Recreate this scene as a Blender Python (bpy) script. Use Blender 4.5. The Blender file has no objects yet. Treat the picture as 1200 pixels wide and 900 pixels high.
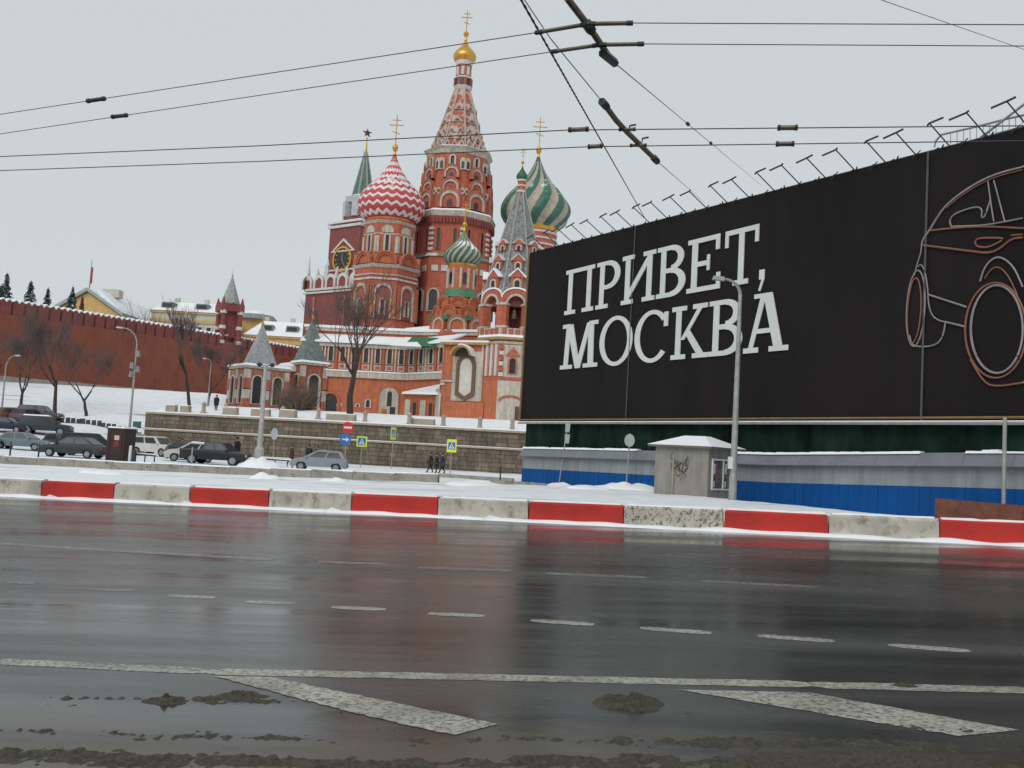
import bpy, math, random
from mathutils import Vector, Matrix, noise
rnd = random.Random(7)
scene = bpy.context.scene
COL = scene.collection

# ------------------------------------------------------------------ camera
F, PITCH, ROLL, CAMH = 1100.0, math.radians(4.279), math.radians(3.2555), 1.6
cam_d = bpy.data.cameras.new('camera')
cam_d.sensor_width = 36.0
cam_d.lens = 36.0 * F / 1200.0
cam_d.clip_end = 6000
cam_d.clip_start = 0.05
cam = bpy.data.objects.new('camera', cam_d)
COL.objects.link(cam)
cam.matrix_world = (Matrix.Translation((0, 0, CAMH)) @ Matrix.Rotation(math.radians(90) + PITCH, 4, 'X')
                    @ Matrix.Rotation(ROLL, 4, 'Z'))
scene.camera = cam

# ------------------------------------------------------------------ sky, sun, exposure
SUN_EL, SUN_AZ = math.radians(38), math.radians(205)
world = bpy.data.worlds.new('World')
scene.world = world
world.use_nodes = True
wn, wl = world.node_tree.nodes, world.node_tree.links
wn.clear()
w_out = wn.new('ShaderNodeOutputWorld')
w_bg = wn.new('ShaderNodeBackground')
w_sky = wn.new('ShaderNodeTexSky')
w_sky.sky_type = 'NISHITA'
w_sky.sun_disc = False
w_sky.sun_elevation = SUN_EL
w_sky.sun_rotation = SUN_AZ
w_mix = wn.new('ShaderNodeMix')
w_mix.data_type = 'RGBA'
w_mix.inputs[0].default_value = 0.93          # closed cloud cover over the clear sky
w_mix.inputs[7].default_value = (6.35, 6.75, 6.9, 1)
wl.new(w_sky.outputs[0], w_mix.inputs[6])
wl.new(w_mix.outputs[2], w_bg.inputs[0])
w_bg.inputs[1].default_value = 0.1
wl.new(w_bg.outputs[0], w_out.inputs[0])
sd = bpy.data.lights.new('sun', 'SUN')
sd.energy = 1.4
sd.angle = math.radians(45)
sd.color = (1.0, 0.97, 0.93)
sun = bpy.data.objects.new('sun', sd)
COL.objects.link(sun)
sdir = Vector((math.sin(SUN_AZ) * math.cos(SUN_EL), math.cos(SUN_AZ) * math.cos(SUN_EL), math.sin(SUN_EL)))
sun.rotation_euler = sdir.to_track_quat('Z', 'Y').to_euler()
sun.location = (0, -20, 60)
scene.view_settings.view_transform = 'Standard'
scene.view_settings.look = 'None'
scene.view_settings.gamma = 1
scene.view_settings.exposure = 0.0
scene.view_settings.use_curve_mapping = False

# ------------------------------------------------------------------ pixel helpers (1200 x 900 photograph)
CR, SR, CP, SP = math.cos(ROLL), math.sin(ROLL), math.cos(PITCH), math.sin(PITCH)
def ray(x, y):
    a, b = x - 600.0, 450.0 - y
    u, v = a * CR - b * SR, a * SR + b * CR
    return Vector((u, F * CP - v * SP, F * SP + v * CP))
def at(x, y, D):
    d = ray(x, y)
    return Vector((0, 0, CAMH)) + d * (D / d.y)
def proj(p):
    dx, dy, dz = p[0], p[1], p[2] - CAMH
    zc = dy * CP + dz * SP
    yc = -dy * SP + dz * CP
    u, v = F * dx / zc, F * yc / zc
    return 600 + u * CR + v * SR, 450 - (-u * SR + v * CR)
def zat(X, Y, ypx):
    lo, hi = -60.0, 160.0
    for _ in range(50):
        m = (lo + hi) / 2
        if proj((X, Y, m))[1] > ypx: lo = m
        else: hi = m
    return lo
def at_z(x, y, z):
    d = ray(x, y)
    return Vector((0, 0, CAMH)) + d * ((z - CAMH) / d.z)
SLOPE = 0.0254
def on_road(x, y, up=0.0):
    d = ray(x, y)
    t = -CAMH / (d.z - SLOPE * d.x)
    p = Vector((0, 0, CAMH)) + d * t
    return Vector((p.x, p.y, SLOPE * p.x + up))

# ------------------------------------------------------------------ materials
MATS = {}
def mat(name, col, rough=0.8, var=0.25, scale=1.5, bump=0.0, bscale=20.0, metal=0.0, snow=None, col2=None,
        spec=0.5, streak=0.0, stretch=(1, 1, 1), emit=0.0):
    """procedural material: base colour broken up by noise, optional second colour, streaks, bump and lying snow"""
    if name in MATS: return MATS[name]
    m = bpy.data.materials.new(name)
    m.use_nodes = True
    N, L = m.node_tree.nodes, m.node_tree.links
    b = N['Principled BSDF']
    b.inputs['Roughness'].default_value = rough
    b.inputs['Metallic'].default_value = metal
    b.inputs['Specular IOR Level'].default_value = spec
    geo = N.new('ShaderNodeNewGeometry')
    mp = N.new('ShaderNodeMapping')
    mp.inputs['Scale'].default_value = stretch
    L.new(geo.outputs['Position'], mp.inputs[0])
    nz = N.new('ShaderNodeTexNoise')
    nz.inputs['Scale'].default_value = scale
    nz.inputs['Detail'].default_value = 6
    nz.inputs['Roughness'].default_value = 0.65
    L.new(mp.outputs[0], nz.inputs['Vector'])
    ramp = N.new('ShaderNodeValToRGB')
    ramp.color_ramp.elements[0].position = 0.3
    ramp.color_ramp.elements[1].position = 0.7
    c2 = col2 if col2 else tuple(min(1, c * (1 + var)) for c in col)
    c1 = tuple(c * (1 - var) for c in col)
    ramp.color_ramp.elements[0].color = (*c1, 1)
    ramp.color_ramp.elements[1].color = (*c2, 1)
    L.new(nz.outputs['Fac'], ramp.inputs[0])
    last = ramp.outputs[0]
    if streak:
        mp2 = N.new('ShaderNodeMapping')
        mp2.inputs['Scale'].default_value = (2.2, 2.2, 0.18)
        L.new(geo.outputs['Position'], mp2.inputs[0])
        n2 = N.new('ShaderNodeTexNoise')
        n2.inputs['Scale'].default_value = 1.6
        n2.inputs['Detail'].default_value = 5
        L.new(mp2.outputs[0], n2.inputs['Vector'])
        r2 = N.new('ShaderNodeValToRGB')
        r2.color_ramp.elements[0].position = 0.35
        r2.color_ramp.elements[1].position = 0.62
        k = 1 - streak
        r2.color_ramp.elements[0].color = (k, k, k, 1)
        r2.color_ramp.elements[1].color = (1, 1, 1, 1)
        L.new(n2.outputs['Fac'], r2.inputs[0])
        mx = N.new('ShaderNodeMix')
        mx.data_type = 'RGBA'
        mx.blend_type = 'MULTIPLY'
        mx.inputs[0].default_value = 1
        L.new(last, mx.inputs[6])
        L.new(r2.outputs[0], mx.inputs[7])
        last = mx.outputs[2]
    if snow is not None:
        sx = N.new('ShaderNodeSeparateXYZ')
        L.new(geo.outputs['Normal'], sx.inputs[0])
        n3 = N.new('ShaderNodeTexNoise')
        n3.inputs['Scale'].default_value = 0.9
        n3.inputs['Detail'].default_value = 5
        L.new(geo.outputs['Position'], n3.inputs['Vector'])
        ad = N.new('ShaderNodeMath')
        ad.operation = 'MULTIPLY_ADD'
        ad.inputs[1].default_value = 0.55
        L.new(n3.outputs['Fac'], ad.inputs[0])
        L.new(sx.outputs[2], ad.inputs[2])
        r3 = N.new('ShaderNodeMapRange')
        r3.inputs['From Min'].default_value = snow + 0.22
        r3.inputs['From Max'].default_value = snow + 0.34
        L.new(ad.outputs[0], r3.inputs['Value'])
        mx = N.new('ShaderNodeMix')
        mx.data_type = 'RGBA'
        L.new(r3.outputs[0], mx.inputs[0])
        L.new(last, mx.inputs[6])
        mx.inputs[7].default_value = (0.78, 0.81, 0.84, 1)
        last = mx.outputs[2]
    L.new(last, b.inputs['Base Color'])
    if emit:
        L.new(last, b.inputs['Emission Color'])
        b.inputs['Emission Strength'].default_value = emit
    if bump:
        nb = N.new('ShaderNodeTexNoise')
        nb.inputs['Scale'].default_value = bscale
        nb.inputs['Detail'].default_value = 4
        L.new(mp.outputs[0], nb.inputs['Vector'])
        bp = N.new('ShaderNodeBump')
        bp.inputs['Strength'].default_value = bump
        bp.inputs['Distance'].default_value = 0.02
        L.new(nb.outputs['Fac'], bp.inputs['Height'])
        L.new(bp.outputs[0], b.inputs['Normal'])
    MATS[name] = m
    return m

SNOW = mat('snow', (0.80, 0.83, 0.86), 0.75, 0.05, 0.6, 0.5, 6)
BRICK = mat('cathedral_brick', (0.45, 0.118, 0.066), 0.85, 0.2, 2.0, 0.3, 14, streak=0.22)
BRICKO = mat('orange_brick', (0.47, 0.145, 0.068), 0.85, 0.18, 2.0, 0.3, 14, streak=0.2)
BRICKT = mat('tower_brick', (0.41, 0.125, 0.08), 0.85, 0.25, 1.5, 0.3, 14, streak=0.3)
CREAM = mat('cream_limewash', (0.52, 0.47, 0.40), 0.85, 0.16, 2.5, streak=0.3)
WHITE = mat('white_stone', (0.60, 0.58, 0.55), 0.85, 0.12, 2.5, streak=0.2)
DARK = mat('dark_opening', (0.02, 0.02, 0.024), 0.35, 0.3, 1)
GOLD = mat('gilding', (0.62, 0.36, 0.07), 0.38, 0.15, 2, metal=0.75)
GREENP = mat('green_roof_paint', (0.05, 0.19, 0.10), 0.6, 0.3, 1.5, snow=0.72)
GREEND = mat('dome_green', (0.035, 0.125, 0.085), 0.5, 0.25, 1.5, snow=0.74)
BEIGE = mat('dome_beige', (0.38, 0.33, 0.25), 0.6, 0.2, 1.5, snow=0.74)
DRED = mat('dome_red', (0.46, 0.055, 0.055), 0.6, 0.2, 1.5, snow=0.72)
DWHITE = mat('dome_white', (0.66, 0.64, 0.64), 0.6, 0.1, 1.5)
ROOFG = mat('grey_roof_tile', (0.30, 0.31, 0.31), 0.8, 0.35, 2.6, 0.4, 9, snow=0.62)
ROOFB = mat('bell_tent_tile', (0.13, 0.13, 0.13), 0.8, 0.5, 2.6, 0.5, 7, col2=(0.34, 0.34, 0.34))
SPIREG = mat('spire_green_tile', (0.09, 0.14, 0.12), 0.7, 0.4, 1.2, snow=0.5)
KBRICK = mat('fortress_brick', (0.235, 0.068, 0.043), 0.9, 0.12, 0.35, 0.3, 8, col2=(0.275, 0.088, 0.05), streak=0.14)
KBRICK2 = mat('fortress_tower_brick', (0.225, 0.066, 0.058), 0.9, 0.2, 0.6, 0.3, 8, streak=0.2)
OCHRE = mat('ochre_plaster', (0.55, 0.36, 0.14), 0.85, 0.12, 0.8)
PALE = mat('pale_plaster', (0.5, 0.49, 0.42), 0.85, 0.12, 0.8)
STONE = mat('brown_stone', (0.165, 0.13, 0.095), 0.9, 0.3, 0.45, 0.6, 5, col2=(0.20, 0.165, 0.118), streak=0.35)
STONE2 = mat('dark_stone', (0.14, 0.109, 0.08), 0.9, 0.3, 0.7, 0.6, 5, streak=0.3)
STONE3 = mat('light_stone', (0.2, 0.16, 0.118), 0.9, 0.3, 0.7, 0.6, 5, streak=0.3)
GRANITE = mat('beige_granite', (0.33, 0.285, 0.225), 0.85, 0.2, 2, 0.3, 20, snow=0.75)
CONC = mat('concrete', (0.33, 0.315, 0.28), 0.9, 0.25, 1.8, 0.5, 30, streak=0.2)
BARK = mat('bark', (0.045, 0.035, 0.03), 0.95, 0.4, 3, 0.5, 12)
TWIG = mat('twigs', (0.105, 0.08, 0.075), 0.95, 0.3, 3)
NEEDLE = mat('spruce_needles', (0.035, 0.055, 0.05), 0.9, 0.5, 2.0, snow=0.80)
STEEL = mat('galvanised_steel', (0.30, 0.31, 0.30), 0.5, 0.2, 3, metal=0.3)
DSTEEL = mat('dark_steel', (0.035, 0.035, 0.037), 0.55, 0.3, 3, metal=0.2)
WIREM = mat('wire_metal', (0.075, 0.08, 0.085), 0.5, 0.2, 3, metal=0.3)
BLACKR = mat('black_rubber', (0.015, 0.015, 0.016), 0.8, 0.3, 6)
INSUL = mat('insulator_bar', (0.17, 0.145, 0.10), 0.6, 0.4, 9)
BANNER = mat('banner_black', (0.0135, 0.0112, 0.0112), 0.75, 0.25, 0.25, 0.2, 0.8, stretch=(1, 1, 0.3), spec=0.12)
LETTER = mat('letter_white', (0.56, 0.585, 0.565), 0.7, 0.06, 0.8)
COPPER = mat('line_copper', (0.23, 0.085, 0.05), 0.6, 0.25, 1.5)
LGREY = mat('line_grey', (0.24, 0.22, 0.22), 0.6, 0.25, 1.5)
NET = mat('green_netting', (0.004, 0.009, 0.007), 0.95, 0.6, 0.75, 0.8, 2.5, stretch=(1, 1, 0.4), col2=(0.016, 0.042, 0.03), spec=.1)
FGREY = mat('fence_grey', (0.26, 0.29, 0.305), 0.7, 0.14, 0.5, streak=0.2, spec=.3)
FGREY2 = mat('visor_grey', (0.155, 0.165, 0.19), 0.6, 0.15, 0.8)
FBLUE = mat('fence_blue', (0.001, 0.068, 0.25), 0.7, 0.12, 0.5, streak=0.15, spec=.2)
KIOSKM = mat('kiosk_sheet', (0.245, 0.232, 0.205), 0.7, 0.14, 1.2, 0.2, 4, streak=0.25)
RUST = mat('rust_board', (0.16, 0.055, 0.03), 0.9, 0.4, 2.0, 0.3, 8)
PAINTW = mat('frame_white', (0.62, 0.62, 0.60), 0.6, 0.1, 2)
YELLOWG = mat('sign_yellow', (0.62, 0.72, 0.03), 0.5, 0.05, 3)
SBLUE = mat('sign_blue', (0.015, 0.14, 0.42), 0.5, 0.08, 3)
SRED = mat('sign_red', (0.52, 0.015, 0.018), 0.5, 0.08, 3)
MAROON = mat('booth_maroon', (0.032, 0.010, 0.010), 0.6, 0.3, 3)
GLASS = mat('car_glass', (0.025, 0.032, 0.036), 0.12, 0.2, 2, spec=0.35)
RIM = mat('wheel_rim', (0.25, 0.25, 0.25), 0.4, 0.3, 8, metal=0.5)
MUD = mat('mud', (0.040, 0.032, 0.020), 0.6, 0.5, 28, 1.0, 90, col2=(0.085, 0.07, 0.046))
FLAGR = mat('flag_red', (0.35, 0.04, 0.05), 0.8, 0.1, 1)

def chipped(name, col, under, amount, scale=5.0, wet=0.5, soft=0.05, rough=0.7):
    """painted concrete: paint worn through to the under colour, grime streaks, damp foot"""
    m = bpy.data.materials.new(name)
    m.use_nodes = True
    N, L = m.node_tree.nodes, m.node_tree.links
    b = N['Principled BSDF']
    b.inputs['Roughness'].default_value = rough
    geo = N.new('ShaderNodeNewGeometry')
    n1 = N.new('ShaderNodeTexNoise')
    n1.inputs['Scale'].default_value = scale
    n1.inputs['Detail'].default_value = 8
    n1.inputs['Roughness'].default_value = 0.72
    L.new(geo.outputs['Position'], n1.inputs['Vector'])
    r1 = N.new('ShaderNodeValToRGB')
    r1.color_ramp.elements[0].position = amount
    r1.color_ramp.elements[1].position = amount + soft
    r1.color_ramp.elements[0].color = (*under, 1)
    r1.color_ramp.elements[1].color = (*col, 1)
    L.new(n1.outputs['Fac'], r1.inputs[0])
    n2 = N.new('ShaderNodeTexNoise')
    n2.inputs['Scale'].default_value = 1.3
    n2.inputs['Detail'].default_value = 6
    L.new(geo.outputs['Position'], n2.inputs['Vector'])
    r2 = N.new('ShaderNodeValToRGB')
    r2.color_ramp.elements[0].position = 0.3
    r2.color_ramp.elements[1].position = 0.6
    r2.color_ramp.elements[0].color = (wet, wet, wet, 1)
    r2.color_ramp.elements[1].color = (1, 1, 1, 1)
    L.new(n2.outputs['Fac'], r2.inputs[0])
    mx = N.new('ShaderNodeMix')
    mx.data_type = 'RGBA'
    mx.blend_type = 'MULTIPLY'
    mx.inputs[0].default_value = 1
    L.new(r1.outputs[0], mx.inputs[6])
    L.new(r2.outputs[0], mx.inputs[7])
    L.new(mx.outputs[2], b.inputs['Base Color'])
    bp = N.new('ShaderNodeBump')
    bp.inputs['Strength'].default_value = 0.5
    bp.inputs['Distance'].default_value = 0.02
    L.new(n1.outputs['Fac'], bp.inputs['Height'])
    L.new(bp.outputs[0], b.inputs['Normal'])
    MATS[name] = m
    return m
KRED = chipped('kerb_red', (0.50, 0.022, 0.014), (0.27, 0.06, 0.045), 0.33, 7, 0.72, .1)
KWHITE = chipped('kerb_white', (0.52, 0.49, 0.42), (0.27, 0.245, 0.20), 0.34, 4, 0.66, .16)
KSPECK = chipped('kerb_white_speckled', (0.50, 0.47, 0.40), (0.13, 0.12, 0.10), 0.42, 13, 0.8, .08)
PARAP = chipped('parapet_concrete', (0.30, 0.28, 0.235), (0.13, 0.118, 0.095), 0.38, 4, 0.6)
LINE = chipped('road_paint', (0.44, 0.425, 0.37), (0.10, 0.098, 0.09), 0.40, 26, 0.55, .14, .4)
LINEW = chipped('road_paint_worn', (0.30, 0.295, 0.265), (0.07, 0.07, 0.066), 0.44, 14, 0.6, .2, .35)

def road_material():
    m = bpy.data.materials.new('wet_asphalt')
    m.use_nodes = True
    N, L = m.node_tree.nodes, m.node_tree.links
    b = N['Principled BSDF']
    geo = N.new('ShaderNodeNewGeometry')
    def nz(scale, stretch, detail=5, rough=0.6):
        mp = N.new('ShaderNodeMapping')
        mp.inputs['Scale'].default_value = stretch
        mp.inputs['Rotation'].default_value = (0, 0, math.radians(8))
        L.new(geo.outputs['Position'], mp.inputs[0])
        t = N.new('ShaderNodeTexNoise')
        t.inputs['Scale'].default_value = scale
        t.inputs['Detail'].default_value = detail
        t.inputs['Roughness'].default_value = rough
        L.new(mp.outputs[0], t.inputs['Vector'])
        return t.outputs['Fac']
    def ramp(fac, p0, c0, p1, c1):
        r = N.new('ShaderNodeValToRGB')
        r.color_ramp.elements[0].position = p0
        r.color_ramp.elements[1].position = p1
        r.color_ramp.elements[0].color = (*c0, 1)
        r.color_ramp.elements[1].color = (*c1, 1)
        L.new(fac, r.inputs[0])
        return r.outputs[0]
    big = nz(0.55, (0.22, 1.0, 1), 6)
    fine = nz(60, (1, 1, 1), 3)
    col = ramp(big, 0.32, (0.022, 0.024, 0.024), 0.70, (0.075, 0.078, 0.075))
    mx = N.new('ShaderNodeMix')
    mx.data_type = 'RGBA'
    mx.blend_type = 'MULTIPLY'
    mx.inputs[0].default_value = 1
    L.new(col, mx.inputs[6])
    L.new(ramp(fine, 0.3, (0.6, 0.6, 0.6), 0.7, (1.3, 1.3, 1.28)), mx.inputs[7])
    # thin brown slurry dragged along the near edge: streaked patches with their own outline
    sep = N.new('ShaderNodeSeparateXYZ')
    L.new(geo.outputs['Position'], sep.inputs[0])
    edge = N.new('ShaderNodeMapRange')
    edge.inputs['From Min'].default_value = 6.3
    edge.inputs['From Max'].default_value = 4.9
    edge.inputs['To Min'].default_value = -0.22
    edge.inputs['To Max'].default_value = 0.16
    L.new(sep.outputs[1], edge.inputs['Value'])
    sm = N.new('ShaderNodeMath')
    sm.operation = 'ADD'
    L.new(nz(2.4, (0.3, 1.0, 1), 8, 0.72), sm.inputs[0])
    L.new(edge.outputs[0], sm.inputs[1])
    mask = ramp(sm.outputs[0], 0.46, (0, 0, 0), 0.62, (1, 1, 1))
    mx2 = N.new('ShaderNodeMix')
    mx2.data_type = 'RGBA'
    L.new(mask, mx2.inputs[0])
    L.new(mx.outputs[2], mx2.inputs[6])
    mx2.inputs[7].default_value = (0.062, 0.050, 0.033, 1)
    L.new(mx2.outputs[2], b.inputs['Base Color'])
    rr = ramp(nz(0.8, (0.10, 1.0, 1), 6, 0.65), 0.36, (0.07, 0.07, 0.07), 0.68, (0.40, 0.40, 0.40))
    L.new(rr, b.inputs['Roughness'])
    b.inputs['IOR'].default_value = 1.42
    bp = N.new('ShaderNodeBump')
    bp.inputs['Strength'].default_value = 0.10
    bp.inputs['Distance'].default_value = 0.004
    L.new(fine, bp.inputs['Height'])
    bp2 = N.new('ShaderNodeBump')
    bp2.inputs['Strength'].default_value = 0.22
    bp2.inputs['Distance'].default_value = 0.02
    L.new(nz(1.6, (0.35, 1, 1), 4), bp2.inputs['Height'])
    L.new(bp.outputs[0], bp2.inputs['Normal'])
    L.new(bp2.outputs[0], b.inputs['Normal'])
    return m
ROAD = road_material()

# ------------------------------------------------------------------ mesh collector
class Fr:
    """a wall frame: o origin, u to the right, z up, n outwards"""
    def __init__(s, o, ang):
        s.o = Vector(o)
        s.n = Vector((math.cos(ang), math.sin(ang), 0))
        s.u = Vector((-math.sin(ang), math.cos(ang), 0))
    def p(s, a, b, d=0.0):
        return s.o + s.u * a + Vector((0, 0, b)) + s.n * d
class MB:
    def __init__(s):
        s.v, s.f, s.m = [], [], []
    def face(s, pts, m=0):
        i = len(s.v)
        s.v += [tuple(p) for p in pts]
        s.f.append(tuple(range(i, i + len(pts))))
        s.m.append(m)
    def hexa(s, b, t, m=0):
        """bottom and top quads, same winding (counter-clockwise from above)"""
        i = len(s.v)
        s.v += [tuple(p) for p in b] + [tuple(p) for p in t]
        n = len(b)
        s.f.append(tuple(i + n - 1 - k for k in range(n)))
        s.m.append(m)
        s.f.append(tuple(i + n + k for k in range(n)))
        s.m.append(m)
        for k in range(n):
            k2 = (k + 1) % n
            s.f.append((i + k, i + k2, i + n + k2, i + n + k))
            s.m.append(m)
        return s
    def box(s, c, d, rz=0.0, m=0, top=1.0, topy=None):
        x, y, z = d[0] / 2, d[1] / 2, d[2]
        cz, sz = math.cos(rz), math.sin(rz)
        ty = top if topy is None else topy
        q = [(-x, -y), (x, -y), (x, y), (-x, y)]
        f = lambda a, b, h: (c[0] + a * cz - b * sz, c[1] + a * sz + b * cz, c[2] + h)
        return s.hexa([f(a, b, 0) for a, b in q], [f(a * top, b * ty, z) for a, b in q], m)
    def prism(s, poly, z0, z1, m=0):
        return s.hexa([(a, b, z0) for a, b in poly], [(a, b, z1) for a, b in poly], m)
    def frus(s, cx, cy, z0, z1, r0, r1, n=8, rot=0.0, m=0):
        c = [(math.cos(rot + 2 * math.pi * k / n), math.sin(rot + 2 * math.pi * k / n)) for k in range(n)]
        return s.hexa([(cx + r0 * a, cy + r0 * b, z0) for a, b in c], [(cx + r1 * a, cy + r1 * b, z1) for a, b in c], m)
    def lathe(s, cx, cy, prof, n=24, m=0, mf=None, rot=0.0, rf=None):
        i0 = len(s.v)
        for j, (z, r) in enumerate(prof):
            for k in range(n):
                a = rot + 2 * math.pi * k / n
                rr = r * (rf(k / n, j / (len(prof) - 1)) if rf else 1)
                s.v.append((cx + rr * math.cos(a), cy + rr * math.sin(a), z))
        for j in range(len(prof) - 1):
            for k in range(n):
                k2 = (k + 1) % n
                s.f.append((i0 + j * n + k, i0 + j * n + k2, i0 + (j + 1) * n + k2, i0 + (j + 1) * n + k))
                s.m.append(mf((k + 0.5) / n, (j + 0.5) / (len(prof) - 1)) if mf else m)
        for j, o in ((0, -1), (len(prof) - 1, 1)):
            idx = [i0 + j * n + k for k in range(n)]
            s.f.append(tuple(idx[::o]))
            s.m.append(m if not mf else mf(0.01, j / (len(prof) - 1) * .98))
        return s
    def tube(s, pts, r, n=6, m=0, r1=None):
        pts = [Vector(p) for p in pts]
        i0 = len(s.v)
        L = len(pts)
        for j, p in enumerate(pts):
            t = (pts[min(j + 1, L - 1)] - pts[max(j - 1, 0)])
            t = t.normalized() if t.length > 1e-9 else Vector((0, 0, 1))
            a = t.cross(Vector((0, 0, 1)) if abs(t.z) < 0.9 else Vector((1, 0, 0))).normalized()
            b = t.cross(a)
            rr = r if r1 is None else r + (r1 - r) * j / max(1, L - 1)
            for k in range(n):
                w = 2 * math.pi * k / n
                s.v.append(tuple(p + (a * math.cos(w) + b * math.sin(w)) * rr))
        for j in range(L - 1):
            for k in range(n):
                k2 = (k + 1) % n
                s.f.append((i0 + j * n + k, i0 + (j + 1) * n + k, i0 + (j + 1) * n + k2, i0 + j * n + k2))
                s.m.append(m)
        s.f.append(tuple(i0 + k for k in range(n)))
        s.m.append(m)
        s.f.append(tuple(i0 + (L - 1) * n + k for k in reversed(range(n))))
        s.m.append(m)
        return s
    def slab(s, fr, poly, d0, d1, m=0, back=False):
        i = len(s.v)
        n = len(poly)
        s.v += [tuple(fr.p(a, b, d0)) for a, b in poly] + [tuple(fr.p(a, b, d1)) for a, b in poly]
        s.f.append(tuple(i + n + k for k in range(n)))
        s.m.append(m)
        if back:
            s.f.append(tuple(i + n - 1 - k for k in range(n)))
            s.m.append(m)
        for k in range(n):
            k2 = (k + 1) % n
            s.f.append((i + k, i + k2, i + n + k2, i + n + k))
            s.m.append(m)
        return s
    def ring(s, fr, out, inn, d0, d1, m=0, closed=True):
        n = len(out)
        for k in range(n if closed else n - 1):
            k2 = (k + 1) % n
            o0, o1, a0, a1 = out[k], out[k2], inn[k], inn[k2]
            s.face([fr.p(*o0, d1), fr.p(*o1, d1), fr.p(*a1, d1), fr.p(*a0, d1)], m)
            s.face([fr.p(*o0, d0), fr.p(*o1, d0), fr.p(*o1, d1), fr.p(*o0, d1)], m)
            s.face([fr.p(*a1, d0), fr.p(*a0, d0), fr.p(*a0, d1), fr.p(*a1, d1)], m)
        if not closed:
            for k in (0, n - 1):
                s.face([fr.p(*out[k], d0), fr.p(*inn[k], d0), fr.p(*inn[k], d1), fr.p(*out[k], d1)], m)
        return s
    def build(s, name, mats, parent=None, origin=None, smooth=False, kind=None):
        if not isinstance(mats, (list, tuple)): mats = [mats]
        o = Vector(ORIG.get(parent.name, (0, 0, 0))) if parent else Vector(origin or (0, 0, 0))
        me = bpy.data.meshes.new(name)
        me.from_pydata([(x - o.x, y - o.y, z - o.z) for x, y, z in s.v], [], s.f)
        for mm in mats: me.materials.append(mm)
        if len(mats) > 1: me.polygons.foreach_set('material_index', s.m)
        if smooth: me.polygons.foreach_set('use_smooth', [True] * len(s.f))
        me.update()
        ob = bpy.data.objects.new(name, me)
        COL.objects.link(ob)
        if parent:
            ob.parent = parent
            ORIG[ob.name] = tuple(o)
        else:
            ob.location = o
            ORIG[ob.name] = tuple(o)
        if kind: ob['kind'] = kind
        return ob
ORIG = {}
def tag(o, label=None, cat=None, group=None, kind=None):
    if label: o['label'] = label
    if cat: o['category'] = cat
    if group: o['group'] = group
    if kind: o['kind'] = kind
    return o
def thing(name, loc, label, cat, group=None, rz=0.0):
    o = bpy.data.objects.new(name, None)
    o.empty_display_size = 0.3
    COL.objects.link(o)
    o.location = loc
    o.rotation_euler = (0, 0, rz)
    # parts of an unturned thing are given in world space, parts of a turned one in its own space
    ORIG[o.name] = tuple(loc) if rz == 0 else (0, 0, 0)
    return tag(o, label, cat, group)
def local_thing(name, loc, label, cat, group=None, rz=0.0):
    o = thing(name, loc, label, cat, group, rz)
    ORIG[o.name] = (0, 0, 0)
    return o
def share(name, src, parent, loc=(0, 0, 0), rz=0.0):
    """another piece with the same mesh data"""
    o = bpy.data.objects.new(name, src.data)
    COL.objects.link(o)
    o.parent = parent
    o.location = loc
    o.rotation_euler = (0, 0, rz)
    return o
def arch(w, h, cx=0.0, z0=0.0, k=8, keel=0.0):
    pts = [(cx - w / 2, z0), (cx + w / 2, z0)]
    c = z0 + h - w / 2
    for i in range(k + 1):
        a = math.pi * i / k
        lift = keel * max(0, 1 - abs(a - math.pi / 2) / 0.55) ** 2
        pts.append((cx + w / 2 * math.cos(a), c + w / 2 * math.sin(a) + lift))
    return pts
def rect(x0, z0, x1, z1):
    return [(x0, z0), (x1, z0), (x1, z1), (x0, z1)]
def ss(a, b, x):
    t = max(0.0, min(1.0, (x - a) / (b - a)))
    return t * t * (3 - 2 * t)
def lerp(tab, x):
    if x <= tab[0][0]: return tab[0][1]
    for (a, va), (b, vb) in zip(tab, tab[1:]):
        if x <= b: return va + (vb - va) * (x - a) / (b - a)
    return tab[-1][1]
def n3(x, y, z=0.0):
    return noise.noise(Vector((x, y, z)))

# ================================================================== GROUND
KX0, KL, KY0, KM, KH = -12.616, 2.2052, 22.888, -0.2465, 0.49
KANG = math.atan(KM)
def kerb_y(x): return KY0 + KM * x
WALL_A, WALL_B = Vector((-40.0, 103.5)), Vector((18.0, 93.2))    # retaining wall, left and right end
def wall_y(x): return WALL_A.y + (WALL_B.y - WALL_A.y) * (x - WALL_A.x) / (WALL_B.x - WALL_A.x)
HILL = [(70, -0.38), (82, 0.0), (92, 1.4), (100, 2.1), (112, 2.6), (128, 5.6), (150, 8.6), (185, 9.2), (400, 11), (3000, 12)]
def hgt(x, y):
    xr = max(-60.0, min(60.0, x))
    z = SLOPE * xr
    yb = 48 - 21 * ss(4, 16, x)
    z = z + (-0.38 - z) * ss(yb, yb + 14, y)
    wx = 1 - ss(-47, -34, x)
    z = z + (lerp(HILL, y) - z) * wx * ss(68, 74, y)
    d = y - kerb_y(xr)
    if d < 0.1: z -= 0.12
    else:
        z += (0.33 - .13 * ss(-2, 6, x)) * (1 - ss(0.6, 5.0, d)) + 0.05 * n3(x * 0.5, y * 0.5) * ss(0.1, 1, d)
    return z
def axis(lo, hi, step, far):
    a = []
    v = lo
    while v <= hi + 1e-6:
        a.append(v)
        v += step
    s = step
    l, h = [], []
    v = lo
    while v > -far:
        s *= 1.5
        v -= s
        l.append(v)
    s = step
    v = hi
    while v < far:
        s *= 1.5
        v += s
        h.append(v)
    return l[::-1] + a + h
ax_x = axis(-60, 40, 0.8, 2500)
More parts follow.
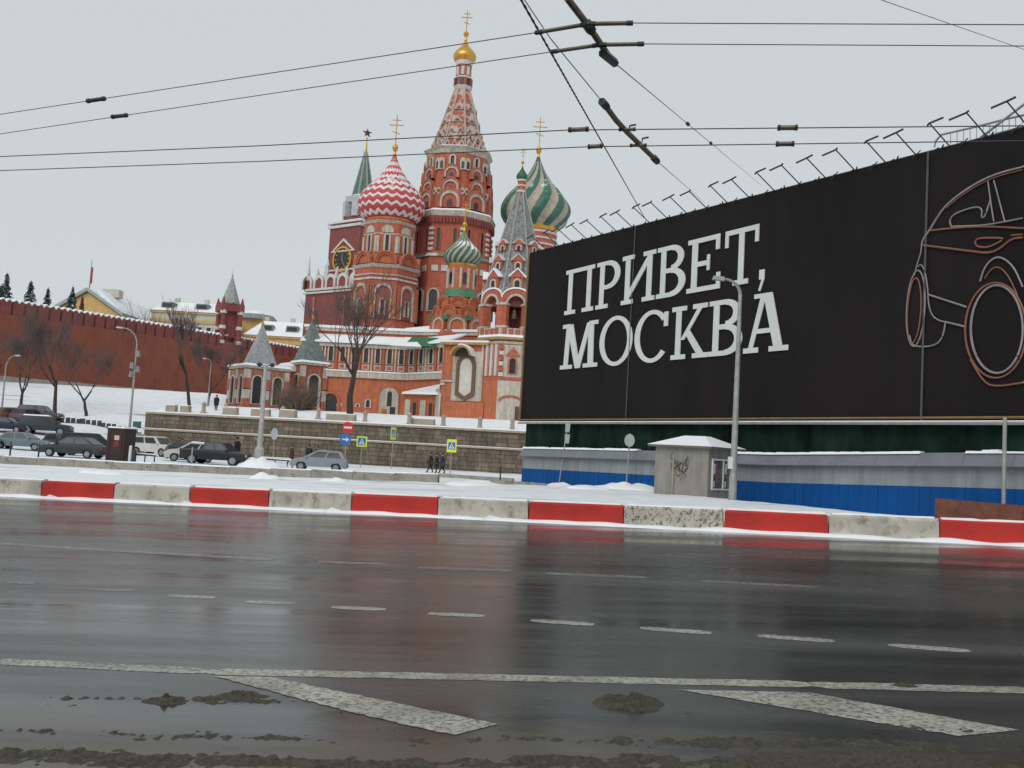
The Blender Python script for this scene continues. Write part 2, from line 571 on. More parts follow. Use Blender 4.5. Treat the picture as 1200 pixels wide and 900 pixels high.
ax_y = sorted(set([-2500, -800, -200, -60, -20, 0, 8, 14] + axis(15, 64, 0.5, 15)[0:] + [66 + 2 * i for i in range(70)] + [220, 260, 320, 400, 600, 1000, 2500]))
ax_y = [v for v in ax_y if v > -2600]
g = MB()
nx = len(ax_x)
for y in ax_y:
    for x in ax_x:
        g.v.append((x, y, hgt(x, y)))
for j in range(len(ax_y) - 1):
    for i in range(nx - 1):
        g.f.append((j * nx + i, j * nx + i + 1, (j + 1) * nx + i + 1, (j + 1) * nx + i))
        g.m.append(0)

def ground_material():
    """snow with trodden, wet and driven-through patches"""
    m = bpy.data.materials.new('trodden_snow')
    m.use_nodes = True
    N, L = m.node_tree.nodes, m.node_tree.links
    b = N['Principled BSDF']
    geo = N.new('ShaderNodeNewGeometry')
    mp = N.new('ShaderNodeMapping')
    mp.inputs['Scale'].default_value = (0.10, 0.9, 1)
    mp.inputs['Rotation'].default_value = (0, 0, math.radians(10))
    L.new(geo.outputs['Position'], mp.inputs[0])
    n1 = N.new('ShaderNodeTexNoise')
    n1.inputs['Scale'].default_value = 0.55
    n1.inputs['Detail'].default_value = 7
    n1.inputs['Roughness'].default_value = 0.6
    L.new(mp.outputs[0], n1.inputs['Vector'])
    r1 = N.new('ShaderNodeValToRGB')
    r1.color_ramp.elements[0].position = 0.585
    r1.color_ramp.elements[1].position = 0.68
    r1.color_ramp.elements[0].color = (0.80, 0.83, 0.86, 1)
    r1.color_ramp.elements[1].color = (0.21, 0.22, 0.225, 1)
    L.new(n1.outputs['Fac'], r1.inputs[0])
    n2 = N.new('ShaderNodeTexNoise')
    n2.inputs['Scale'].default_value = 1.2
    n2.inputs['Detail'].default_value = 6
    L.new(geo.outputs['Position'], n2.inputs['Vector'])
    r2 = N.new('ShaderNodeValToRGB')
    r2.color_ramp.elements[0].position = 0.3
    r2.color_ramp.elements[1].position = 0.65
    r2.color_ramp.elements[0].color = (0.86, 0.87, 0.88, 1)
    r2.color_ramp.elements[1].color = (1, 1, 1, 1)
    L.new(n2.outputs['Fac'], r2.inputs[0])
    mx = N.new('ShaderNodeMix')
    mx.data_type = 'RGBA'
    mx.blend_type = 'MULTIPLY'
    mx.inputs[0].default_value = 1
    L.new(r1.outputs[0], mx.inputs[6])
    L.new(r2.outputs[0], mx.inputs[7])
    L.new(mx.outputs[2], b.inputs['Base Color'])
    b.inputs['Roughness'].default_value = 0.7
    bp = N.new('ShaderNodeBump')
    bp.inputs['Strength'].default_value = 0.5
    bp.inputs['Distance'].default_value = 0.05
    L.new(n2.outputs['Fac'], bp.inputs['Height'])
    L.new(bp.outputs[0], b.inputs['Normal'])
    return m
g.build('ground', ground_material(), smooth=True, kind='structure')

# road sheet
r = MB()
xs = [-400, -200, -100] + [-60 + 4 * i for i in range(31)] + [100, 200, 400]
for x in xs:
    zz = SLOPE * max(-60, min(60, x))
    xr = max(-60, min(60, x))
    r.v += [(x, -60, zz), (x, -10, zz), (x, 3, zz), (x, 12, zz), (x, kerb_y(xr) + 0.2, zz)]
for i in range(len(xs) - 1):
    for k in range(4):
        a = i * 5 + k
        r.f.append((a, a + 5, a + 6, a + 1))
        r.m.append(0)
road = r.build('road', ROAD, kind='structure')
def strip(name, pix, mtl, up=0.0035):
    s = MB()
    c = [on_road(x, y) for x, y in pix]
    pts = []
    for i, p in enumerate(c):
        p2 = c[(i + 1) % len(c)]
        n_ = max(2, int((p2 - p).length / .05))
        for k in range(n_):
            v = p.lerp(p2, k / n_)
            j = .018 * n3(v.x * 12, v.y * 12, 2) + .012 * n3(v.x * 37, v.y * 37, 6)
            pts.append((v.x + j, v.y + j * .7, SLOPE * (v.x + j) + up))
    s.face(pts)
    return s.build(name, mtl, road)
def line_strip(name, a, b, w, mtl, nseg=10, up=0.002):
    """a painted line with slightly ragged edges, rounded off at worn ends"""
    s = MB()
    L_ = (b - a).length
    n_ = max(6, int(L_ / 0.06))
    t = (b - a).normalized()
    q = Vector((-t.y, t.x, 0))
    prev = None
    for k in range(n_ + 1):
        p = a.lerp(b, k / n_)
        e = min(1.0, .55 + min(k, n_ - k) * .25)
        w0 = w / 2 * e * (1 + .16 * n3(p.x * 9, p.y * 9, 1) + .10 * n3(p.x * 31, p.y * 31, 5))
        w1 = w / 2 * e * (1 + .16 * n3(p.x * 9, p.y * 9, 8) + .10 * n3(p.x * 31, p.y * 31, 3))
        c = (p - q * w0, p + q * w1)
        if prev: s.face([(v.x, v.y, SLOPE * v.x + up) for v in (prev[0], c[0], c[1], prev[1])])
        prev = c
    return s.build(name, mtl, road)
# near solid line, far solid line, their worn continuations
line_strip('edge_line', on_road(-420, 755), on_road(243, 787), 0.18, LINE)
line_strip('edge_line', on_road(243, 787), on_road(948, 802), 0.19, LINE, 12)
line_strip('edge_line', on_road(949, 802.5), on_road(1700, 822), 0.2, LINE, 12)
line_strip('lane_line', on_road(-500, 609), on_road(322, 656), 0.28, LINEW)
for x0, x1, y0, y1 in ((372, 455, 658.5, 661), (490, 600, 665, 669), (640, 760, 672, 677), (820, 960, 681, 688)):
    line_strip('lane_dash', on_road(x0, y0), on_road(x1, y1), 0.22, LINEW, 2)
for x0, x1, y0, y1 in ((10, 42, 682, 684), (104, 158, 690, 692), (197, 252, 698, 700.5), (288, 345, 705, 707.5), (388, 452, 711.5, 714.5),
                       (502, 568, 719, 722), (622, 696, 727, 732), (750, 834, 736, 742), (888, 978, 745, 751.5), (1041, 1137, 756, 763),
                       (1200, 1310, 768, 777), (1390, 1510, 782, 792)):
    line_strip('lane_dash', on_road(x0, y0), on_road(x1, y1), 0.19, LINE if x0 > 180 else LINEW, 2)
strip('hatch_stripe', [(252, 793), (318, 794), (584, 849), (532, 862), (430, 840)], LINE, 0.0035)
strip('hatch_stripe', [(793, 808.5), (948, 812), (1195, 856), (1122, 863)], LINE, 0.0035)

# kerb blocks
def kerb_mesh(seed):
    q = random.Random(seed)
    L2, W2, H = KL / math.cos(KANG) / 2 - 0.008, 0.17, KH
    s = MB()
    c = 0.045
    def lay(z, ix, iy):
        return [(-L2 + ix, -W2 + iy, z), (L2 - ix, -W2 + iy, z), (L2 - ix, W2 - iy, z), (-L2 + ix, W2 - iy, z)]
    b, m1, t1 = lay(-0.12, 0, -0.02), lay(H - c, 0.01, 0), lay(H, c, c * 0.9)
    m1 = [(x + q.uniform(-.012, .012), y, z + q.uniform(-.012, .012)) for x, y, z in m1]
    t1 = [(x + q.uniform(-.03, .03), y + q.uniform(-.01, .01), z + q.uniform(-.015, .006)) for x, y, z in t1]
    s.hexa(b, m1)
    s.hexa(m1, t1)
    return s
ORD = 'first second third fourth fifth sixth seventh eighth ninth tenth eleventh twelfth thirteenth fourteenth fifteenth sixteenth'.split()
for n in range(-6, 19):
    xa = KX0 + (n + 0.5) * KL
    red = n % 2 == 0
    mtl = KRED if red else (KSPECK if n == 7 else KWHITE)
    q_ = abs(n - 7)
    side = 'towards the parked cars' if n < 7 else 'towards the rusty boarding'
    if n == 7: lab = 'black speckled white kerb block in front of the grey kiosk'
    elif red: lab = '%s red painted kerb block from the speckled white block, %s' % (ORD[q_ // 2], side)
    else: lab = '%s plain white kerb block from the speckled one, %s' % (ORD[q_ // 2 - 1], side)
    kb = kerb_mesh(n + 50).build('kerb_block', mtl)
    kb.location = (xa, kerb_y(xa), SLOPE * xa)
    kb.rotation_euler = (0, -math.atan(SLOPE), KANG + rnd.uniform(-.006, .006))
    tag(kb, lab, 'kerb block', 'red and white kerb blocks')
    # thin snow lying on the block
    s = MB()
    L2 = KL / 2
    k = 10
    for j in range(k):
        x0, x1 = -L2 + 0.04 + (2 * L2 - .08) * j / k, -L2 + 0.04 + (2 * L2 - .08) * (j + 1) / k
        f0 = -0.06 + 0.05 * n3(xa + x0, 3.3)
        f1 = -0.06 + 0.05 * n3(xa + x1, 3.3)
        h0, h1 = KH + 0.03 + 0.025 * n3(xa * 2 + x0 * 3, 8), KH + 0.03 + 0.025 * n3(xa * 2 + x1 * 3, 8)
        s.hexa([(x0, f0, KH - .03), (x1, f1, KH - .03), (x1, .16, KH - .03), (x0, .16, KH - .03)],
               [(x0, f0 + .02, h0), (x1, f1 + .02, h1), (x1, .15, h1), (x0, .15, h0)])
    sc = s.build('snow_cap', SNOW, kb)

# snow swept against the kerb foot
s = MB()
N_ = 360
for i in range(N_ + 1):
    x = -30 + 62 * i / N_
    w = 0.16 + 0.10 * ss(-10, 10, x) + 0.10 * n3(x * 1.2, 5) + 0.05 * n3(x * 5, 2)
    w = max(0.05, w)
    h = max(0.015, 0.07 + 0.05 * n3(x * 1.1, 9))
    y = kerb_y(x) - 0.17
    z = SLOPE * x
    s.v += [(x, y - w, z + 0.002), (x, y - w * 0.75, z + h * .7), (x, y - w * 0.3, z + h), (x, y + 0.03, z + h)]
for i in range(N_):
    for k in range(3):
        a = i * 4 + k
        s.f.append((a, a + 4, a + 5, a + 1))
        s.m.append(0)
tag(s.build('snow_ridge', SNOW, smooth=True), kind='stuff')

# mud and slush on the near edge of the road
s = MB()
GX, GY = 620, 200
x0, x1, y0, y1 = -5.5, 7.0, 3.2, 6.3
hs = {}
for j in range(GY + 1):
    for i in range(GX + 1):
        x, y = x0 + (x1 - x0) * i / GX, y0 + (y1 - y0) * j / GY
        yy = y - 0.06 * x - 0.04 * math.sin(x * 1.3)
        wob = .10 * n3(x * .9, 7.7) + .05 * n3(x * 2.7, 1.7)
        yy += wob
        tread = .5 + .5 * math.sin(x * 42 + y * 30)
        band = max(0.0, 1 - abs(yy - 5.02) / 0.20) * .85 + max(0.0, 1 - abs(yy - 5.40) / 0.14) * .55 * ss(-.6, .4, n3(x * .8, 2.2) + .2)
        band += (1 - ss(4.45, 5.0, yy)) * (.62 + .12 * tread * ss(0, 1.5, x))
        band += max(0.0, 1 - abs(y - 6.12 - .03 * x - wob) / 0.13) * .75 * (1 - ss(-1.5, -1.1, x)) * ss(-3.4, -2.4, x)
        band += max(0.0, 1 - abs(y - 5.75 + .35 * (x - 3) - wob) / .12) * .55 * ss(1.5, 2.5, x)
        nn = n3(x * 1.6, y * 3.2, 1) * 0.45 + n3(x * 6, y * 8, 4) * 0.55 + n3(x * 19, y * 22, 7) * 0.5 + n3(x * 50, y * 50, 3) * 0.35
        h = band * 0.66 + nn * 0.58 - 0.39 + .22 * ss(-.6, 1.6, x) * (1 - ss(4.9, 5.65, yy))
        h *= 0.06 if h > 0 else 0.05
        hs[i, j] = h
for j in range(GY):
    for i in range(GX):
        q = [(i, j), (i + 1, j), (i + 1, j + 1), (i, j + 1)]
        if max(hs[k] for k in q) > 0.0:
            pts = []
            for a, b in q:
                x, y = x0 + (x1 - x0) * a / GX, y0 + (y1 - y0) * b / GY
                pts.append((x, y, SLOPE * x + max(-0.01, min(0.035, hs[a, b]))))
            s.face(pts)
import bmesh
def weld(o, d=1e-4):
    bm = bmesh.new()
    bm.from_mesh(o.data)
    bmesh.ops.remove_doubles(bm, verts=bm.verts, dist=d)
    for f in bm.faces: f.smooth = True
    bm.to_mesh(o.data)
    bm.free()
mo = s.build('muddy_slush', MUD)
weld(mo)
tag(mo, kind='stuff')
def clump(px0, px1, py, seed, hh, label):
    a, b = on_road(px0, py), on_road(px1, py)
    c = (a + b) / 2
    w = (b - a).length / 2
    s = MB()
    n, k = 72, 26
    for j in range(k + 1):
        for i in range(n):
            t = 2 * math.pi * i / n
            rr = j / k
            e = 1 + 0.35 * n3(math.cos(t) * 1.5 + seed, math.sin(t) * 1.5, seed)
            x, y = math.cos(t) * rr * w * e, math.sin(t) * rr * w * 0.55 * e
            h = hh * (1 - rr ** 2) * (0.75 + 0.7 * n3(x * 9 + seed, y * 9, 2)) + 0.035 * n3(x * 28, y * 28, seed) * (1 - rr) + 0.02 * n3(x * 70, y * 70, seed) * (1 - rr)
            s.v.append((c.x + x, c.y + y, SLOPE * (c.x + x) + (max(h, 0.002) if j < k else -0.01)))
    for j in range(k):
        for i in range(n):
            i2 = (i + 1) % n
            s.f.append((j * n + i, (j + 1) * n + i, (j + 1) * n + i2, j * n + i2))
            s.m.append(0)
    o = s.build('mud_clump', MUD, origin=(c.x, c.y, c.z), smooth=True)
    return tag(o, label, 'mud clump')
clump(694, 782, 827, 3.1, 0.075, 'largest brown clump of mud lying alone on the wet asphalt')
clump(168, 222, 822, 8.4, 0.03, 'low smear of mud lying left of the wide hatch stripe')
clump(250, 312, 816, 5.2, 0.03, 'flat mud crumb touching the hatch stripe edge')
clump(1045, 1075, 804, 2.2, 0.015, 'thin mud crumb lying on the solid edge line')

# ================================================================== TERRACE AND RETAINING WALL
TZ = lambda x, y: lerp([(0, 4.0), (12, 5.5), (30, 6.0), (400, 6.3)], y - wall_y(x)) + 0.04 * n3(x * .4, y * .4)
t = MB()
ny_ = [0.15, 2, 4, 6, 9, 12, 16, 20, 26, 34, 50, 80, 130]
txs = [-40 + 2 * i for i in range(40)]
for dy in ny_:
    for x in txs:
        y = wall_y(x) + dy
        t.v.append((x, y, TZ(x, y)))
n = len(txs)
for j in range(len(ny_) - 1):
    for i in range(n - 1):
        t.f.append((j * n + i, j * n + i + 1, (j + 1) * n + i + 1, (j + 1) * n + i))
        t.m.append(0)
for j in range(len(ny_) - 1):                      # left and right flanks
    for i in (0, n - 1):
        a, b = t.v[j * n + i], t.v[(j + 1) * n + i]
        t.face([a, b, (b[0], b[1], -2), (a[0], a[1], -2)])
for i in range(n - 1):
    a, b = t.v[i], t.v[i + 1]
    t.face([a, b, (b[0], b[1], -2), (a[0], a[1], -2)])
tag(t.build('terrace', SNOW, smooth=False), kind='structure')

wdir = (WALL_B - WALL_A).normalized()
wang = math.atan2(wdir.y, wdir.x)
wlen = (WALL_B - WALL_A).length
wall = thing('retaining_wall', (0, 96.5, -0.4), 'long brown stone retaining wall with snowy coping below the red cathedral', 'wall')
fr = Fr((WALL_A.x, WALL_A.y, 0), wang - math.pi / 2)
s = MB()
s.slab(fr, rect(0, -2.5, wlen, 3.92), -0.8, 0.0, 0, back=True)
s.build('core', [STONE2], wall)
s = MB()
z = -0.6
row = 0
while z < 3.6:
    hgt_ = rnd.uniform(0.36, 0.48)
    a = -rnd.uniform(0, 0.8)
    if z < 2.15 < z + hgt_: pass
    while a < wlen:
        w = rnd.uniform(0.7, 1.5)
        b = min(a + w, wlen)
        if b > 0.05:
            d = rnd.uniform(0.03, 0.10) + (0.0 if z > 2.1 else 0.12)
            s.slab(fr, rect(max(a, 0) + 0.02, z + 0.015, b - 0.02, min(z + hgt_, 3.72) - 0.015), -0.02, d, rnd.choice([0, 0, 0, 1, 1, 2]))
        a = b if b < wlen else wlen + 1
    z += hgt_
    row += 1
# tall dark stains of damp keep to single stones, the material adds the streaks
s.build('stonework', [STONE, STONE2, STONE3], wall, kind='stuff')
s = MB()
s.slab(fr, rect(-0.05, 2.02, wlen, 2.2), 0.0, 0.3, 0)
s.build('string_course', [GRANITE], wall)
s = MB()
for k in range(60):
    a, b = wlen * k / 60, wlen * (k + 1) / 60
    s.slab(fr, rect(a, 2.2, b, 2.25 + 0.05 * abs(n3(k, 4))), 0.0, 0.26 + 0.06 * n3(k, 1), 0)
s.build('ledge_snow', [SNOW], wall)
for k in range(24):
    a, b = wlen * k / 24, wlen * (k + 1) / 24
    s = MB()
    s.slab(fr, rect(a + 0.01, 3.80, b - 0.01, 4.02), -0.85, 0.22, 0, back=True)
    cs = s.build('coping_stone', [GRANITE], wall)
    s = MB()
    s.slab(fr, rect(a, 4.02, b, 4.13 + 0.04 * n3(k, 7)), -0.8, 0.17 + .04 * n3(k, 3), 0)
    s.build('snow_layer', [SNOW], cs)
# return of the wall at its far end, climbing with the hill
s = MB()
s.hexa([(-40.0, 103.3, -1), (-39.1, 103.3, -1), (-38.6, 128, -1), (-39.5, 128, -1)],
       [(-40.0, 103.3, 3.8), (-39.1, 103.3, 3.8), (-38.6, 128, 5.6), (-39.5, 128, 5.6)])
s.build('return_wall', [STONE], wall)

# terrace edge: stone posts and low granite blocks
tp = MB()
tp.box((0, 0, 0), (0.62, 0.62, 0.18), 0)
tp.lathe(0, 0, [(0.18, 0.24), (0.9, 0.21), (0.95, 0.27), (1.05, 0.27), (1.15, 0.2), (1.32, 0.05)], 10)
proto = None
def place_on(px, dy, obj, h=0.0):
    d = ray(px, 488)
    # walk along the ray's ground direction until the wall line plus dy
    k = d.x / d.y
    y = 98.0
    for _ in range(20): y = wall_y(k * y) + dy
    return Vector((k * y, y, TZ(k * y, y) + h))
for i, px in enumerate((238, 264, 331, 373, 428, 480, 520, 563, 601)):
    o = tp.build('terrace_post', GRANITE)
    o.location = place_on(px, 0.9 if i > 3 else 1.6, o) - Vector((0, 0, 0.05))
    tag(o, ORD[8 - i] + ' short granite post on the terrace edge, counted from the bell tower', 'post', 'terrace posts')
for px0, px1, hh, lab in ((262, 278, 0.85, 'small granite block beside the tented porch'), (295, 316, 0.85, 'granite block in front of the tented porch arches'),
                          (328, 347, 0.9, 'granite block beside the bare bushes on the terrace'), (383, 417, 0.75, 'long low granite block at the foot of the big bare tree'),
                          (480, 510, 0.7, 'low beige granite block in front of the snowy porch'), (195, 206, 0.8, 'granite block at the far end of the terrace'),
                          (212, 222, 0.8, 'granite block beside the tall thin bare tree')):
    a, b = place_on(px0, 1.6, None), place_on(px1, 1.6, None)
    s = MB()
    c = (a + b) / 2
    w = (b - a).length
    s.box((c.x, c.y, c.z - 0.1), (w, 0.7, hh), wang, 0, 0.97)
    o = s.build('granite_block', GRANITE, origin=(c.x, c.y, c.z - 0.1))
    tag(o, lab, 'stone block')
    s = MB()
    s.box((c.x, c.y, c.z - 0.1 + hh), (w * 0.94, 0.6, 0.08), wang, 0, 0.95)
    s.build('snow_cap', SNOW, o)

# ================================================================== CATHEDRAL
class TW:
    """a tower axis through pixel (xa, ya) at distance D; y pixels become heights, widths become metres"""
    def __init__(s, xa, ya, D):
        p = at(xa, ya, D)
        s.X, s.Y = p.x, D
        s.k = D / F * 1.0
    def z(s, ypx): return zat(s.X, s.Y, ypx)
    def m(s, px): return px * s.k
    def fr(s, ap, rot, i, z, n=8):
        a = -math.pi / 2 + rot + i * 2 * math.pi / n
        return Fr((s.X + ap * math.cos(a), s.Y + ap * math.sin(a), z), a)
OCT = 1 / math.cos(math.pi / 8)
def octa(s, tw, z0, z1, a0, a1, m=0, rot=0.0):
    s.frus(tw.X, tw.Y, z0, z1, a0 * OCT, a1 * OCT, 8, rot - math.pi / 2 + math.pi / 8, m)
ONION = [(0, .66), (.05, .80), (.11, .92), (.18, .985), (.25, 1.0), (.33, .965), (.41, .87), (.49, .735), (.57, .575), (.65, .425), (.73, .30), (.81, .20), (.89, .12), (.95, .07), (1, .045)]
def onion_prof(z0, z1, R, n=48):
    out = []
    for i in range(n + 1):
        t = i / n
        # smooth through the table
        e = 0.02
        out.append((z0 + (z1 - z0) * t, R * (lerp(ONION, t - e) + lerp(ONION, t) * 2 + lerp(ONION, t + e)) / 4))
    return out
def cross(parent, X, Y, z0, z1, k=1.0, ang=0.0):
    """gilded ball, neck and three-barred cross"""
    s = MB()
    h = z1 - z0
    s.lathe(X, Y, [(z0, .22 * k), (z0 + h * .12, .14 * k), (z0 + h * .16, .30 * k), (z0 + h * .22, .42 * k), (z0 + h * .28, .30 * k), (z0 + h * .31, .1 * k), (z0 + h * .33, .07 * k)], 12)
    s.tube([(X, Y, z0 + h * .31), (X, Y, z1)], .075 * k, 6)
    c, q = math.cos(ang), math.sin(ang)
    def bar(z, w, dz=0.0):
        s.tube([(X - c * w, Y - q * w, z + dz), (X + c * w, Y + q * w, z - dz)], .065 * k, 6)
    bar(z0 + h * .88, h * .10)
    bar(z0 + h * .76, h * .17)
    bar(z0 + h * .58, h * .09, h * .03)
    return s.build('cross', GOLD, parent)
def window(parent, fr, w, h, cx=0.0, z0=0.0, fw=0.2, d=0.18, frame=CREAM, name='window', keel=0.0):
    s = MB()
    s.ring(fr, arch(w + 2 * fw, h + fw, cx, z0 - fw * .3, keel=keel), arch(w, h, cx, z0), 0.0, d, 0)
    s.slab(fr, arch(w, h, cx, z0), 0.0, 0.03, 1)
    return s.build(name, [frame, DARK], parent)
def koko(parent, fr, w, h, cx=0.0, z0=0.0, d=0.35, outer=BRICK, rim=CREAM, inner=BRICK, eye=True, keel=0.0, top=SNOW):
    """a rounded gable: rim, recessed field and a small dark round in it"""
    s = MB()
    a, b, c = arch(w, h, cx, z0, 10, keel), arch(w * .86, h * .88, cx, z0, 10, keel * .8), arch(w * .66, h * .70, cx, z0, 10)
    s.ring(fr, a, b, 0.0, d, 0)
    s.ring(fr, b, c, 0.0, d * .75, 1)
    s.slab(fr, c, 0.0, d * .35, 2)
    if eye: s.slab(fr, arch(w * .24, h * .34, cx, z0 + h * .08, 8), d * .35, d * .45, 3)
    return s.build('kokoshnik', [outer, rim, inner, DARK], parent)

base = at(470, 486, 126)
cath = thing('cathedral', (base.x, base.y, 5.6), 'red brick cathedral with striped onion domes and a tall tented central tower', 'cathedral')

# ---- central tented tower
C = TW(534.5, 230, 145)
CRot = math.radians(-6)
s = MB()
zz = lambda y: C.z(y)
mm = C.m
octa(s, C, 5.0, zz(345), mm(48), mm(48), 0, CRot)
octa(s, C, zz(345), zz(308), mm(46), mm(45), 0, CRot)
octa(s, C, zz(308), zz(272), mm(43.5), mm(43), 0, CRot)
octa(s, C, zz(272), zz(264), mm(43.5), mm(46), 0, CRot)
octa(s, C, zz(256), zz(226), mm(40), mm(38.5), 0, CRot)
octa(s, C, zz(226), zz(190), mm(37.5), mm(35), 0, CRot)
central = s.build('central_tower', [BRICK], cath)
s = MB()
octa(s, C, zz(264), zz(258), mm(45.5), mm(47), 0, CRot)
octa(s, C, zz(258), zz(255.5), mm(47), mm(44), 1, CRot)
VERD = mat('verdigris_ledge', (0.16, 0.24, 0.20), 0.7, 0.25, 1.5, snow=0.45)
s.build('cornice', [CREAM, VERD], central)
s = MB()
octa(s, C, zz(310), zz(306.5), mm(47), mm(45.5), 1, CRot)
s.build('ledge', [CREAM, VERD], central)
s = MB()
octa(s, C, zz(190), zz(186), mm(35.5), mm(37), 0, CRot)
octa(s, C, zz(186), zz(183), mm(37), mm(39.5), 0, CRot)
octa(s, C, zz(183), zz(180.5), mm(39.5), mm(34), 1, CRot)
s.build('cornice', [CREAM, VERD], central)
for i in range(-3, 4):
    # white quoins at the corners of the middle stage, arcade under the cornice
    a = -math.pi / 2 + CRot + (i + .5) * math.pi / 4
    R = mm(43.6) * OCT
    s = MB()
    for j in range(5):
        z0 = zz(303) + j * (zz(274) - zz(303)) / 5
        s.box((C.X + (R - .25) * math.cos(a), C.Y + (R - .25) * math.sin(a), z0), (.75, .75, .42), a)
    s.build('quoin', WHITE, central)
    f = C.fr(mm(43.2), CRot, i, zz(304))
    w = 2 * mm(43.2) * math.tan(math.pi / 8)
    for k in (-.27, .27):
        window(central, f, w * .11, zz(280) - zz(304), w * k, 0.3, .16, .2, BRICK, 'blind_arch')
    f = C.fr(mm(44.5), CRot, i, zz(271.5))
    s = MB()
    for k in range(9):
        s.slab(f, arch(w * .075, zz(264.5) - zz(271.5), w * (k - 4) * .108, 0, 4), 0, .28 + .0, 0)
    s.build('arcade_frieze', [KBRICK2], central, kind='stuff')
    # kokoshnik tiers
    f = C.fr(mm(39.6), CRot, i, zz(254))
    w = 2 * mm(39.5) * math.tan(math.pi / 8)
    koko(central, f, w * .80, zz(231) - zz(254), 0, 0, .55)
    f = C.fr(mm(38.4), CRot, i, zz(236))
    koko(central, f, w * .66, zz(219) - zz(236), 0, 0, .6)
    f = C.fr(mm(38.2), CRot, i, zz(237))
    for k in (-.42, .42):
        s = MB()
        s.slab(f, [(w * k - .55, 0.3), (w * k, -.35), (w * k + .55, 0.3), (w * k, .95)], 0, .35, 0)
        s.slab(f, [(w * k - .25, 0.3), (w * k, 0.0), (w * k + .25, 0.3), (w * k, .6)], .35, .4, 1)
        s.build('diamond_panel', [CREAM, KBRICK2], central)
    f = C.fr(mm(37.3), CRot, i, zz(219.5))
    koko(central, f, w * .60, zz(204) - zz(219.5), 0, 0, .55)
    f = C.fr(mm(36.2), CRot, i, zz(206))
    window(central, f, w * .13, zz(194) - zz(206), 0, 0, .28, .3, CREAM)
    for k in (-.38, .38):
        s = MB()
        s.slab(f, arch(.9, 1.9, w * k, -.5, 6), 0, .25, 0)
        s.slab(f, arch(.45, 1.1, w * k, -.3, 6), .25, .29, 1)
        s.build('small_gable', [CREAM, DARK], central)
    f = C.fr(mm(45.6), CRot, i, zz(341))
    w = 2 * mm(45.6) * math.tan(math.pi / 8)
    for k in (-.3, 0, .3):
        s = MB()
        s.slab(f, rect(w * k - .5, (zz(318) - zz(341)) * .62, w * k + .5, (zz(318) - zz(341)) * .62 + .9), 0, .14, 0)
        s.build('white_panel', [WHITE], central)
    f = C.fr(mm(48), CRot, i, zz(372))
    w = 2 * mm(48) * math.tan(math.pi / 8)
    for k in (-.26, .26):
        window(central, f, w * .24, zz(348) - zz(372), w * k, 0, .32, .3, CREAM)
# tent with white ribs, lattice of little gables at its foot
def lattice_material():
    m = bpy.data.materials.new('tent_lattice')
    m.use_nodes = True
    N, L = m.node_tree.nodes, m.node_tree.links
    b = N['Principled BSDF']
    b.inputs['Roughness'].default_value = 0.85
    geo = N.new('ShaderNodeNewGeometry')
    v = N.new('ShaderNodeTexVoronoi')
    v.inputs['Scale'].default_value = 0.95
    L.new(geo.outputs['Position'], v.inputs['Vector'])
    r = N.new('ShaderNodeValToRGB')
    e = r.color_ramp.elements
    e[0].position, e[1].position = 0.42, 0.66
    e[0].color, e[1].color = (0.38, 0.105, 0.07, 1), (0.50, 0.42, 0.38, 1)
    L.new(v.outputs['Distance'], r.inputs[0])
    L.new(r.outputs[0], b.inputs['Base Color'])
    bp = N.new('ShaderNodeBump')
    bp.inputs['Distance'].default_value = 0.15
    bp.inputs['Strength'].default_value = 0.5
    L.new(v.outputs['Distance'], bp.inputs['Height'])
    L.new(bp.outputs[0], b.inputs['Normal'])
    return m
LATT = lattice_material()
s = MB()
octa(s, C, zz(180.5), zz(107), mm(30), mm(8.6), 0, CRot)
tent = s.build('tent_roof', [LATT], central)
for i in range(8):
    s = MB()
    a = -math.pi / 2 + CRot + (i + .5) * math.pi / 4
    s.tube([(C.X + mm(30.3) * OCT * math.cos(a), C.Y + mm(30.3) * OCT * math.sin(a), zz(180)),
            (C.X + mm(8.8) * OCT * math.cos(a), C.Y + mm(8.8) * OCT * math.sin(a), zz(107))], .17, 5)
    s.build('rib', [mat('rib_buff', (0.45, 0.33, 0.28), .85, .2, 2)], tent)
for row, (ya, yb, nn) in enumerate(((181, 172, 3), (171.5, 164, 2), (163, 157, 2), (150, 144, 1), (134, 128, 1))):
    t0 = (180.5 - ya) / 73.5
    ap = mm(30 - 21.4 * t0) + .02
    s = MB()
    for i in range(-3, 5):
        f = C.fr(ap, CRot, i, zz(ya))
        w = 2 * ap * math.tan(math.pi / 8)
        for k in range(nn):
            cx = w * ((k + .5) / nn - .5)
            s.slab(f, [(cx - w * .42 / nn, 0), (cx + w * .42 / nn, 0), (cx, zz(yb) - zz(ya))], -.9, .25, 0)
            s.slab(f, [(cx - w * .22 / nn, .12), (cx + w * .22 / nn, .12), (cx, (zz(yb) - zz(ya)) * .62)], .25, .3, 1)
    s.build('gable_tier', [CREAM, KBRICK2], central, kind='stuff')
s = MB()
octa(s, C, zz(107), zz(103), mm(9), mm(11), 0, CRot)
octa(s, C, zz(103), zz(94), mm(10.5), mm(10.5), 1, CRot)
octa(s, C, zz(94), zz(92), mm(11.3), mm(10), 0, CRot)
octa(s, C, zz(92), zz(78), mm(8.6), mm(9), 1, CRot)
s.frus(C.X, C.Y, zz(78), zz(73), mm(9.6), mm(10.5), 16, 0, 0)
for i in range(8):
    f = C.fr(mm(10.5), CRot, i, zz(102.5))
    s.slab(f, arch(.62, 1.0, 0, .1, 6), 0, .08, 2)
    f = C.fr(mm(8.7), CRot, i, zz(91))
    s.slab(f, rect(-.25, .1, .25, 1.5), 0, .08, 0)
s.build('neck_drum', [WHITE, BRICKT, DARK], central)
s = MB()
s.lathe(C.X, C.Y, onion_prof(zz(74), zz(46), mm(14), 30), 32)
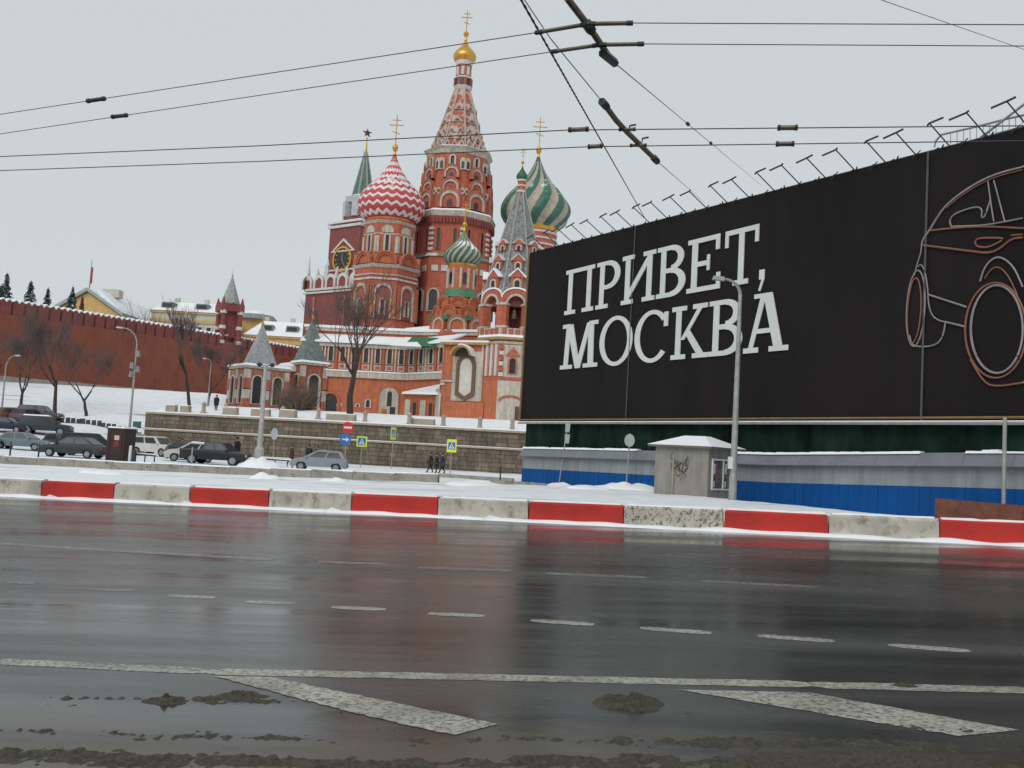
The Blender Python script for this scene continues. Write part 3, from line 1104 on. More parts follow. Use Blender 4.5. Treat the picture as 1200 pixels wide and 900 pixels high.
s.build('dome', GOLD, central, smooth=True)
cross(central, C.X, C.Y, zz(48), zz(12), 1.15)

# ---- chapel with the red and white zigzag dome
A = TW(458.6, 241, 138)
s = MB()
zz = lambda y: A.z(y)
mm = A.m
ARot = math.radians(4)
octa(s, A, 5.0, zz(319), mm(37.5), mm(36), 0, ARot)
octa(s, A, zz(304), zz(262), mm(29), mm(28.5), 0, ARot)
octa(s, A, zz(316), zz(303), mm(33), mm(29.5), 0, ARot)
ch = s.build('zigzag_chapel_tower', [BRICK], cath)
s = MB()
octa(s, A, zz(320.5), zz(317), mm(37), mm(39.5), 0, ARot)
octa(s, A, zz(317), zz(316), mm(39.5), mm(36), 1, ARot)
octa(s, A, zz(334), zz(332), mm(37.5), mm(37.7), 2, ARot)
octa(s, A, zz(329), zz(327.5), mm(37.3), mm(37.6), 0, ARot)
octa(s, A, zz(268), zz(265), mm(29), mm(31), 0, ARot)
octa(s, A, zz(281), zz(279.5), mm(28.9), mm(29.2), 0, ARot)
s.build('cornice', [CREAM, SNOW, WHITE], ch)
s = MB()
s.frus(A.X, A.Y, zz(265), zz(260), mm(27.5), mm(28.5), 40, 0, 0)
s.build('gilded_ring', [GOLD], ch)
for i in range(-3, 4):
    w = 2 * mm(34) * math.tan(math.pi / 8)
    f = A.fr(mm(34), ARot, i, zz(316))
    koko(ch, f, w * .92, zz(301) - zz(316), 0, 0, .6, BRICKO, BRICK, BRICKO, False)
    f = A.fr(mm(28.8), ARot, i, zz(302))
    w = 2 * mm(28.8) * math.tan(math.pi / 8)
    window(ch, f, w * .16, zz(282) - zz(301), 0, .2, .3, .18, CREAM)
    s = MB()
    for k in (-.45, .45):
        s.slab(f, rect(w * k - .2, 0, w * k + .2, zz(283) - zz(302)), 0, .16, 0)
    f = A.fr(mm(28.7), ARot, i, zz(279.5))
    s.slab(f, arch(1.7, 1.1, 0, .1, 8), 0, .12, 0)
    s.build('pilaster', [CREAM], ch)
    f = A.fr(mm(36.9), ARot, i, zz(378))
    w = 2 * mm(37) * math.tan(math.pi / 8)
    s = MB()
    for k in (-.42, .42):
        s.slab(f, rect(w * k - .28, 0, w * k + .28, zz(340) - zz(378)), 0, .28, 0)
    s.ring(f, arch(w * .66, zz(338) - zz(378), 0, 0, 10), arch(w * .54, (zz(338) - zz(378)) * .92, 0, 0, 10), -.1, .25, 1)
    s.build('panel_frame', [BRICKO, CREAM], ch)
    window(ch, f, w * .13, (zz(355) - zz(376)) * .8, 0, .6, .22, .3, CREAM)
def chevron(u, v):
    t = (u * 22) % 1.0
    tri = abs(t - .5) * 2
    x = v * 17 + tri * .75
    if v > .93: return 0
    return 0 if (x % 1.9) < (1.22 if v < .42 else 1.0) else 1
s = MB()
s.lathe(A.X, A.Y, onion_prof(zz(262), zz(181), mm(40), 110), 220, mf=chevron,
        rf=lambda u, v: 1 + (.012 if chevron(u, v) else 0.0))
s.build('dome', [DRED, DWHITE], ch, smooth=False)
cross(ch, A.X, A.Y, zz(184), zz(135), 1.1)

# ---- small chapel with the thin swirled stripes
B = TW(542.5, 299, 130)
s = MB()
zz = lambda y: B.z(y)
mm = B.m
s.frus(B.X, B.Y, zz(346), zz(313), mm(17), mm(16.5), 32)
octa(s, B, 5.0, zz(392), mm(33), mm(33))
octa(s, B, zz(392), zz(366), mm(29), mm(27))
octa(s, B, zz(366), zz(350), mm(25), mm(20))
sc = s.build('small_chapel_tower', [BRICKO], cath)
s = MB()
s.frus(B.X, B.Y, zz(351), zz(341), mm(23), mm(17), 32)
s.build('roof_skirt', [GREENP], sc)
s = MB()
s.frus(B.X, B.Y, zz(315), zz(311), mm(15.5), mm(17.5), 32)
s.build('gilded_ring', [GOLD], sc)
for i in range(-4, 5):
    a = -math.pi / 2 + i * math.pi / 6
    f = Fr((B.X + mm(16.8) * math.cos(a), B.Y + mm(16.8) * math.sin(a), zz(340)), a)
    s = MB()
    s.slab(f, rect(-.16, 0, .16, zz(317) - zz(340)), -.1, .12, 0)
    if i % 2 == 0:
        s.slab(f, arch(.42, 1.6, .53, .6, 6), -.2, .06, 1)
    s.build('pilaster', [CREAM, DARK], sc)
for i in range(-3, 4):
    w = 2 * mm(29) * math.tan(math.pi / 8)
    koko(sc, B.fr(mm(29.4), 0, i, zz(391)), w * .95, zz(373) - zz(391), 0, 0, .45, BRICKO, CREAM, BRICKO, False)
    koko(sc, B.fr(mm(27.2), math.pi / 8, i, zz(375)), w * .85, zz(361) - zz(375), 0, 0, .4, BRICKO, BRICK, BRICKO, False)
    koko(sc, B.fr(mm(23.4), 0, i, zz(364)), w * .75, zz(350) - zz(364), 0, 0, .4, BRICKO, BRICK, BRICKO, False)
    for k in (-.5, .5):
        s = MB()
        f = B.fr(mm(29.2), 0, i, zz(374))
        s.slab(f, [(w * k - .6, 0), (w * k, -.7), (w * k + .6, 0)], 0, .45, 0)
        s.build('green_valley', [GREENP], sc)
def swirl(n, tw, share_):
    return lambda u, v: 0 if ((u * n + tw * v) % 1.0) < share_ or v > .93 else 1
sw = swirl(17, -3.6, .55)
s = MB()
s.lathe(B.X, B.Y, onion_prof(zz(312), zz(269), mm(22.6), 60), 170, mf=sw, rf=lambda u, v: 1 + .035 * math.sin(2 * math.pi * (u * 17 - 3.6 * v)))
s.build('dome', [GREEND, BEIGE], sc)
cross(sc, B.X, B.Y, zz(271), zz(236), .9)

# ---- chapel with the broad green and beige swirls
E_ = TW(627.5, 248, 146)
s = MB()
zz = lambda y: E_.z(y)
mm = E_.m
octa(s, E_, 5.0, zz(330), mm(38), mm(38))
s.frus(E_.X, E_.Y, zz(330), zz(296), mm(36), mm(29.5), 32)
s.frus(E_.X, E_.Y, zz(296), zz(270), mm(27.5), mm(26.5), 32)
ec = s.build('swirl_chapel_tower', [BRICK], cath)
s = MB()
for ya, yb, ra in ((277, 274.5, 27.6), (284, 282, 27.8), (291, 289, 28.2), (298, 295, 30)):
    s.frus(E_.X, E_.Y, zz(ya), zz(yb), mm(ra), mm(ra), 32)
s.build('white_band', [WHITE], ec)
s = MB()
s.frus(E_.X, E_.Y, zz(273), zz(267), mm(26.5), mm(28), 40)
s.build('gilded_ring', [GOLD], ec)
sw2 = swirl(10, -1.9, .53)
s = MB()
s.lathe(E_.X, E_.Y, onion_prof(zz(269), zz(184), mm(40.5), 100), 200, mf=sw2, rf=lambda u, v: 1 + .05 * math.sin(2 * math.pi * (u * 10 - 1.9 * v - .02)))
s.build('dome', [GREEND, BEIGE], ec)
cross(ec, E_.X, E_.Y, zz(187), zz(137), 1.1)

# ---- upper gallery storey and lower walls
def wall_run(s, pts, z0, z1, depth=3.0, m=0):
    """walls through plan points, left to right, as thick prisms"""
    for (x0, y0), (x1, y1) in zip(pts, pts[1:]):
        s.hexa([(x0, y0, z0), (x1, y1, z0), (x1 , y1 + depth, z0), (x0, y0 + depth, z0)],
               [(x0, y0, z1), (x1, y1, z1), (x1, y1 + depth, z1), (x0, y0 + depth, z1)], m)
def pl(x, y, D):
    p = at(x, y, D)
    return (p.x, p.y)
g0, g1, g2 = pl(352, 440, 127), pl(476, 445, 126), pl(522, 450, 119.5)
GZ0 = 5.2
zt = zat(g1[0], g1[1], 386)
zf = zat(g1[0], g1[1], 441)      # gallery floor band
zr = zat(g1[0], g1[1], 406)      # gallery eave
s = MB()
wall_run(s, [(g0[0], g0[1] + 2.6), (g1[0] + .6, g1[1] + 2.6), (g2[0] + 5, g2[1] + 5)], GZ0, zt, 9)
body = s.build('main_body', [BRICK], cath)
s = MB()
wall_run(s, [(g0[0] - .5, g0[1] + 2.2), (g1[0] + .6, g1[1] + 2.2), (g2[0] + 5, g2[1] + 4.6)], zt, zt + .35, 10)
s.build('roof_snow', [SNOW], body)
s = MB()
wall_run(s, [(g0[0] - .3, g0[1] + 2.35), (g1[0] + .6, g1[1] + 2.35), (g2[0] + 5, g2[1] + 4.75)], zt - .45, zt - .004, 9)
s.build('cornice', [CREAM], body)
s = MB()
wall_run(s, [(g0[0] - .1, g0[1] + 2.5), (g1[0] + .6, g1[1] + 2.5), (g2[0] + 5, g2[1] + 4.9)], zt - 1.9, zt - 1.6, 9)
s.build('string_course', [CREAM], body)
# stepped roof between the two front towers
p = at(497, 378, 132)
s = MB()
s.hexa([(p.x - 2.6, p.y - 3, zt + .3), (p.x + 2.6, p.y - 3, zt + .3), (p.x + 2.6, p.y + 6, zt + .3), (p.x - 2.6, p.y + 6, zt + .3)],
       [(p.x - 2.2, p.y - 2.6, zt + .6), (p.x + 2.4, p.y - 2.6, zt + 1.3), (p.x + 2.4, p.y + 6, zt + 2), (p.x - 2.2, p.y + 6, zt + 1.2)])
s.build('roof_snow', [SNOW], body)
s = MB()
wall_run(s, [g0, g1, g2], GZ0, zr, 3.2)
gal = s.build('gallery', [BRICKO], cath)
def face_fr(a, b, z):
    ang = math.atan2(b[1] - a[1], b[0] - a[0]) - math.pi / 2
    return Fr((a[0], a[1], z), ang), math.hypot(b[0] - a[0], b[1] - a[1])
for a, b, nwin, sk in ((g0, g1, 9, 0), (g1, g2, 4, 0)):
    f, w = face_fr(a, b, zf)
    s = MB()
    s.slab(f, rect(0, -.55, w, .25), 0, .32, 0)
    s.slab(f, rect(0, .25, w, .42), 0, .42, 1)
    s.slab(f, rect(0, zr - zf - .5, w, zr - zf - .02), 0, .30, 0)
    s.build('floor_band', [CREAM, SNOW], gal)
    for k in range(nwin):
        cx = w * (k + .5) / nwin
        hh = (zr - zf)
        window(gal, f, w / nwin * .36, hh * .50, cx, hh * .38, w / nwin * .10, .2, CREAM)
        s = MB()
        s.slab(f, rect(cx - w / nwin * .30, hh * .14, cx + w / nwin * .30, hh * .32), 0, .12, 0)
        s.slab(f, rect(cx - w / nwin * .18, hh * .18, cx + w / nwin * .18, hh * .28), .12, .16, 1)
        s.build('sill_panel', [CREAM, BRICK], gal)
        s = MB()
        s.slab(f, rect(cx + w / nwin * .44, .42, cx + w / nwin * .56, hh - .5), 0, .2, 0)
        s.build('pilaster', [CREAM if k % 2 else BRICK], gal)
    s = MB()      # lean-to roof of the gallery
    q = [f.p(-.2, zr - zf, .6), f.p(w + .1, zr - zf, .6), f.p(w + .1, zr - zf + 1.4, -2.9), f.p(-.2, zr - zf + 1.4, -2.9)]
    q2 = [x + Vector((0, 0, .22)) for x in q]
    s.hexa(q, q2)
    s.build('roof_snow', [SNOW], gal)
# little green gable on the gallery roof
pa = at(500, 404, 123)
s = MB()
pz = zat(pa.x, pa.y, 408)
s.hexa([(pa.x - 2.8, pa.y - 1.8, pz), (pa.x + 1.7, pa.y - 2.6, pz), (pa.x + 1.7, pa.y + 4, pz), (pa.x - 2.8, pa.y + 4, pz)],
       [(pa.x - 2.0, pa.y + .6, pz + 1.5), (pa.x + 1.5, pa.y + .3, pz + 1.5), (pa.x + 1.5, pa.y + 3.6, pz + 1.6), (pa.x - 2.0, pa.y + 3.6, pz + 1.6)])
s.build('green_gable', [mat('plain_green_roof', (0.03, 0.15, 0.06), 0.6, 0.25, 1.5)], gal)
s = MB()
s.hexa([(pa.x - 4.6, pa.y - 2.0, pz - .1), (pa.x - .4, pa.y - 2.4, pz - .1), (pa.x - .9, pa.y + 2, pz), (pa.x - 3.6, pa.y + 2, pz)],
       [(pa.x - 4.2, pa.y - 1.6, pz + .15), (pa.x - .7, pa.y - 2.2, pz + .15), (pa.x - 1.9, pa.y + 1.2, pz + 1.45), (pa.x - 3.0, pa.y + 1.2, pz + 1.45)])
s.build('roof_snow', [SNOW], gal)
# portal with pale arched surround in the lower wall, small windows, big arched passages at the far end
f, w = face_fr(g0, g1, GZ0)
def apx(px): return (at(px, 470, 126).x - g0[0]) / (g1[0] - g0[0]) * w
s = MB()
c = apx(456)
s.slab(f, arch(2.6, 4.3, c, .1, 10), 0, .22, 0)
s.slab(f, arch(.62, 2.0, c + .05, 1.9, 8), .22, .26, 1)
s.slab(f, rect(c + .2, .3, c + .9, 1.8), .22, .27, 1)
s.slab(f, rect(c - .95, .2, c - .2, 1.5), .22, .28, 2)
s.slab(f, rect(c - 1.2, -.2, c + 1.1, .75), .22, .6, 3)
s.build('portal', [CREAM, DARK, BRICKO, mat('green_box', (0.22, 0.30, 0.22), 0.7, 0.1, 2)], gal)
for px, ww, hh in ((431, .5, 1.0), (397, .35, .35), (419, .35, .35)):
    window(gal, f, ww, hh, apx(px), 1.6, .2, .12, CREAM)
for px, ww, hh in ((386, 2.0, 3.4), (363, 1.7, 2.9)):
    window(gal, f, ww, hh, apx(px), -.2, .35, .3, BRICKO, 'archway')
# snowy porch by the stairs
pp = at(493, 470, 117.5)
pz0 = TZ(pp.x, pp.y) - .1
ze = zat(pp.x, pp.y, 463)
s = MB()
s.box((pp.x, pp.y + 1.2, pz0), (4.1, 2.6, ze - pz0), math.radians(-8))
po = s.build('porch', [BRICKO], cath)
s = MB()
s.hexa([(pp.x - 2.4, pp.y - .5, ze), (pp.x + 2.3, pp.y - 1.1, ze + .1), (pp.x + 2.3, pp.y + 3, ze + .3), (pp.x - 2.4, pp.y + 3, ze + .2)],
       [(pp.x - 2.3, pp.y - .4, ze + .25), (pp.x + 2.2, pp.y - 1.0, ze + .4), (pp.x + 2.1, pp.y + 3, ze + 1.75), (pp.x - 1.0, pp.y + 3, ze + .8)])
s.build('roof_snow', [SNOW], po)
f = Fr((pp.x, pp.y - .12, pz0), -math.pi / 2 - math.radians(8))
for k in (-1.6, .35):
    s = MB()
    s.slab(f, rect(k - .35, .1, k + .35, 2.1), 0, .2, 0)
    s.build('pale_panel', [CREAM], po)
for k in (-.7, 1.35):
    window(po, f, .45, 1.6, k, .2, .12, .15, BRICKO)
s = MB()
s.slab(f, rect(2.0, 0, 2.55, 3.6), 0, .5, 0)
s.build('pale_pillar', [CREAM], po)

# ---- tented porch at the far left, second smaller tented porch beside it
def porch(px, py_base, D, half, eave, apex, tent_half, rot, lab_mat, name, nar, tent_m):
    P_ = at(px, py_base, D)
    s = MB()
    z0 = TZ(P_.x, P_.y) - .3
    k = D / F
    a = half * k / (abs(math.cos(rot)) + abs(math.sin(rot)))
    ze, za = zat(P_.x, P_.y, eave), zat(P_.x, P_.y, apex)
    s.box((P_.x, P_.y, z0), (2 * a, 2 * a, ze - z0), rot)
    o = s.build(name, [lab_mat], cath)
    s = MB()
    s.box((P_.x, P_.y, ze - .45), (2 * a + .5, 2 * a + .5, .3), rot, 0)
    s.box((P_.x, P_.y, ze - .15), (2 * a + .8, 2 * a + .8, .3), rot, 1, .93)
    s.build('cornice', [CREAM, SNOW], o)
    s = MB()
    zb = ze + .2
    s.frus(P_.x, P_.y, zb, za, tent_half * k * 1.25, .12, 4, rot + math.pi / 4, 0)
    s.build('tent_roof', [tent_m], o)
    s = MB()
    s.lathe(P_.x, P_.y, [(za - .1, .14), (za + .2, .22), (za + .4, .1), (za + 1.6, .03)], 8)
    s.build('finial', [GOLD], o)
    for i in range(4):
        ang = rot - math.pi / 2 + i * math.pi / 2
        f = Fr((P_.x + a * math.cos(ang), P_.y + a * math.sin(ang), z0), ang)
        for q in range(nar):
            cx = 2 * a * ((q + .5) / nar - .5)
            window(o, f, 2 * a / nar * .42, (ze - z0) * .62, cx, .3 + (ze - z0) * .08, 2 * a / nar * .09, .22, CREAM, 'arch')
        for sg in [-1 + 2 * q / nar for q in range(nar + 1)]:
            s = MB()
            for j in range(4):
                hh = (ze - z0 - .5) / 4
                s.slab(f, rect(sg * a * .93 - .3, j * hh + .02, sg * a * .93 + .3, (j + 1) * hh - (.12 if j % 2 else .02)), 0, .3 - .08 * (j % 2), j % 2)
            s.build('banded_pillar', [BRICKT, CREAM], o)
    return o
porch(301, 472, 122, 35, 430, 381, 17, math.radians(38), mat('pale_brick', (0.42, 0.19, 0.12), .85, .25, 2, streak=.3), 'tented_porch', 2, ROOFG)
porch(360, 470, 127, 20, 425, 374, 17, math.radians(35), BRICKT, 'small_tented_porch', 1, mat('grey_green_tile', (0.15, 0.18, 0.17), .8, .4, 2, snow=.5))
s = MB()
pa, pb = at(322, 436, 124), at(352, 436, 127)
s.hexa([(pa.x, pa.y, zat(pa.x, pa.y, 433)), (pb.x, pb.y, zat(pb.x, pb.y, 436)), (pb.x, pb.y + 3, zat(pb.x, pb.y, 434)), (pa.x, pa.y + 3, zat(pa.x, pa.y, 432))],
       [(pa.x, pa.y + .3, zat(pa.x, pa.y, 429)), (pb.x, pb.y + .3, zat(pb.x, pb.y, 428)), (pb.x, pb.y + 3, zat(pb.x, pb.y, 420)), (pa.x, pa.y + 3, zat(pa.x, pa.y, 423))])
s.build('roof_snow', [SNOW], cath)
s = MB()
z0 = 5.2
s.hexa([(pa.x, pa.y + .2, z0), (pb.x, pb.y + .2, z0), (pb.x, pb.y + 3, z0), (pa.x, pa.y + 3, z0)],
       [(pa.x, pa.y + .2, zat(pa.x, pa.y, 433)), (pb.x, pb.y + .2, zat(pb.x, pb.y, 436)), (pb.x, pb.y + 3, zat(pb.x, pb.y, 436)), (pa.x, pa.y + 3, zat(pa.x, pa.y, 433))])
s.build('passage_wall', [BRICKT], cath)

# ================================================================== BELL TOWER
BT = TW(604, 343, 116)
zz = lambda y: BT.z(y)
mm = BT.m
tb = TZ(BT.X, BT.Y)
bell = thing('bell_tower', (BT.X, BT.Y, tb), 'red brick bell tower with grey tented roof and icon on its wall', 'bell tower')
BRot = math.radians(2)
s = MB()
octa(s, BT, zz(398), zz(390), mm(40), mm(40), 0, BRot)
bs = s.build('belfry_floor', [CREAM], bell)
for i in range(8):                      # eight piers with open arches between them
    a = -math.pi / 2 + BRot + (i + .5) * math.pi / 4
    R = mm(37) * OCT
    s = MB()
    z0, z1 = zz(390), zz(362)
    c = (BT.X + R * .93 * math.cos(a), BT.Y + R * .93 * math.sin(a))
    s.box((c[0], c[1], z0), (1.05, 1.25, z1 - z0), a, 0)
    for j in (0.0, .93):
        s.box((c[0], c[1], z0 + (z1 - z0) * j), (1.25, 1.45, .3), a, 1)
    s.build('pier', [BRICK, CREAM], bell)
for i in range(-4, 4):
    f = BT.fr(mm(38.5), BRot, i, zz(364))
    w = 2 * mm(38.5) * math.tan(math.pi / 8)
    hh = zz(345) - zz(364)
    s = MB()
    # spandrel wall with the opening cut out, keel-shaped top
    out = arch(w * 1.0, hh, 0, 0, 12, .25)
    out = [(-w / 2, 0), (w / 2, 0)] + [(w / 2 * math.cos(math.pi * q / 12), hh * .42 + hh * .58 * math.sin(math.pi * q / 12)) for q in range(13)]
    inn = [(-w * .29, 0), (w * .29, 0)] + [(w * .29 * math.cos(math.pi * q / 12), hh * .05 + hh * .52 * math.sin(math.pi * q / 12)) for q in range(13)]
    inn2 = [(-w * .37, 0), (w * .37, 0)] + [(w * .37 * math.cos(math.pi * q / 12), hh * .08 + hh * .62 * math.sin(math.pi * q / 12)) for q in range(13)]
    s.ring(f, out[1:] + out[:1], inn[1:] + inn[:1], -.9, 0.0, 0, closed=False)
    s.ring(f, inn2[1:] + inn2[:1], inn[1:] + inn[:1], 0.0, .18, 1, closed=False)
    ar = s.build('arch', [BRICK, CREAM], bell)
    s = MB()
    o2 = [(a_ * 1.02, b_ + .18) for a_, b_ in out[2:]]
    s.ring(f, o2, out[2:], -.7, .12, 0, closed=False)
    s.build('snow_layer', [SNOW], ar)
    s = MB()
    f2 = BT.fr(mm(40.1), BRot, i, zz(397.5))
    w2 = 2 * mm(40.1) * math.tan(math.pi / 8)
    for q in range(4):
        s.slab(f2, rect(w2 * (q - 1.5) * .23 - w2 * .08, .12, w2 * (q - 1.5) * .23 + w2 * .08, .68), 0, .1, 0)
    s.build('recessed_panel', [BRICK], bs)
s = MB()
octa(s, BT, zz(364), zz(349), mm(32), mm(31), 0, BRot)
octa(s, BT, zz(390), zz(366), mm(17), mm(17), 0, BRot)
s.build('belfry_core', [KBRICK2], bell)
for q, (dx, dy) in enumerate(((-1.4, -2.5), (1.3, -2.2), (0, -2.9))):
    s = MB()
    z1 = zz(366)
    s.lathe(BT.X + dx, BT.Y + dy, [(z1 - 1.3, .55), (z1 - 1.1, .45), (z1 - .6, .34), (z1 - .25, .28), (z1 - .05, .1), (z1 + .6, .05)], 14)
    s.build('bell', [mat('bell_bronze', (0.10, 0.085, 0.05), .5, .3, 4, metal=.6)], bell)
s = MB()
octa(s, BT, zz(350), zz(227), mm(38), mm(4.6), 0, BRot)
btent = s.build('tent_roof', [ROOFB], bell)
for i in range(8):
    s = MB()
    a = -math.pi / 2 + BRot + (i + .5) * math.pi / 4
    s.tube([(BT.X + mm(38.2) * OCT * math.cos(a), BT.Y + mm(38.2) * OCT * math.sin(a), zz(350)),
            (BT.X + mm(4.8) * OCT * math.cos(a), BT.Y + mm(4.8) * OCT * math.sin(a), zz(227))], .13, 5)
    s.build('rib', [mat('rib_grey', (0.30, 0.30, 0.29), .8, .2, 2)], btent)
for row, (ya, hh_, wf) in enumerate(((345, 22, .46), (322, 17, .46), (299, 13, .5))):
    t0 = (350 - ya) / 123
    ap = mm(38 - 33.4 * t0)
    for i in range(-4, 4):
        f = BT.fr(ap, BRot, i, zz(ya))
        w = 2 * ap * math.tan(math.pi / 8) * wf
        H_ = mm(hh_)
        s = MB()
        dback = -H_ * .42
        s.slab(f, rect(-w / 2, 0, w / 2, H_ * .62), dback, .18, 0)
        s.slab(f, [(-w * .62, H_ * .60), (w * .62, H_ * .60), (0, H_ * 1.0)], dback, .28, 0)
        s.ring(f, arch(w * .72, H_ * .55, 0, .02, 6), arch(w * .40, H_ * .44, 0, .02, 6), .18, .26, 1)
        s.slab(f, arch(w * .40, H_ * .44, 0, .02, 6), .18, .20, 2)
        for sg in (-1, 1):
            s.slab(f, [(sg * w * .66, H_ * .6), (0, H_ * 1.04), (0, H_ * 1.12), (sg * w * .74, H_ * .66)] if sg > 0 else
                   [(sg * w * .66, H_ * .6), (sg * w * .74, H_ * .66), (0, H_ * 1.12), (0, H_ * 1.04)], dback, .3, 3)
        s.build('lucarne', [BRICK, CREAM, DARK, WHITE if row else SNOW], btent)
s = MB()
s.frus(BT.X, BT.Y, zz(227), zz(212), mm(5.0), mm(4.4), 16, 0, 0)
for ya, yb in ((226, 223.5), (219, 217.5), (213, 211)):
    s.frus(BT.X, BT.Y, zz(ya), zz(yb), mm(5.6), mm(5.6), 16, 0, 1)
s.build('neck_drum', [BRICK, WHITE], bell)
s = MB()
s.lathe(BT.X, BT.Y, onion_prof(zz(211.5), zz(194), mm(6.8), 24), 24)
s.build('dome', [mat('small_dome_green', (0.02, 0.11, 0.055), .5, .2, 2)], bell, smooth=True)
cross(bell, BT.X, BT.Y, zz(195), zz(174), .55)
# eight-sided lower storey; pillars on its left cant, a framed window and pale wall on the front
zt2 = zz(403)
zm = zz(447)
s = MB()
octa(s, BT, zm, zt2, mm(37), mm(37), 0, BRot)
octa(s, BT, tb - .8, zm, mm(38), mm(38), 0, BRot)
blk = s.build('lower_storey', [BRICKO], bell)
s = MB()
octa(s, BT, zt2 - .5, zt2 - .2, mm(38), mm(39), 2, BRot)
octa(s, BT, zt2, zt2 + .3, mm(41), mm(42), 0, BRot)
octa(s, BT, zt2 + .3, zt2 + .6, mm(41.5), mm(40), 1, BRot)
octa(s, BT, zm - .2, zm + .2, mm(38.4), mm(38.4), 3, BRot)
OCHE = mat('ochre_eave', (0.38, 0.24, 0.09), .8, .3, 2)
s.build('eave', [OCHE, SNOW, CREAM, BRICK], blk)
for i in range(-3, 4):
    f = BT.fr(mm(37), BRot, i, zm)
    w = 2 * mm(37) * math.tan(math.pi / 8)
    hh = zt2 - zm
    if i % 2:
        for k in (-.34, -.1, .14, .38):
            s = MB()
            s.slab(f, rect(w * k - .16, .3, w * k + .16, hh - .6), 0, .25, 0)
            s.build('half_column', [WHITE], blk)
    else:
        for k in (-.42, .42):
            s = MB()
            for q in range(6):
                s.slab(f, rect(w * k - .26, .25 + q * (hh - .8) / 6, w * k + .26, .25 + (q + .72) * (hh - .8) / 6), 0, .22, q % 2)
            s.build('banded_pilaster', [WHITE, BRICK], blk)
        s = MB()
        s.slab(f, rect(-1.25, .2, 1.25, hh - .6), 0, .08, 0)
        s.slab(f, [(-.9, hh * .58), (.9, hh * .58), (0, hh * .82)], .08, .22, 1)
        s.build('window_surround', [CREAM, BRICK], blk)
        f2 = BT.fr(mm(37) + .08, BRot, i, zm)
        window(blk, f2, .7, hh * .38, 0, hh * .14, .22, .2, BRICK)
        f3 = BT.fr(mm(38), BRot, i, tb)
        s = MB()
        ww = 2 * mm(38) * math.tan(math.pi / 8)
        s.slab(f3, rect(-ww * .5, -.5, ww * .5, zm - tb - .25), 0, .1, 0)
        s.ring(f3, [(1.5 * math.cos(t_), 2.2 + .7 * math.sin(t_)) for t_ in [math.pi * q / 10 for q in range(11)]],
               [(1.2 * math.cos(t_), 2.15 + .5 * math.sin(t_)) for t_ in [math.pi * q / 10 for q in range(11)]], .1, .22, 1, closed=False)
        s.slab(f3, rect(.6, -.3, 1.5, 1.6), .1, .16, 2)
        s.build('pale_wall', [CREAM, BRICK, mat('brown_door', (0.10, 0.05, 0.035), .7, .3, 3)], blk)
# icon wing on the left with a painted icon under a curved hood
w0, w1 = at(517, 450, 115.5), at(569, 450, 113.5)
f, w = face_fr((w0.x, w0.y), (w1.x, w1.y), tb)
ht = zat(w0.x, w0.y, 404) - tb
s = MB()
s.slab(f, rect(0, -.8, w + .2, ht), -5.0, 0, 0)
wing = s.build('icon_wing', [BRICKO], bell)
def fx(px): return (at(px, 440, 114.5).x - w0.x) / (w1.x - w0.x) * w
def fz(py): return zat((w0.x + w1.x) / 2, 114.5, py) - tb
s = MB()
s.slab(f, rect(-.25, ht, w + .3, ht + .3), -5, .5, 0)
s.slab(f, rect(-.2, ht + .3, w + .3, ht + .55), -5, .4, 1)
s.build('eave', [OCHE, SNOW], wing)
s = MB()
s.slab(f, rect(-.05, fz(448), fx(535), fz(446)), 0, .2, 2)
s.build('string_course', [OCHE, SNOW, CREAM], wing)
s = MB()
s.slab(f, rect(-.05, fz(452), fx(522), fz(449)), 0, .2, 2)
s.build('string_course', [OCHE, SNOW, CREAM], wing)
s = MB()
s.slab(f, rect(-.1, -.6, fx(518.5), fz(462)), 0, .25, 2)
s.slab(f, rect(fx(520), -.6, w, fz(471)), 0, .35, 3)
s.build('plinth', [OCHE, SNOW, CREAM, BRICKO], wing)
s = MB()
s.slab(f, rect(fx(530), fz(470), fx(566), fz(412)), 0, .12, 0)
s.build('pale_niche', [CREAM], wing)
s = MB()
x0, x1, za, zb = fx(535), fx(558), fz(463), fz(416)
o_ = [(x0, za), ((x0 + x1) / 2, za - .7), (x1, za)] + [((x0 + x1) / 2 + (x1 - x0) / 2 * math.cos(t_), zb - (x1 - x0) / 2 + (x1 - x0) / 2 * math.sin(t_)) for t_ in [math.pi * q / 8 for q in range(9)]]
cx_, cz_ = (x0 + x1) / 2, (za + zb) / 2
i_ = [(cx_ + (a - cx_) * .66, cz_ + (b - cz_) * .84) for a, b in o_]
s.ring(f, o_, i_, .12, .34, 0)
s.slab(f, i_, .12, .18, 1)
s.build('icon', [mat('carved_frame', (0.13, 0.075, 0.04), .6, .3, 4), mat('icon_glazing', (0.55, 0.53, 0.48), .5, .15, 1.5)], wing)
s = MB()
hx, hz = fx(544), fz(418)
R_ = fx(556) - fx(544)
hood_o = [(hx + R_ * 1.05 * math.cos(t_), hz + R_ * .95 * math.sin(t_)) for t_ in [math.pi * (q / 12) for q in range(13)]]
hood_i = [(hx + R_ * .86 * math.cos(t_), hz + R_ * .78 * math.sin(t_)) for t_ in [math.pi * (q / 12) for q in range(13)]]
s.ring(f, hood_o, hood_i, .1, 1.7, 0, closed=False)
s.slab(f, hood_i, .1, .5, 1)
hood = s.build('hood', [OCHE, mat('hood_soffit', (0.05, 0.04, 0.03), .8, .3, 2)], wing)
s = MB()
s.ring(f, [(a, b + .16) for a, b in hood_o[:8]], hood_o[:8], .1, 1.6, 0, closed=False)
s.build('snow_layer', [SNOW], hood)

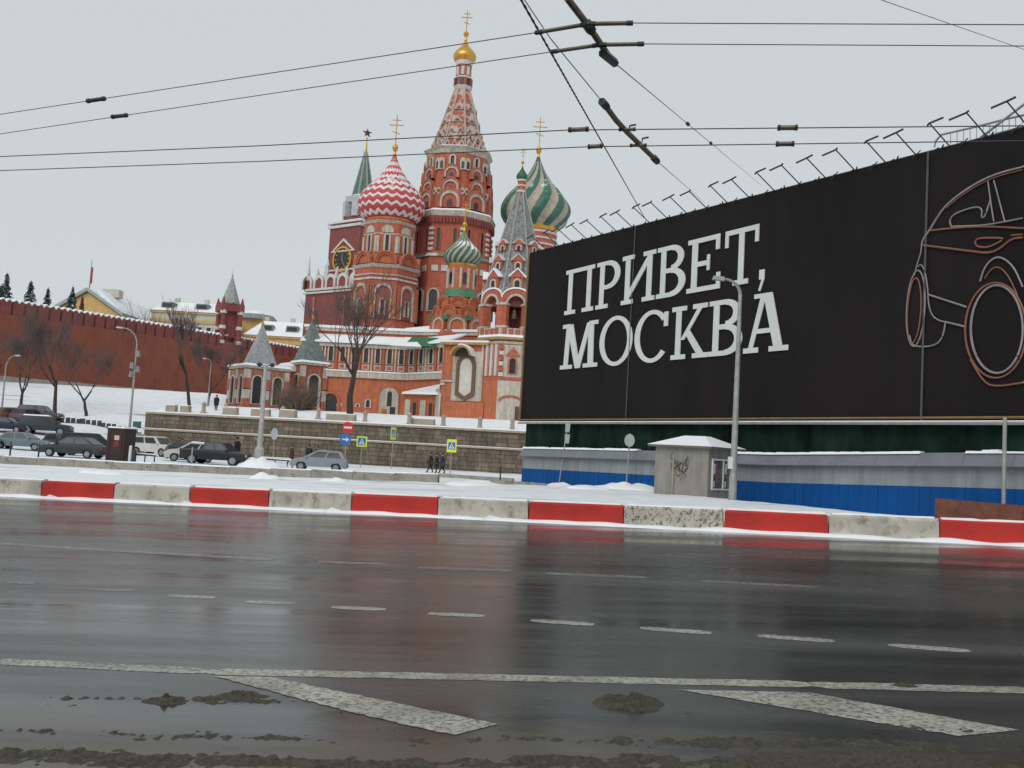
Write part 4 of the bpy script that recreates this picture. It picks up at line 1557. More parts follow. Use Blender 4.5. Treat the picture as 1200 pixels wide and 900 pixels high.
# ================================================================== FORTRESS WALL AND TOWERS
KW = [(-118.0, 82.0), (-83.0, 150.0), (-49.6, 214.0), (-46.0, 221.0)]
kwall = thing('fortress_wall', (-66, 182, 9.0), 'long dark red fortress wall with snow capped swallowtail merlons', 'wall')
def kw_top(x): return lerp([(-118, 21.6), (-83, 21.85 - 2.3), (-67, 22.6 - 2.3), (-46, 23.3 - 2.3)], x) if x > -83 else 19.55
s = MB()
for (xa, ya), (xb, yb) in zip(KW, KW[1:]):
    dx, dy = xb - xa, yb - ya
    L_ = math.hypot(dx, dy)
    nxn, nyn = -dy / L_ * 3, dx / L_ * 3
    k = 8
    for j in range(k):
        p0 = (xa + dx * j / k, ya + dy * j / k)
        p1 = (xa + dx * (j + 1) / k, ya + dy * (j + 1) / k)
        q = [p0, p1, (p1[0] + nxn, p1[1] + nyn), (p0[0] + nxn, p0[1] + nyn)]
        s.hexa([(a, b, 4.0) for a, b in q], [(q[0][0], q[0][1], kw_top(p0[0])), (q[1][0], q[1][1], kw_top(p1[0])),
                                              (q[2][0], q[2][1], kw_top(p1[0])), (q[3][0], q[3][1], kw_top(p0[0]))])
s.build('masonry', [KBRICK], kwall)
s = MB()
for (xa, ya), (xb, yb) in zip(KW, KW[1:]):
    dx, dy = xb - xa, yb - ya
    f, w = face_fr((xa, ya), (xb, yb), 0)
    k = 10
    for j in range(k):
        x0_, x1_ = xa + dx * j / k, xa + dx * (j + 1) / k
        za_, zb_ = hgt(x0_, ya + dy * j / k), hgt(x1_, ya + dy * (j + 1) / k)
        s.slab(f, [(w * j / k, za_ - 1), (w * (j + 1) / k, zb_ - 1), (w * (j + 1) / k, zb_ + .9), (w * j / k, za_ + .9)], 0, .5)
s.build('plinth', [mat('plinth_stone', (0.32, 0.29, 0.26), .9, .2, 1, snow=.7)], kwall)
mer = MB()
fm = Fr((0, 0, 0), -math.pi / 2)
mer.slab(fm, [(-.9, -.1), (.9, -.1), (.9, 2.2), (.45, 2.45), (0, 1.95), (-.45, 2.45), (-.9, 2.2)], -.35, .35, 0, back=True)
cap = MB()
cap.slab(fm, [(-.95, 2.2), (-.45, 2.45), (0, 1.95), (.45, 2.45), (.95, 2.2), (.9, 2.42), (.45, 2.68), (0, 2.25), (-.45, 2.68), (-.9, 2.42)], -.42, .42, 0, back=True)
m0 = c0 = None
for (xa, ya), (xb, yb) in zip(KW, KW[1:]):
    dx, dy = xb - xa, yb - ya
    L_ = math.hypot(dx, dy)
    k = max(1, int(L_ / 2.25))
    ang = math.atan2(dy, dx)
    for j in range(k):
        t_ = (j + .5) / k
        loc = Vector((xa + dx * t_, ya + dy * t_, kw_top(xa + dx * t_))) + Vector((-math.sin(ang), math.cos(ang), 0)) * .45
        if loc.x < -97: continue
        loc = loc - kwall.location
        if m0 is None:
            m0 = mer.build('merlon', KBRICK2, kwall)
            m0.data.transform(Matrix.Translation(Vector(ORIG[kwall.name])))
            m0.location, m0.rotation_euler = loc, (0, 0, ang)
            c0 = cap.build('snow_cap', SNOW, m0)
            c0.data.transform(Matrix.Translation(Vector(ORIG[kwall.name])))
        else:
            mm_ = share('merlon', m0, kwall, loc, ang)
            share('snow_cap', c0, mm_)
# small tented tower riding on the wall
def wall_pt(x): return lerp([(a, b) for a, b in KW], x)
TS = TW(268, 380, 196)
zz = lambda y: TS.z(y)
mm = TS.m
tz = zz(404)
ts = thing('wall_turret', (TS.X, TS.Y, tz), 'small red turret with grey tent roof riding on the fortress wall', 'turret')
rt = math.radians(33)
hw = mm(17) / (math.cos(rt) + math.sin(rt)) * 1.0
s = MB()
s.box((TS.X, TS.Y, tz - 5), (2 * hw, 2 * hw, 5.4), rt)
s.box((TS.X, TS.Y, zz(366)), (2 * hw + .4, 2 * hw + .4, zz(358) - zz(366)), rt)
s.box((TS.X, TS.Y, zz(396)), (hw * 1.2, hw * 1.2, zz(366) - zz(396)), rt)
s.build('base', [KBRICK2], ts)
for sx_ in (-1, 1):
    for sy_ in (-1, 1):
        cx_ = TS.X + (sx_ * math.cos(rt) - sy_ * math.sin(rt)) * hw * .8
        cy_ = TS.Y + (sx_ * math.sin(rt) + sy_ * math.cos(rt)) * hw * .8
        s = MB()
        s.frus(cx_, cy_, tz, zz(366), hw * .24, hw * .24, 10)
        for q in (.0, .45, .92):
            s.frus(cx_, cy_, tz + (zz(366) - tz) * q, tz + (zz(366) - tz) * (q + .1), hw * .32, hw * .32, 10, 0, 1)
        s.build('pillar', [KBRICK2, WHITE], ts)
        s = MB()
        s.frus(TS.X + (cx_ - TS.X) * 1.12, TS.Y + (cy_ - TS.Y) * 1.12, zz(358), zz(350), .45, .12, 6)
        s.build('pinnacle', [KBRICK2], ts)
for i in range(4):
    ang = rt - math.pi / 2 + i * math.pi / 2
    f = Fr((TS.X + (hw + .2) * math.cos(ang), TS.Y + (hw + .2) * math.sin(ang), zz(366)), ang)
    s = MB()
    s.slab(f, [(-hw * .7, 0), (hw * .7, 0), (0, mm(11))], -.3, .12, 0)
    s.build('gable', [KBRICK2], ts)
s = MB()
s.frus(TS.X, TS.Y, zz(357), zz(324), mm(11) * OCT, .12, 8, 0, 0)
s.lathe(TS.X, TS.Y, [(zz(325), .1), (zz(323), .2), (zz(321), .05), (zz(317), .03)], 6)
s.build('tent_roof', [ROOFG], ts)

# clock tower
SPT = TW(417, 350, 224)
zz = lambda y: SPT.z(y)
mm = SPT.m
spa = thing('clock_tower', (SPT.X, SPT.Y, 9.0), 'dark red fortress gate tower with gold rimmed clock and green spire', 'tower')
rs = math.radians(-36)
W1, W2 = 17.0, 10.2
def sbox(s, y0, y1, w, m=0, w1=None, zlow=None):
    z0 = zlow if zlow is not None else zz(y0)
    s.box((SPT.X, SPT.Y, z0), (w, w, zz(y1) - z0), rs, m, (w1 or w) / w)
def sface(w, i, z):
    ang = rs - math.pi / 2 + i * math.pi / 2
    return Fr((SPT.X + w / 2 * math.cos(ang), SPT.Y + w / 2 * math.sin(ang), z), ang)
s = MB()
sbox(s, 0, 349, W1, 0, W1 * .985, 6.0)
sbox(s, 349, 336, W1 - .4)
low = s.build('gate_block', [KBRICK2], spa)
s = MB()
sbox(s, 350, 348, W1 + .7)
sbox(s, 346.5, 344, W1 + .4)
s.build('white_parapet', [WHITE], low)
for i in range(4):
    f = sface(W1 - .2, i, zz(344))
    w = W1
    for k in range(5):
        cx_ = w * (k - 2) * .235
        s = MB()
        s.ring(f, arch(w * .2, mm(16), cx_, 0, 8), arch(w * .13, mm(12), cx_, 0, 8), -.3, .25, 0)
        s.slab(f, arch(w * .13, mm(12), cx_, 0, 8), -.3, .02, 1)
        s.build('gable_arch', [WHITE, KBRICK2], low)
    for k in range(6):
        cx_ = w * (k - 2.5) * .19
        p = f.p(cx_, mm(10), -.2)
        s = MB()
        s.box((p.x, p.y, p.z), (.8, .8, 1.6), rs, 0, .7)
        s.frus(p.x, p.y, p.z + 1.5, p.z + (6.0 if k == 0 else 3.0), .42, .04, 6, 0, 0)
        s.build('pinnacle', [WHITE], low)
    f = sface(W1, i, zz(400))
    for k in (-.3, .3):
        s = MB()
        s.slab(f, rect(w * k - .25, 0, w * k + .25, zz(354) - zz(400)), 0, .2, 0)
        s.build('thin_pilaster', [mat('pale_brick_trim', (0.38, 0.19, 0.15), .9, .2, 1)], low)
s = MB()
sbox(s, 338, 272, W2)
up = s.build('clock_stage', [KBRICK2], spa)
s = MB()
sbox(s, 272, 269, W2 + .8)
sbox(s, 267, 264, W2 + 1.2, 0, W2 + .6)
s.build('white_cornice', [WHITE], up)
s = MB()
sbox(s, 322, 320, W2 + .5)
s.build('white_cornice', [WHITE], up)
for i in range(4):
    f = sface(W2, i, zz(309))
    s = MB()
    cir = lambda r_: [(r_ * math.cos(2 * math.pi * q / 40), r_ * math.sin(2 * math.pi * q / 40)) for q in range(40)]
    s.slab(f, cir(2.75), 0, .22, 0)
    s.ring(f, cir(3.15), cir(2.65), 0, .42, 1)
    for q in range(12):
        a = math.pi / 2 - q * math.pi / 6
        c_, d_ = math.cos(a), math.sin(a)
        s.slab(f, [(c_ * 1.95 - d_ * .13, d_ * 1.95 + c_ * .13), (c_ * 1.95 + d_ * .13, d_ * 1.95 - c_ * .13),
                   (c_ * 2.45 + d_ * .15, d_ * 2.45 - c_ * .15), (c_ * 2.45 - d_ * .15, d_ * 2.45 + c_ * .15)], .22, .28, 1)
    for a, l, wd in ((math.radians(90), 1.5, .12), (math.radians(-62), 2.1, .09)):
        c_, d_ = math.cos(a), math.sin(a)
        s.slab(f, [(-d_ * wd, c_ * wd), (d_ * wd, -c_ * wd), (c_ * l + d_ * wd * .5, d_ * l - c_ * wd * .5), (c_ * l - d_ * wd * .5, d_ * l + c_ * wd * .5)], .28, .34, 1)
    s.build('clock', [mat('clock_black', (0.02, 0.022, 0.03), .5, .2, 2), GOLD], up)
    for k in (-1, 1):
        s = MB()
        p = f.p(k * W2 * .47, -mm(18), .1)
        s.box((p.x, p.y, p.z), (1.1, 1.1, mm(12)), rs, 0)
        s.frus(p.x, p.y, p.z + mm(12), p.z + mm(20), .6, .05, 6)
        s.build('corner_turret', [WHITE], up)
    s = MB()
    s.ring(f, [(-W2 * .4, mm(9)), (W2 * .4, mm(9)), (0, mm(25))], [(-W2 * .3, mm(10.5)), (W2 * .3, mm(10.5)), (0, mm(22))], 0, .3, 0)
    s.build('pointed_gable', [WHITE], up)
s = MB()
octa(s, SPT, zz(264), zz(258), mm(21), mm(20), 0, rs)
octa(s, SPT, zz(258), zz(238), mm(10), mm(10), 1, rs)
for i in range(8):
    a = rs + math.pi / 8 + i * math.pi / 4
    s.box((SPT.X + mm(19) * math.cos(a), SPT.Y + mm(19) * math.sin(a), zz(258)), (1.5, 1.5, zz(240) - zz(258)), a, 2)
octa(s, SPT, zz(241), zz(234), mm(19.5), mm(20), 2, rs)
octa(s, SPT, zz(234), zz(231), mm(20), mm(13), 3, rs)
s.build('belfry', [KBRICK2, DARK, mat('grey_white_stone', (0.42, 0.43, 0.43), .9, .2, 1), SPIREG], spa)
s = MB()
octa(s, SPT, zz(232), zz(178), mm(12.5), mm(1.3), 0, rs)
sp = s.build('spire', [SPIREG], spa)
s = MB()
for i in range(8):
    a = -math.pi / 2 + rs + (i + .5) * math.pi / 4
    s.tube([(SPT.X + mm(12.6) * OCT * math.cos(a), SPT.Y + mm(12.6) * OCT * math.sin(a), zz(232)), (SPT.X + mm(1.4) * math.cos(a), SPT.Y + mm(1.4) * math.sin(a), zz(178))], .2, 4)
s.build('rib', [mat('rib_pale', (0.30, 0.33, 0.32), .8, .2, 2)], sp)
s = MB()
zt_ = zz(156)
s.lathe(SPT.X, SPT.Y, [(zz(179), .35), (zz(172), .22), (zz(166), .12), (zz(161), .2)], 8, 0)
fs = Fr((SPT.X, SPT.Y, zt_), -math.pi / 2 + .3)
star = []
for q in range(10):
    r_ = 1.15 if q % 2 == 0 else .46
    a = math.pi / 2 + q * math.pi / 5
    star.append((r_ * math.cos(a), r_ * math.sin(a)))
s.slab(fs, star, -.2, .2, 1, back=True)
s.build('star', [GOLD, mat('ruby_glass', (0.07, 0.03, 0.035), .3, .2, 2)], spa)

# ================================================================== BUILDINGS BEHIND THE FORTRESS WALL
def zg(p): return hgt(p.x, p.y)
# gabled ochre house with flagpole
p = at(98, 350, 245)
k = 245 / F
b1 = thing('gabled_building', (p.x, p.y, zg(p)), 'ochre gabled building with snowy roof seen above the fortress wall', 'building')
za, zb = zat(p.x, p.y, 341), zat(p.x, p.y, 364)
hwL, hwR = 30 * k, 44 * k
s = MB()
s.hexa([(p.x - hwL, p.y, zg(p) - 1), (p.x + hwR, p.y, zg(p) - 1), (p.x + hwR, p.y + 40, zg(p) - 1), (p.x - hwL, p.y + 40, zg(p) - 1)],
       [(p.x - hwL, p.y, zb), (p.x + hwR, p.y, zb - .6), (p.x + hwR, p.y + 40, zb), (p.x - hwL, p.y + 40, zb)])
f = Fr((p.x, p.y, 0), -math.pi / 2)
s.slab(f, [(-hwL, zb), (hwR, zb - .6), (1, za - .3)], -.6, 0, 0)
s.build('wall', [OCHRE], b1)
s = MB()
for x0_, x1_, z0_, z1_ in ((-hwL - .8, 1, zb - .3, za), (1, hwR + 1, za, zb - .9)):
    s.hexa([(p.x + x0_, p.y - 1.0, z0_), (p.x + x1_, p.y - 1.0, z1_), (p.x + x1_, p.y + 40, z1_), (p.x + x0_, p.y + 40, z0_)],
           [(p.x + x0_, p.y - 1.0, z0_ + .9), (p.x + x1_, p.y - 1.0, z1_ + .9), (p.x + x1_, p.y + 40, z1_ + .9), (p.x + x0_, p.y + 40, z0_ + .9)])
rf = s.build('roof', [mat('snowy_sheet_roof', (0.30, 0.36, 0.34), .8, .15, .5, snow=.80)], b1)
s = MB()
s.hexa([(p.x + 3, p.y + 1, za - .2), (p.x + hwR * .9, p.y + 1, zb + .6), (p.x + hwR * .9, p.y + 39, zb + .6), (p.x + 3, p.y + 39, za - .2)],
       [(p.x + 3, p.y + 1, za + 1.05), (p.x + hwR * .9, p.y + 1, zb + 1.3), (p.x + hwR * .9, p.y + 39, zb + 1.3), (p.x + 3, p.y + 39, za + 1.05)])
s.build('roof_snow', [SNOW], rf)
s = MB()
s.box((p.x + 3.2, p.y + 10, za), (4.5, 3, 2.2), 0)
s.build('ridge_platform', [PALE], rf)
pf = at(105, 335, 255)
fp = thing('flagpole', (pf.x, pf.y, za + 2.2), 'thin flagpole with furled red flag above the ochre gabled building', 'flagpole')
s = MB()
s.tube([(pf.x, pf.y, za + 2.0), (pf.x, pf.y, zat(pf.x, pf.y, 304))], .2, 6, 0, .08)
s.build('pole', [STEEL], fp)
s = MB()
zf_ = zat(pf.x, pf.y, 313)
for q in range(5):
    s.hexa([(pf.x + .1, pf.y - .15, zf_ - q * .9 - .9), (pf.x + .55 - .05 * q, pf.y - .25, zf_ - q * .9 - 1.0), (pf.x + .5, pf.y + .15, zf_ - q * .9 - 1), (pf.x + .1, pf.y + .15, zf_ - q * .9 - .9)],
           [(pf.x + .1, pf.y - .15, zf_ - q * .9), (pf.x + .6 - .06 * q, pf.y - .2, zf_ - q * .9 - .1), (pf.x + .55, pf.y + .15, zf_ - q * .9 - .1), (pf.x + .1, pf.y + .15, zf_ - q * .9)])
s.build('flag', [FLAGR], fp)
def long_house(x0, x1, y_ridge, y_eave, y_corn, D, label, wallm, nwin, dormers, stagger=0):
    a, b = at(x0, y_eave, D), at(x1, y_eave + (x1 - x0) * .057, D)
    c = (a + b) / 2
    g_ = hgt(c.x, c.y)
    o = thing('long_building', (c.x, c.y, g_), label, 'building')
    ze, zr_ = zat(a.x, D, y_eave), zat(a.x, D + 8, y_ridge)
    s = MB()
    s.hexa([(a.x, D, g_ - 1), (b.x, D, g_ - 1), (b.x, D + 16, g_ - 1), (a.x, D + 16, g_ - 1)], [(a.x, D, ze), (b.x, D, ze), (b.x, D + 16, ze), (a.x, D + 16, ze)])
    w_ = s.build('wall', [wallm], o)
    s = MB()
    s.hexa([(a.x - .6, D - .7, ze), (b.x + .6, D - .7, ze), (b.x + .6, D + 16.7, ze), (a.x - .6, D + 16.7, ze)],
           [(a.x + 3, D + 7, zr_), (b.x - 3, D + 7, zr_), (b.x - 3, D + 9, zr_), (a.x + 3, D + 9, zr_)])
    r_ = s.build('roof', [SNOW], o)
    s = MB()
    s.box((c.x, D + 8, ze - .55), (b.x - a.x + .7, 16.9, .5), 0)
    zc = zat(a.x, D, y_corn)
    s.box((c.x, D + 8, zc), (b.x - a.x + .5, 16.6, .8), 0)
    s.build('cornice', [OCHRE], o)
    f = Fr((a.x, D, 0), -math.pi / 2)
    w = b.x - a.x
    for q in range(nwin):
        cx_ = w * (q + .5) / nwin
        s = MB()
        s.ring(f, rect(cx_ - 1, zc - 3.6, cx_ + 1, zc - .7), rect(cx_ - .6, zc - 3.3, cx_ + .6, zc - 1.0), 0, .2, 0)
        s.slab(f, rect(cx_ - .6, zc - 3.3, cx_ + .6, zc - 1.0), 0, .04, 1)
        s.build('window', [WHITE, DARK], w_)
    for t_ in dormers:
        cx_ = a.x + w * t_
        s = MB()
        zq = ze + (zr_ - ze) * .45
        s.box((cx_, D + 3.2, zq - .8), (3.6, 3.2, 1.9), 0, 0, .9)
        s.box((cx_, D + 1.58, zq - .3), (2.6, .1, 1.0), 0, 1)
        s.build('dormer', [mat('grey_green_sheet', (0.16, 0.21, 0.20), .7, .2, 1), DARK], r_)
    for t_ in (.2, .62, .9):
        s = MB()
        s.box((a.x + w * t_, D + 8, zr_ - .6), (1.2, 1.0, 1.9))
        s.build('chimney', [PALE], r_)
    return o
long_house(178, 262, 354, 363, 376, 252, 'long pale building with snowy hipped roof behind the wall turret', PALE, 8, (.18, .66))
long_house(288, 362, 376, 392, 401, 262, 'yellow building with snowy roof between turret and clock tower', OCHRE, 6, (.3, .7))
s = MB()
p = at(300, 372, 275)
gz = hgt(p.x, p.y)
o = thing('grey_roofed_building', (p.x, p.y, gz), 'small building with dome-like grey roof behind the yellow building', 'building')
z0_, z1_ = zat(p.x, p.y, 376), zat(p.x, p.y, 364)
s.box((p.x, p.y, gz - 1), (11, 9, z0_ - gz + 1))
s.build('wall', [OCHRE], o)
s = MB()
s.lathe(p.x, p.y, [(z0_, 6.6), (z0_ + (z1_ - z0_) * .5, 5.2), (z0_ + (z1_ - z0_) * .85, 2.8), (z1_, .6)], 14)
s.build('roof', [mat('grey_sheet', (0.2, 0.22, 0.22), .7, .3, 1, snow=.8)], o)

# ================================================================== TREES
def branch_tree(name, loc, H, seed, label, group=None, spread=.55, trunk_h=.28, r0=None, twigs=1, lean=0.0, levels=5, limbs=None):
    q = random.Random(seed)
    o = local_thing(name, loc, label, 'tree', group)
    trunk, crown = MB(), MB()
    r0 = r0 or H * .022
    def grow(p, d, L_, r_, lev):
        n_ = 4 if lev < 2 else 3
        pts = [p]
        for i in range(n_):
            d = (d + Vector((q.gauss(0, .11), q.gauss(0, .11), .04 + .03 * lev))).normalized()
            pts.append(pts[-1] + d * (L_ / n_))
        r1 = r_ * (.62 if lev < levels else .3)
        tgt = trunk if lev < 2 else crown
        tgt.tube(pts, r_, 7 if lev == 0 else 5 if lev < 2 else 3, 0, r1)
        if lev >= levels: return
        kids = (3 if lev == 0 else q.choice((2, 3, 3))) if lev < 2 else q.choice((3, 4, 4))
        if lev == 0 and limbs: kids = len(limbs)
        for i in range(kids):
            t_ = 1.0 if i == 0 else q.uniform(.35, .98)
            if lev == 0: t_ = q.uniform(.75, 1.0)
            idx = t_ * (len(pts) - 1)
            a = int(min(idx, len(pts) - 2))
            bp = pts[a].lerp(pts[a + 1], idx - a)
            az = q.uniform(0, 2 * math.pi)
            sp_ = spread * q.uniform(.6, 1.3)
            side = Vector((math.cos(az), math.sin(az), 0))
            nd = (d * math.cos(sp_) + side * math.sin(sp_)).normalized()
            if lev == 0 and limbs: nd = Vector(limbs[i]).normalized()
            grow(bp, nd, L_ * q.uniform(.62, .86) if lev else H * .26 * q.uniform(.85, 1.15), max(r1 * q.uniform(.65, .95), .015), lev + 1)
    grow(Vector((0, 0, -.2)), Vector((lean, 0, 1)).normalized(), H * trunk_h, r0, 0)
    trunk.build('trunk', BARK, o)
    crown.build('crown', TWIG, o)
    return o
def tree_at(px, py, D, H, seed, label, group=None, **kw):
    p = at(px, py, D)
    z = TZ(p.x, p.y) if p.x > -39.5 and p.y > wall_y(p.x) else hgt(p.x, p.y)
    return branch_tree('bare_tree', (p.x, p.y, z), H, seed, label, group, **kw)
tree_at(411, 482, 108, 15.0, 27, 'large dark bare tree standing on the terrace before the cathedral', r0=.42, levels=6, spread=.6, trunk_h=.33, limbs=((-.8, 0, .75), (.08, .1, 1), (.55, -.1, .85), (-.2, .3, 1)))
tree_at(222, 480, 111, 11.0, 5, 'tall thin bare tree at the far end of the stone wall', r0=.22, spread=.42, trunk_h=.4, levels=6)
tree_at(244, 478, 116, 8.5, 9, 'small bare tree between thin tree and tented porch', r0=.15, spread=.5, levels=6)
tree_at(24, 477, 116, 11.5, 31, 'forked bare tree on the snow slope left of two others', r0=.22, spread=.62, levels=6)
tree_at(65, 478, 116, 12.5, 44, 'straight bare tree with the tallest trunk on the snow slope', r0=.26, spread=.55, trunk_h=.35, levels=6)
tree_at(102, 478, 116, 11.0, 58, 'bare tree with low split trunk beside the curved street lamp', r0=.22, spread=.6, trunk_h=.2, levels=6)
tree_at(-20, 476, 120, 12, 63, 'bare tree on the snow slope beyond the forked one', r0=.22, spread=.5)
p = at(165, 360, 225)
for i, (px, hh, sd_) in enumerate(((150, 15, 71), (163, 17, 72), (178, 14, 73))):
    p = at(px, 372, 228)
    branch_tree('bare_tree', (p.x, p.y, hgt(p.x, p.y)), zat(p.x, p.y, 347 + 2 * i) - hgt(p.x, p.y), sd_,
                ['bare treetop above the fortress wall beside the ochre gable roof', 'tallest bare grey treetop between the gabled and the long building',
                 'bare treetop above the wall at the end of the long building'][i], 'treetops behind the wall', spread=.5)
p = at(20, 350, 225)
branch_tree('bare_tree', (p.x, p.y, hgt(p.x, p.y)), zat(p.x, p.y, 342) - hgt(p.x, p.y), 88, 'bare treetop between two spruces above the fortress wall', spread=.5)
def bush(px, py, D, w, h, seed, label):
    p = at(px, py, D)
    z = TZ(p.x, p.y)
    q = random.Random(seed)
    o = local_thing('bare_bush', (p.x, p.y, z), label, 'bush', 'bare bushes by the porches')
    s = MB()
    for i in range(260):
        a, rr = q.uniform(0, 6.28), w * math.sqrt(q.random()) * .35
        b = Vector((rr * math.cos(a), rr * math.sin(a) * .7, 0))
        pts = [b]
        d = Vector((q.gauss(0, .35) + b.x * .3, q.gauss(0, .35), 1)).normalized()
        L_ = h * q.uniform(.4, 1.0)
        for j in range(4):
            d = (d + Vector((q.gauss(0, .16), q.gauss(0, .16), 0))).normalized()
            pts.append(pts[-1] + d * L_ / 4)
        s.tube(pts, .025, 3, 0, .008)
    s.build('branches', mat('bush_twigs', (0.16, 0.115, 0.085), .95, .3, 3), o)
bush(345, 475, 112, 3.6, 4.6, 3, 'tallest bare brown bush standing between the two tented porches')
bush(355, 475, 113, 3.4, 4.2, 4, 'bare brown bush standing before the small tented porch arch')
bush(336, 476, 112, 2.6, 2.8, 6, 'lowest bare brown bush standing at the corner of the tented porch')
def spruce(px, ytop, D, seed, label, wide=.2, m=NEEDLE):
    p = at(px, ytop, D)
    g_ = hgt(p.x, p.y)
    H = p.z - g_
    q = random.Random(seed)
    o = local_thing('spruce_tree', (p.x, p.y, g_), label, 'tree', None)
    s = MB()
    s.tube([(0, 0, -.3), (q.uniform(-.1, .1), 0, H * .5), (0, 0, H)], H * .014, 6, 0, .03)
    s.build('trunk', BARK, o)
    s = MB()
    z = H * .12
    while z < H * .985:
        t_ = 1 - z / H
        R = H * wide * (t_ ** .8) * q.uniform(.75, 1.15) + .12
        nb = int(6 + 8 * t_)
        off = q.uniform(0, 6.28)
        for k in range(nb):
            a = off + 2 * math.pi * k / nb + q.uniform(-.25, .25)
            r_ = R * q.uniform(.6, 1.1)
            dz = -r_ * q.uniform(.25, .5)
            c_, d_ = math.cos(a), math.sin(a)
            for j in range(3):
                f0 = .15 + .3 * j
                ww = r_ * .34 * (1 - .25 * j) + .08
                x, y = c_ * r_ * f0, d_ * r_ * f0
                x2, y2 = c_ * r_ * (f0 + .42), d_ * r_ * (f0 + .42)
                zz_ = z + dz * f0
                z2 = z + dz * (f0 + .42) + q.uniform(-.12, .1)
                s.face([(x, y, zz_ + .12), (x2 - d_ * ww, y2 + c_ * ww, z2 - .15), (x2, y2, z2), (x2 + d_ * ww, y2 - c_ * ww, z2 - .15)])
                s.face([(x, y, zz_), (x2 + d_ * ww * .3, y2 - c_ * ww * .3, z2 - .5 * ww - .2), (x2 * 1.02, y2 * 1.02, z2)])
        z += H * .010 + .05
    s.build('crown', m, o)
spruce(9, 318, 205, 1, 'dark pointed spruce rising above the fortress wall left of the others', .17)
spruce(2, 332, 200, 12, 'low dark spruce hugging the pointed one above the wall', .19)
spruce(37, 328, 208, 2, 'broad layered dark spruce above the fortress wall', .21)
spruce(57, 336, 208, 3, 'slim greyish spruce next to the broad layered one', .15)
spruce(86, 334, 205, 4, 'narrow crooked spruce before the ochre gable', .15)
spruce(97, 346, 205, 5, 'short brownish spruce before the ochre gable', .10, mat('brown_needles', (0.075, 0.045, 0.03), .9, .4, 2))

# ================================================================== BILLBOARD ON ITS SCAFFOLD
BL = Vector((0.75, 66.0))
BD = Vector((0.50938, -0.86054))
BANG = math.atan2(-0.50938, -0.86054)          # outward normal of the banner
BF = Fr((BL.x, BL.y, 0), BANG)
BLEN, BZ0, BZ1 = 54.0, 3.95, 15.75
def bb(x, y):
    """pixel to banner coordinates (along, height)"""
    d = ray(x, y)
    t_ = (BL.x * BF.n.x + BL.y * BF.n.y) / (d.x * BF.n.x + d.y * BF.n.y)
    w = d * t_
    return ((w.x - BL.x) * BD.x + (w.y - BL.y) * BD.y, w.z + CAMH)
def btop(a): return 15.92 - 0.021 * a
board = thing('billboard', (BL.x, BL.y, 0), 'huge black banner with white greeting letters and outlined car on scaffolding', 'billboard')
s = MB()
k = 24
for j in range(k):
    a, b = BLEN * j / k, BLEN * (j + 1) / k
    da, db = .05 * n3(j * .7, 2), .05 * n3((j + 1) * .7, 2)
    s.hexa([BF.p(a, BZ0, da - .12), BF.p(a, BZ0, da), BF.p(b, BZ0, db), BF.p(b, BZ0, db - .12)],
           [BF.p(a, btop(a), da * .4 - .12), BF.p(a, btop(a), da * .4), BF.p(b, btop(b), db * .4), BF.p(b, btop(b), db * .4 - .12)])
banner = s.build('banner', [BANNER], board)
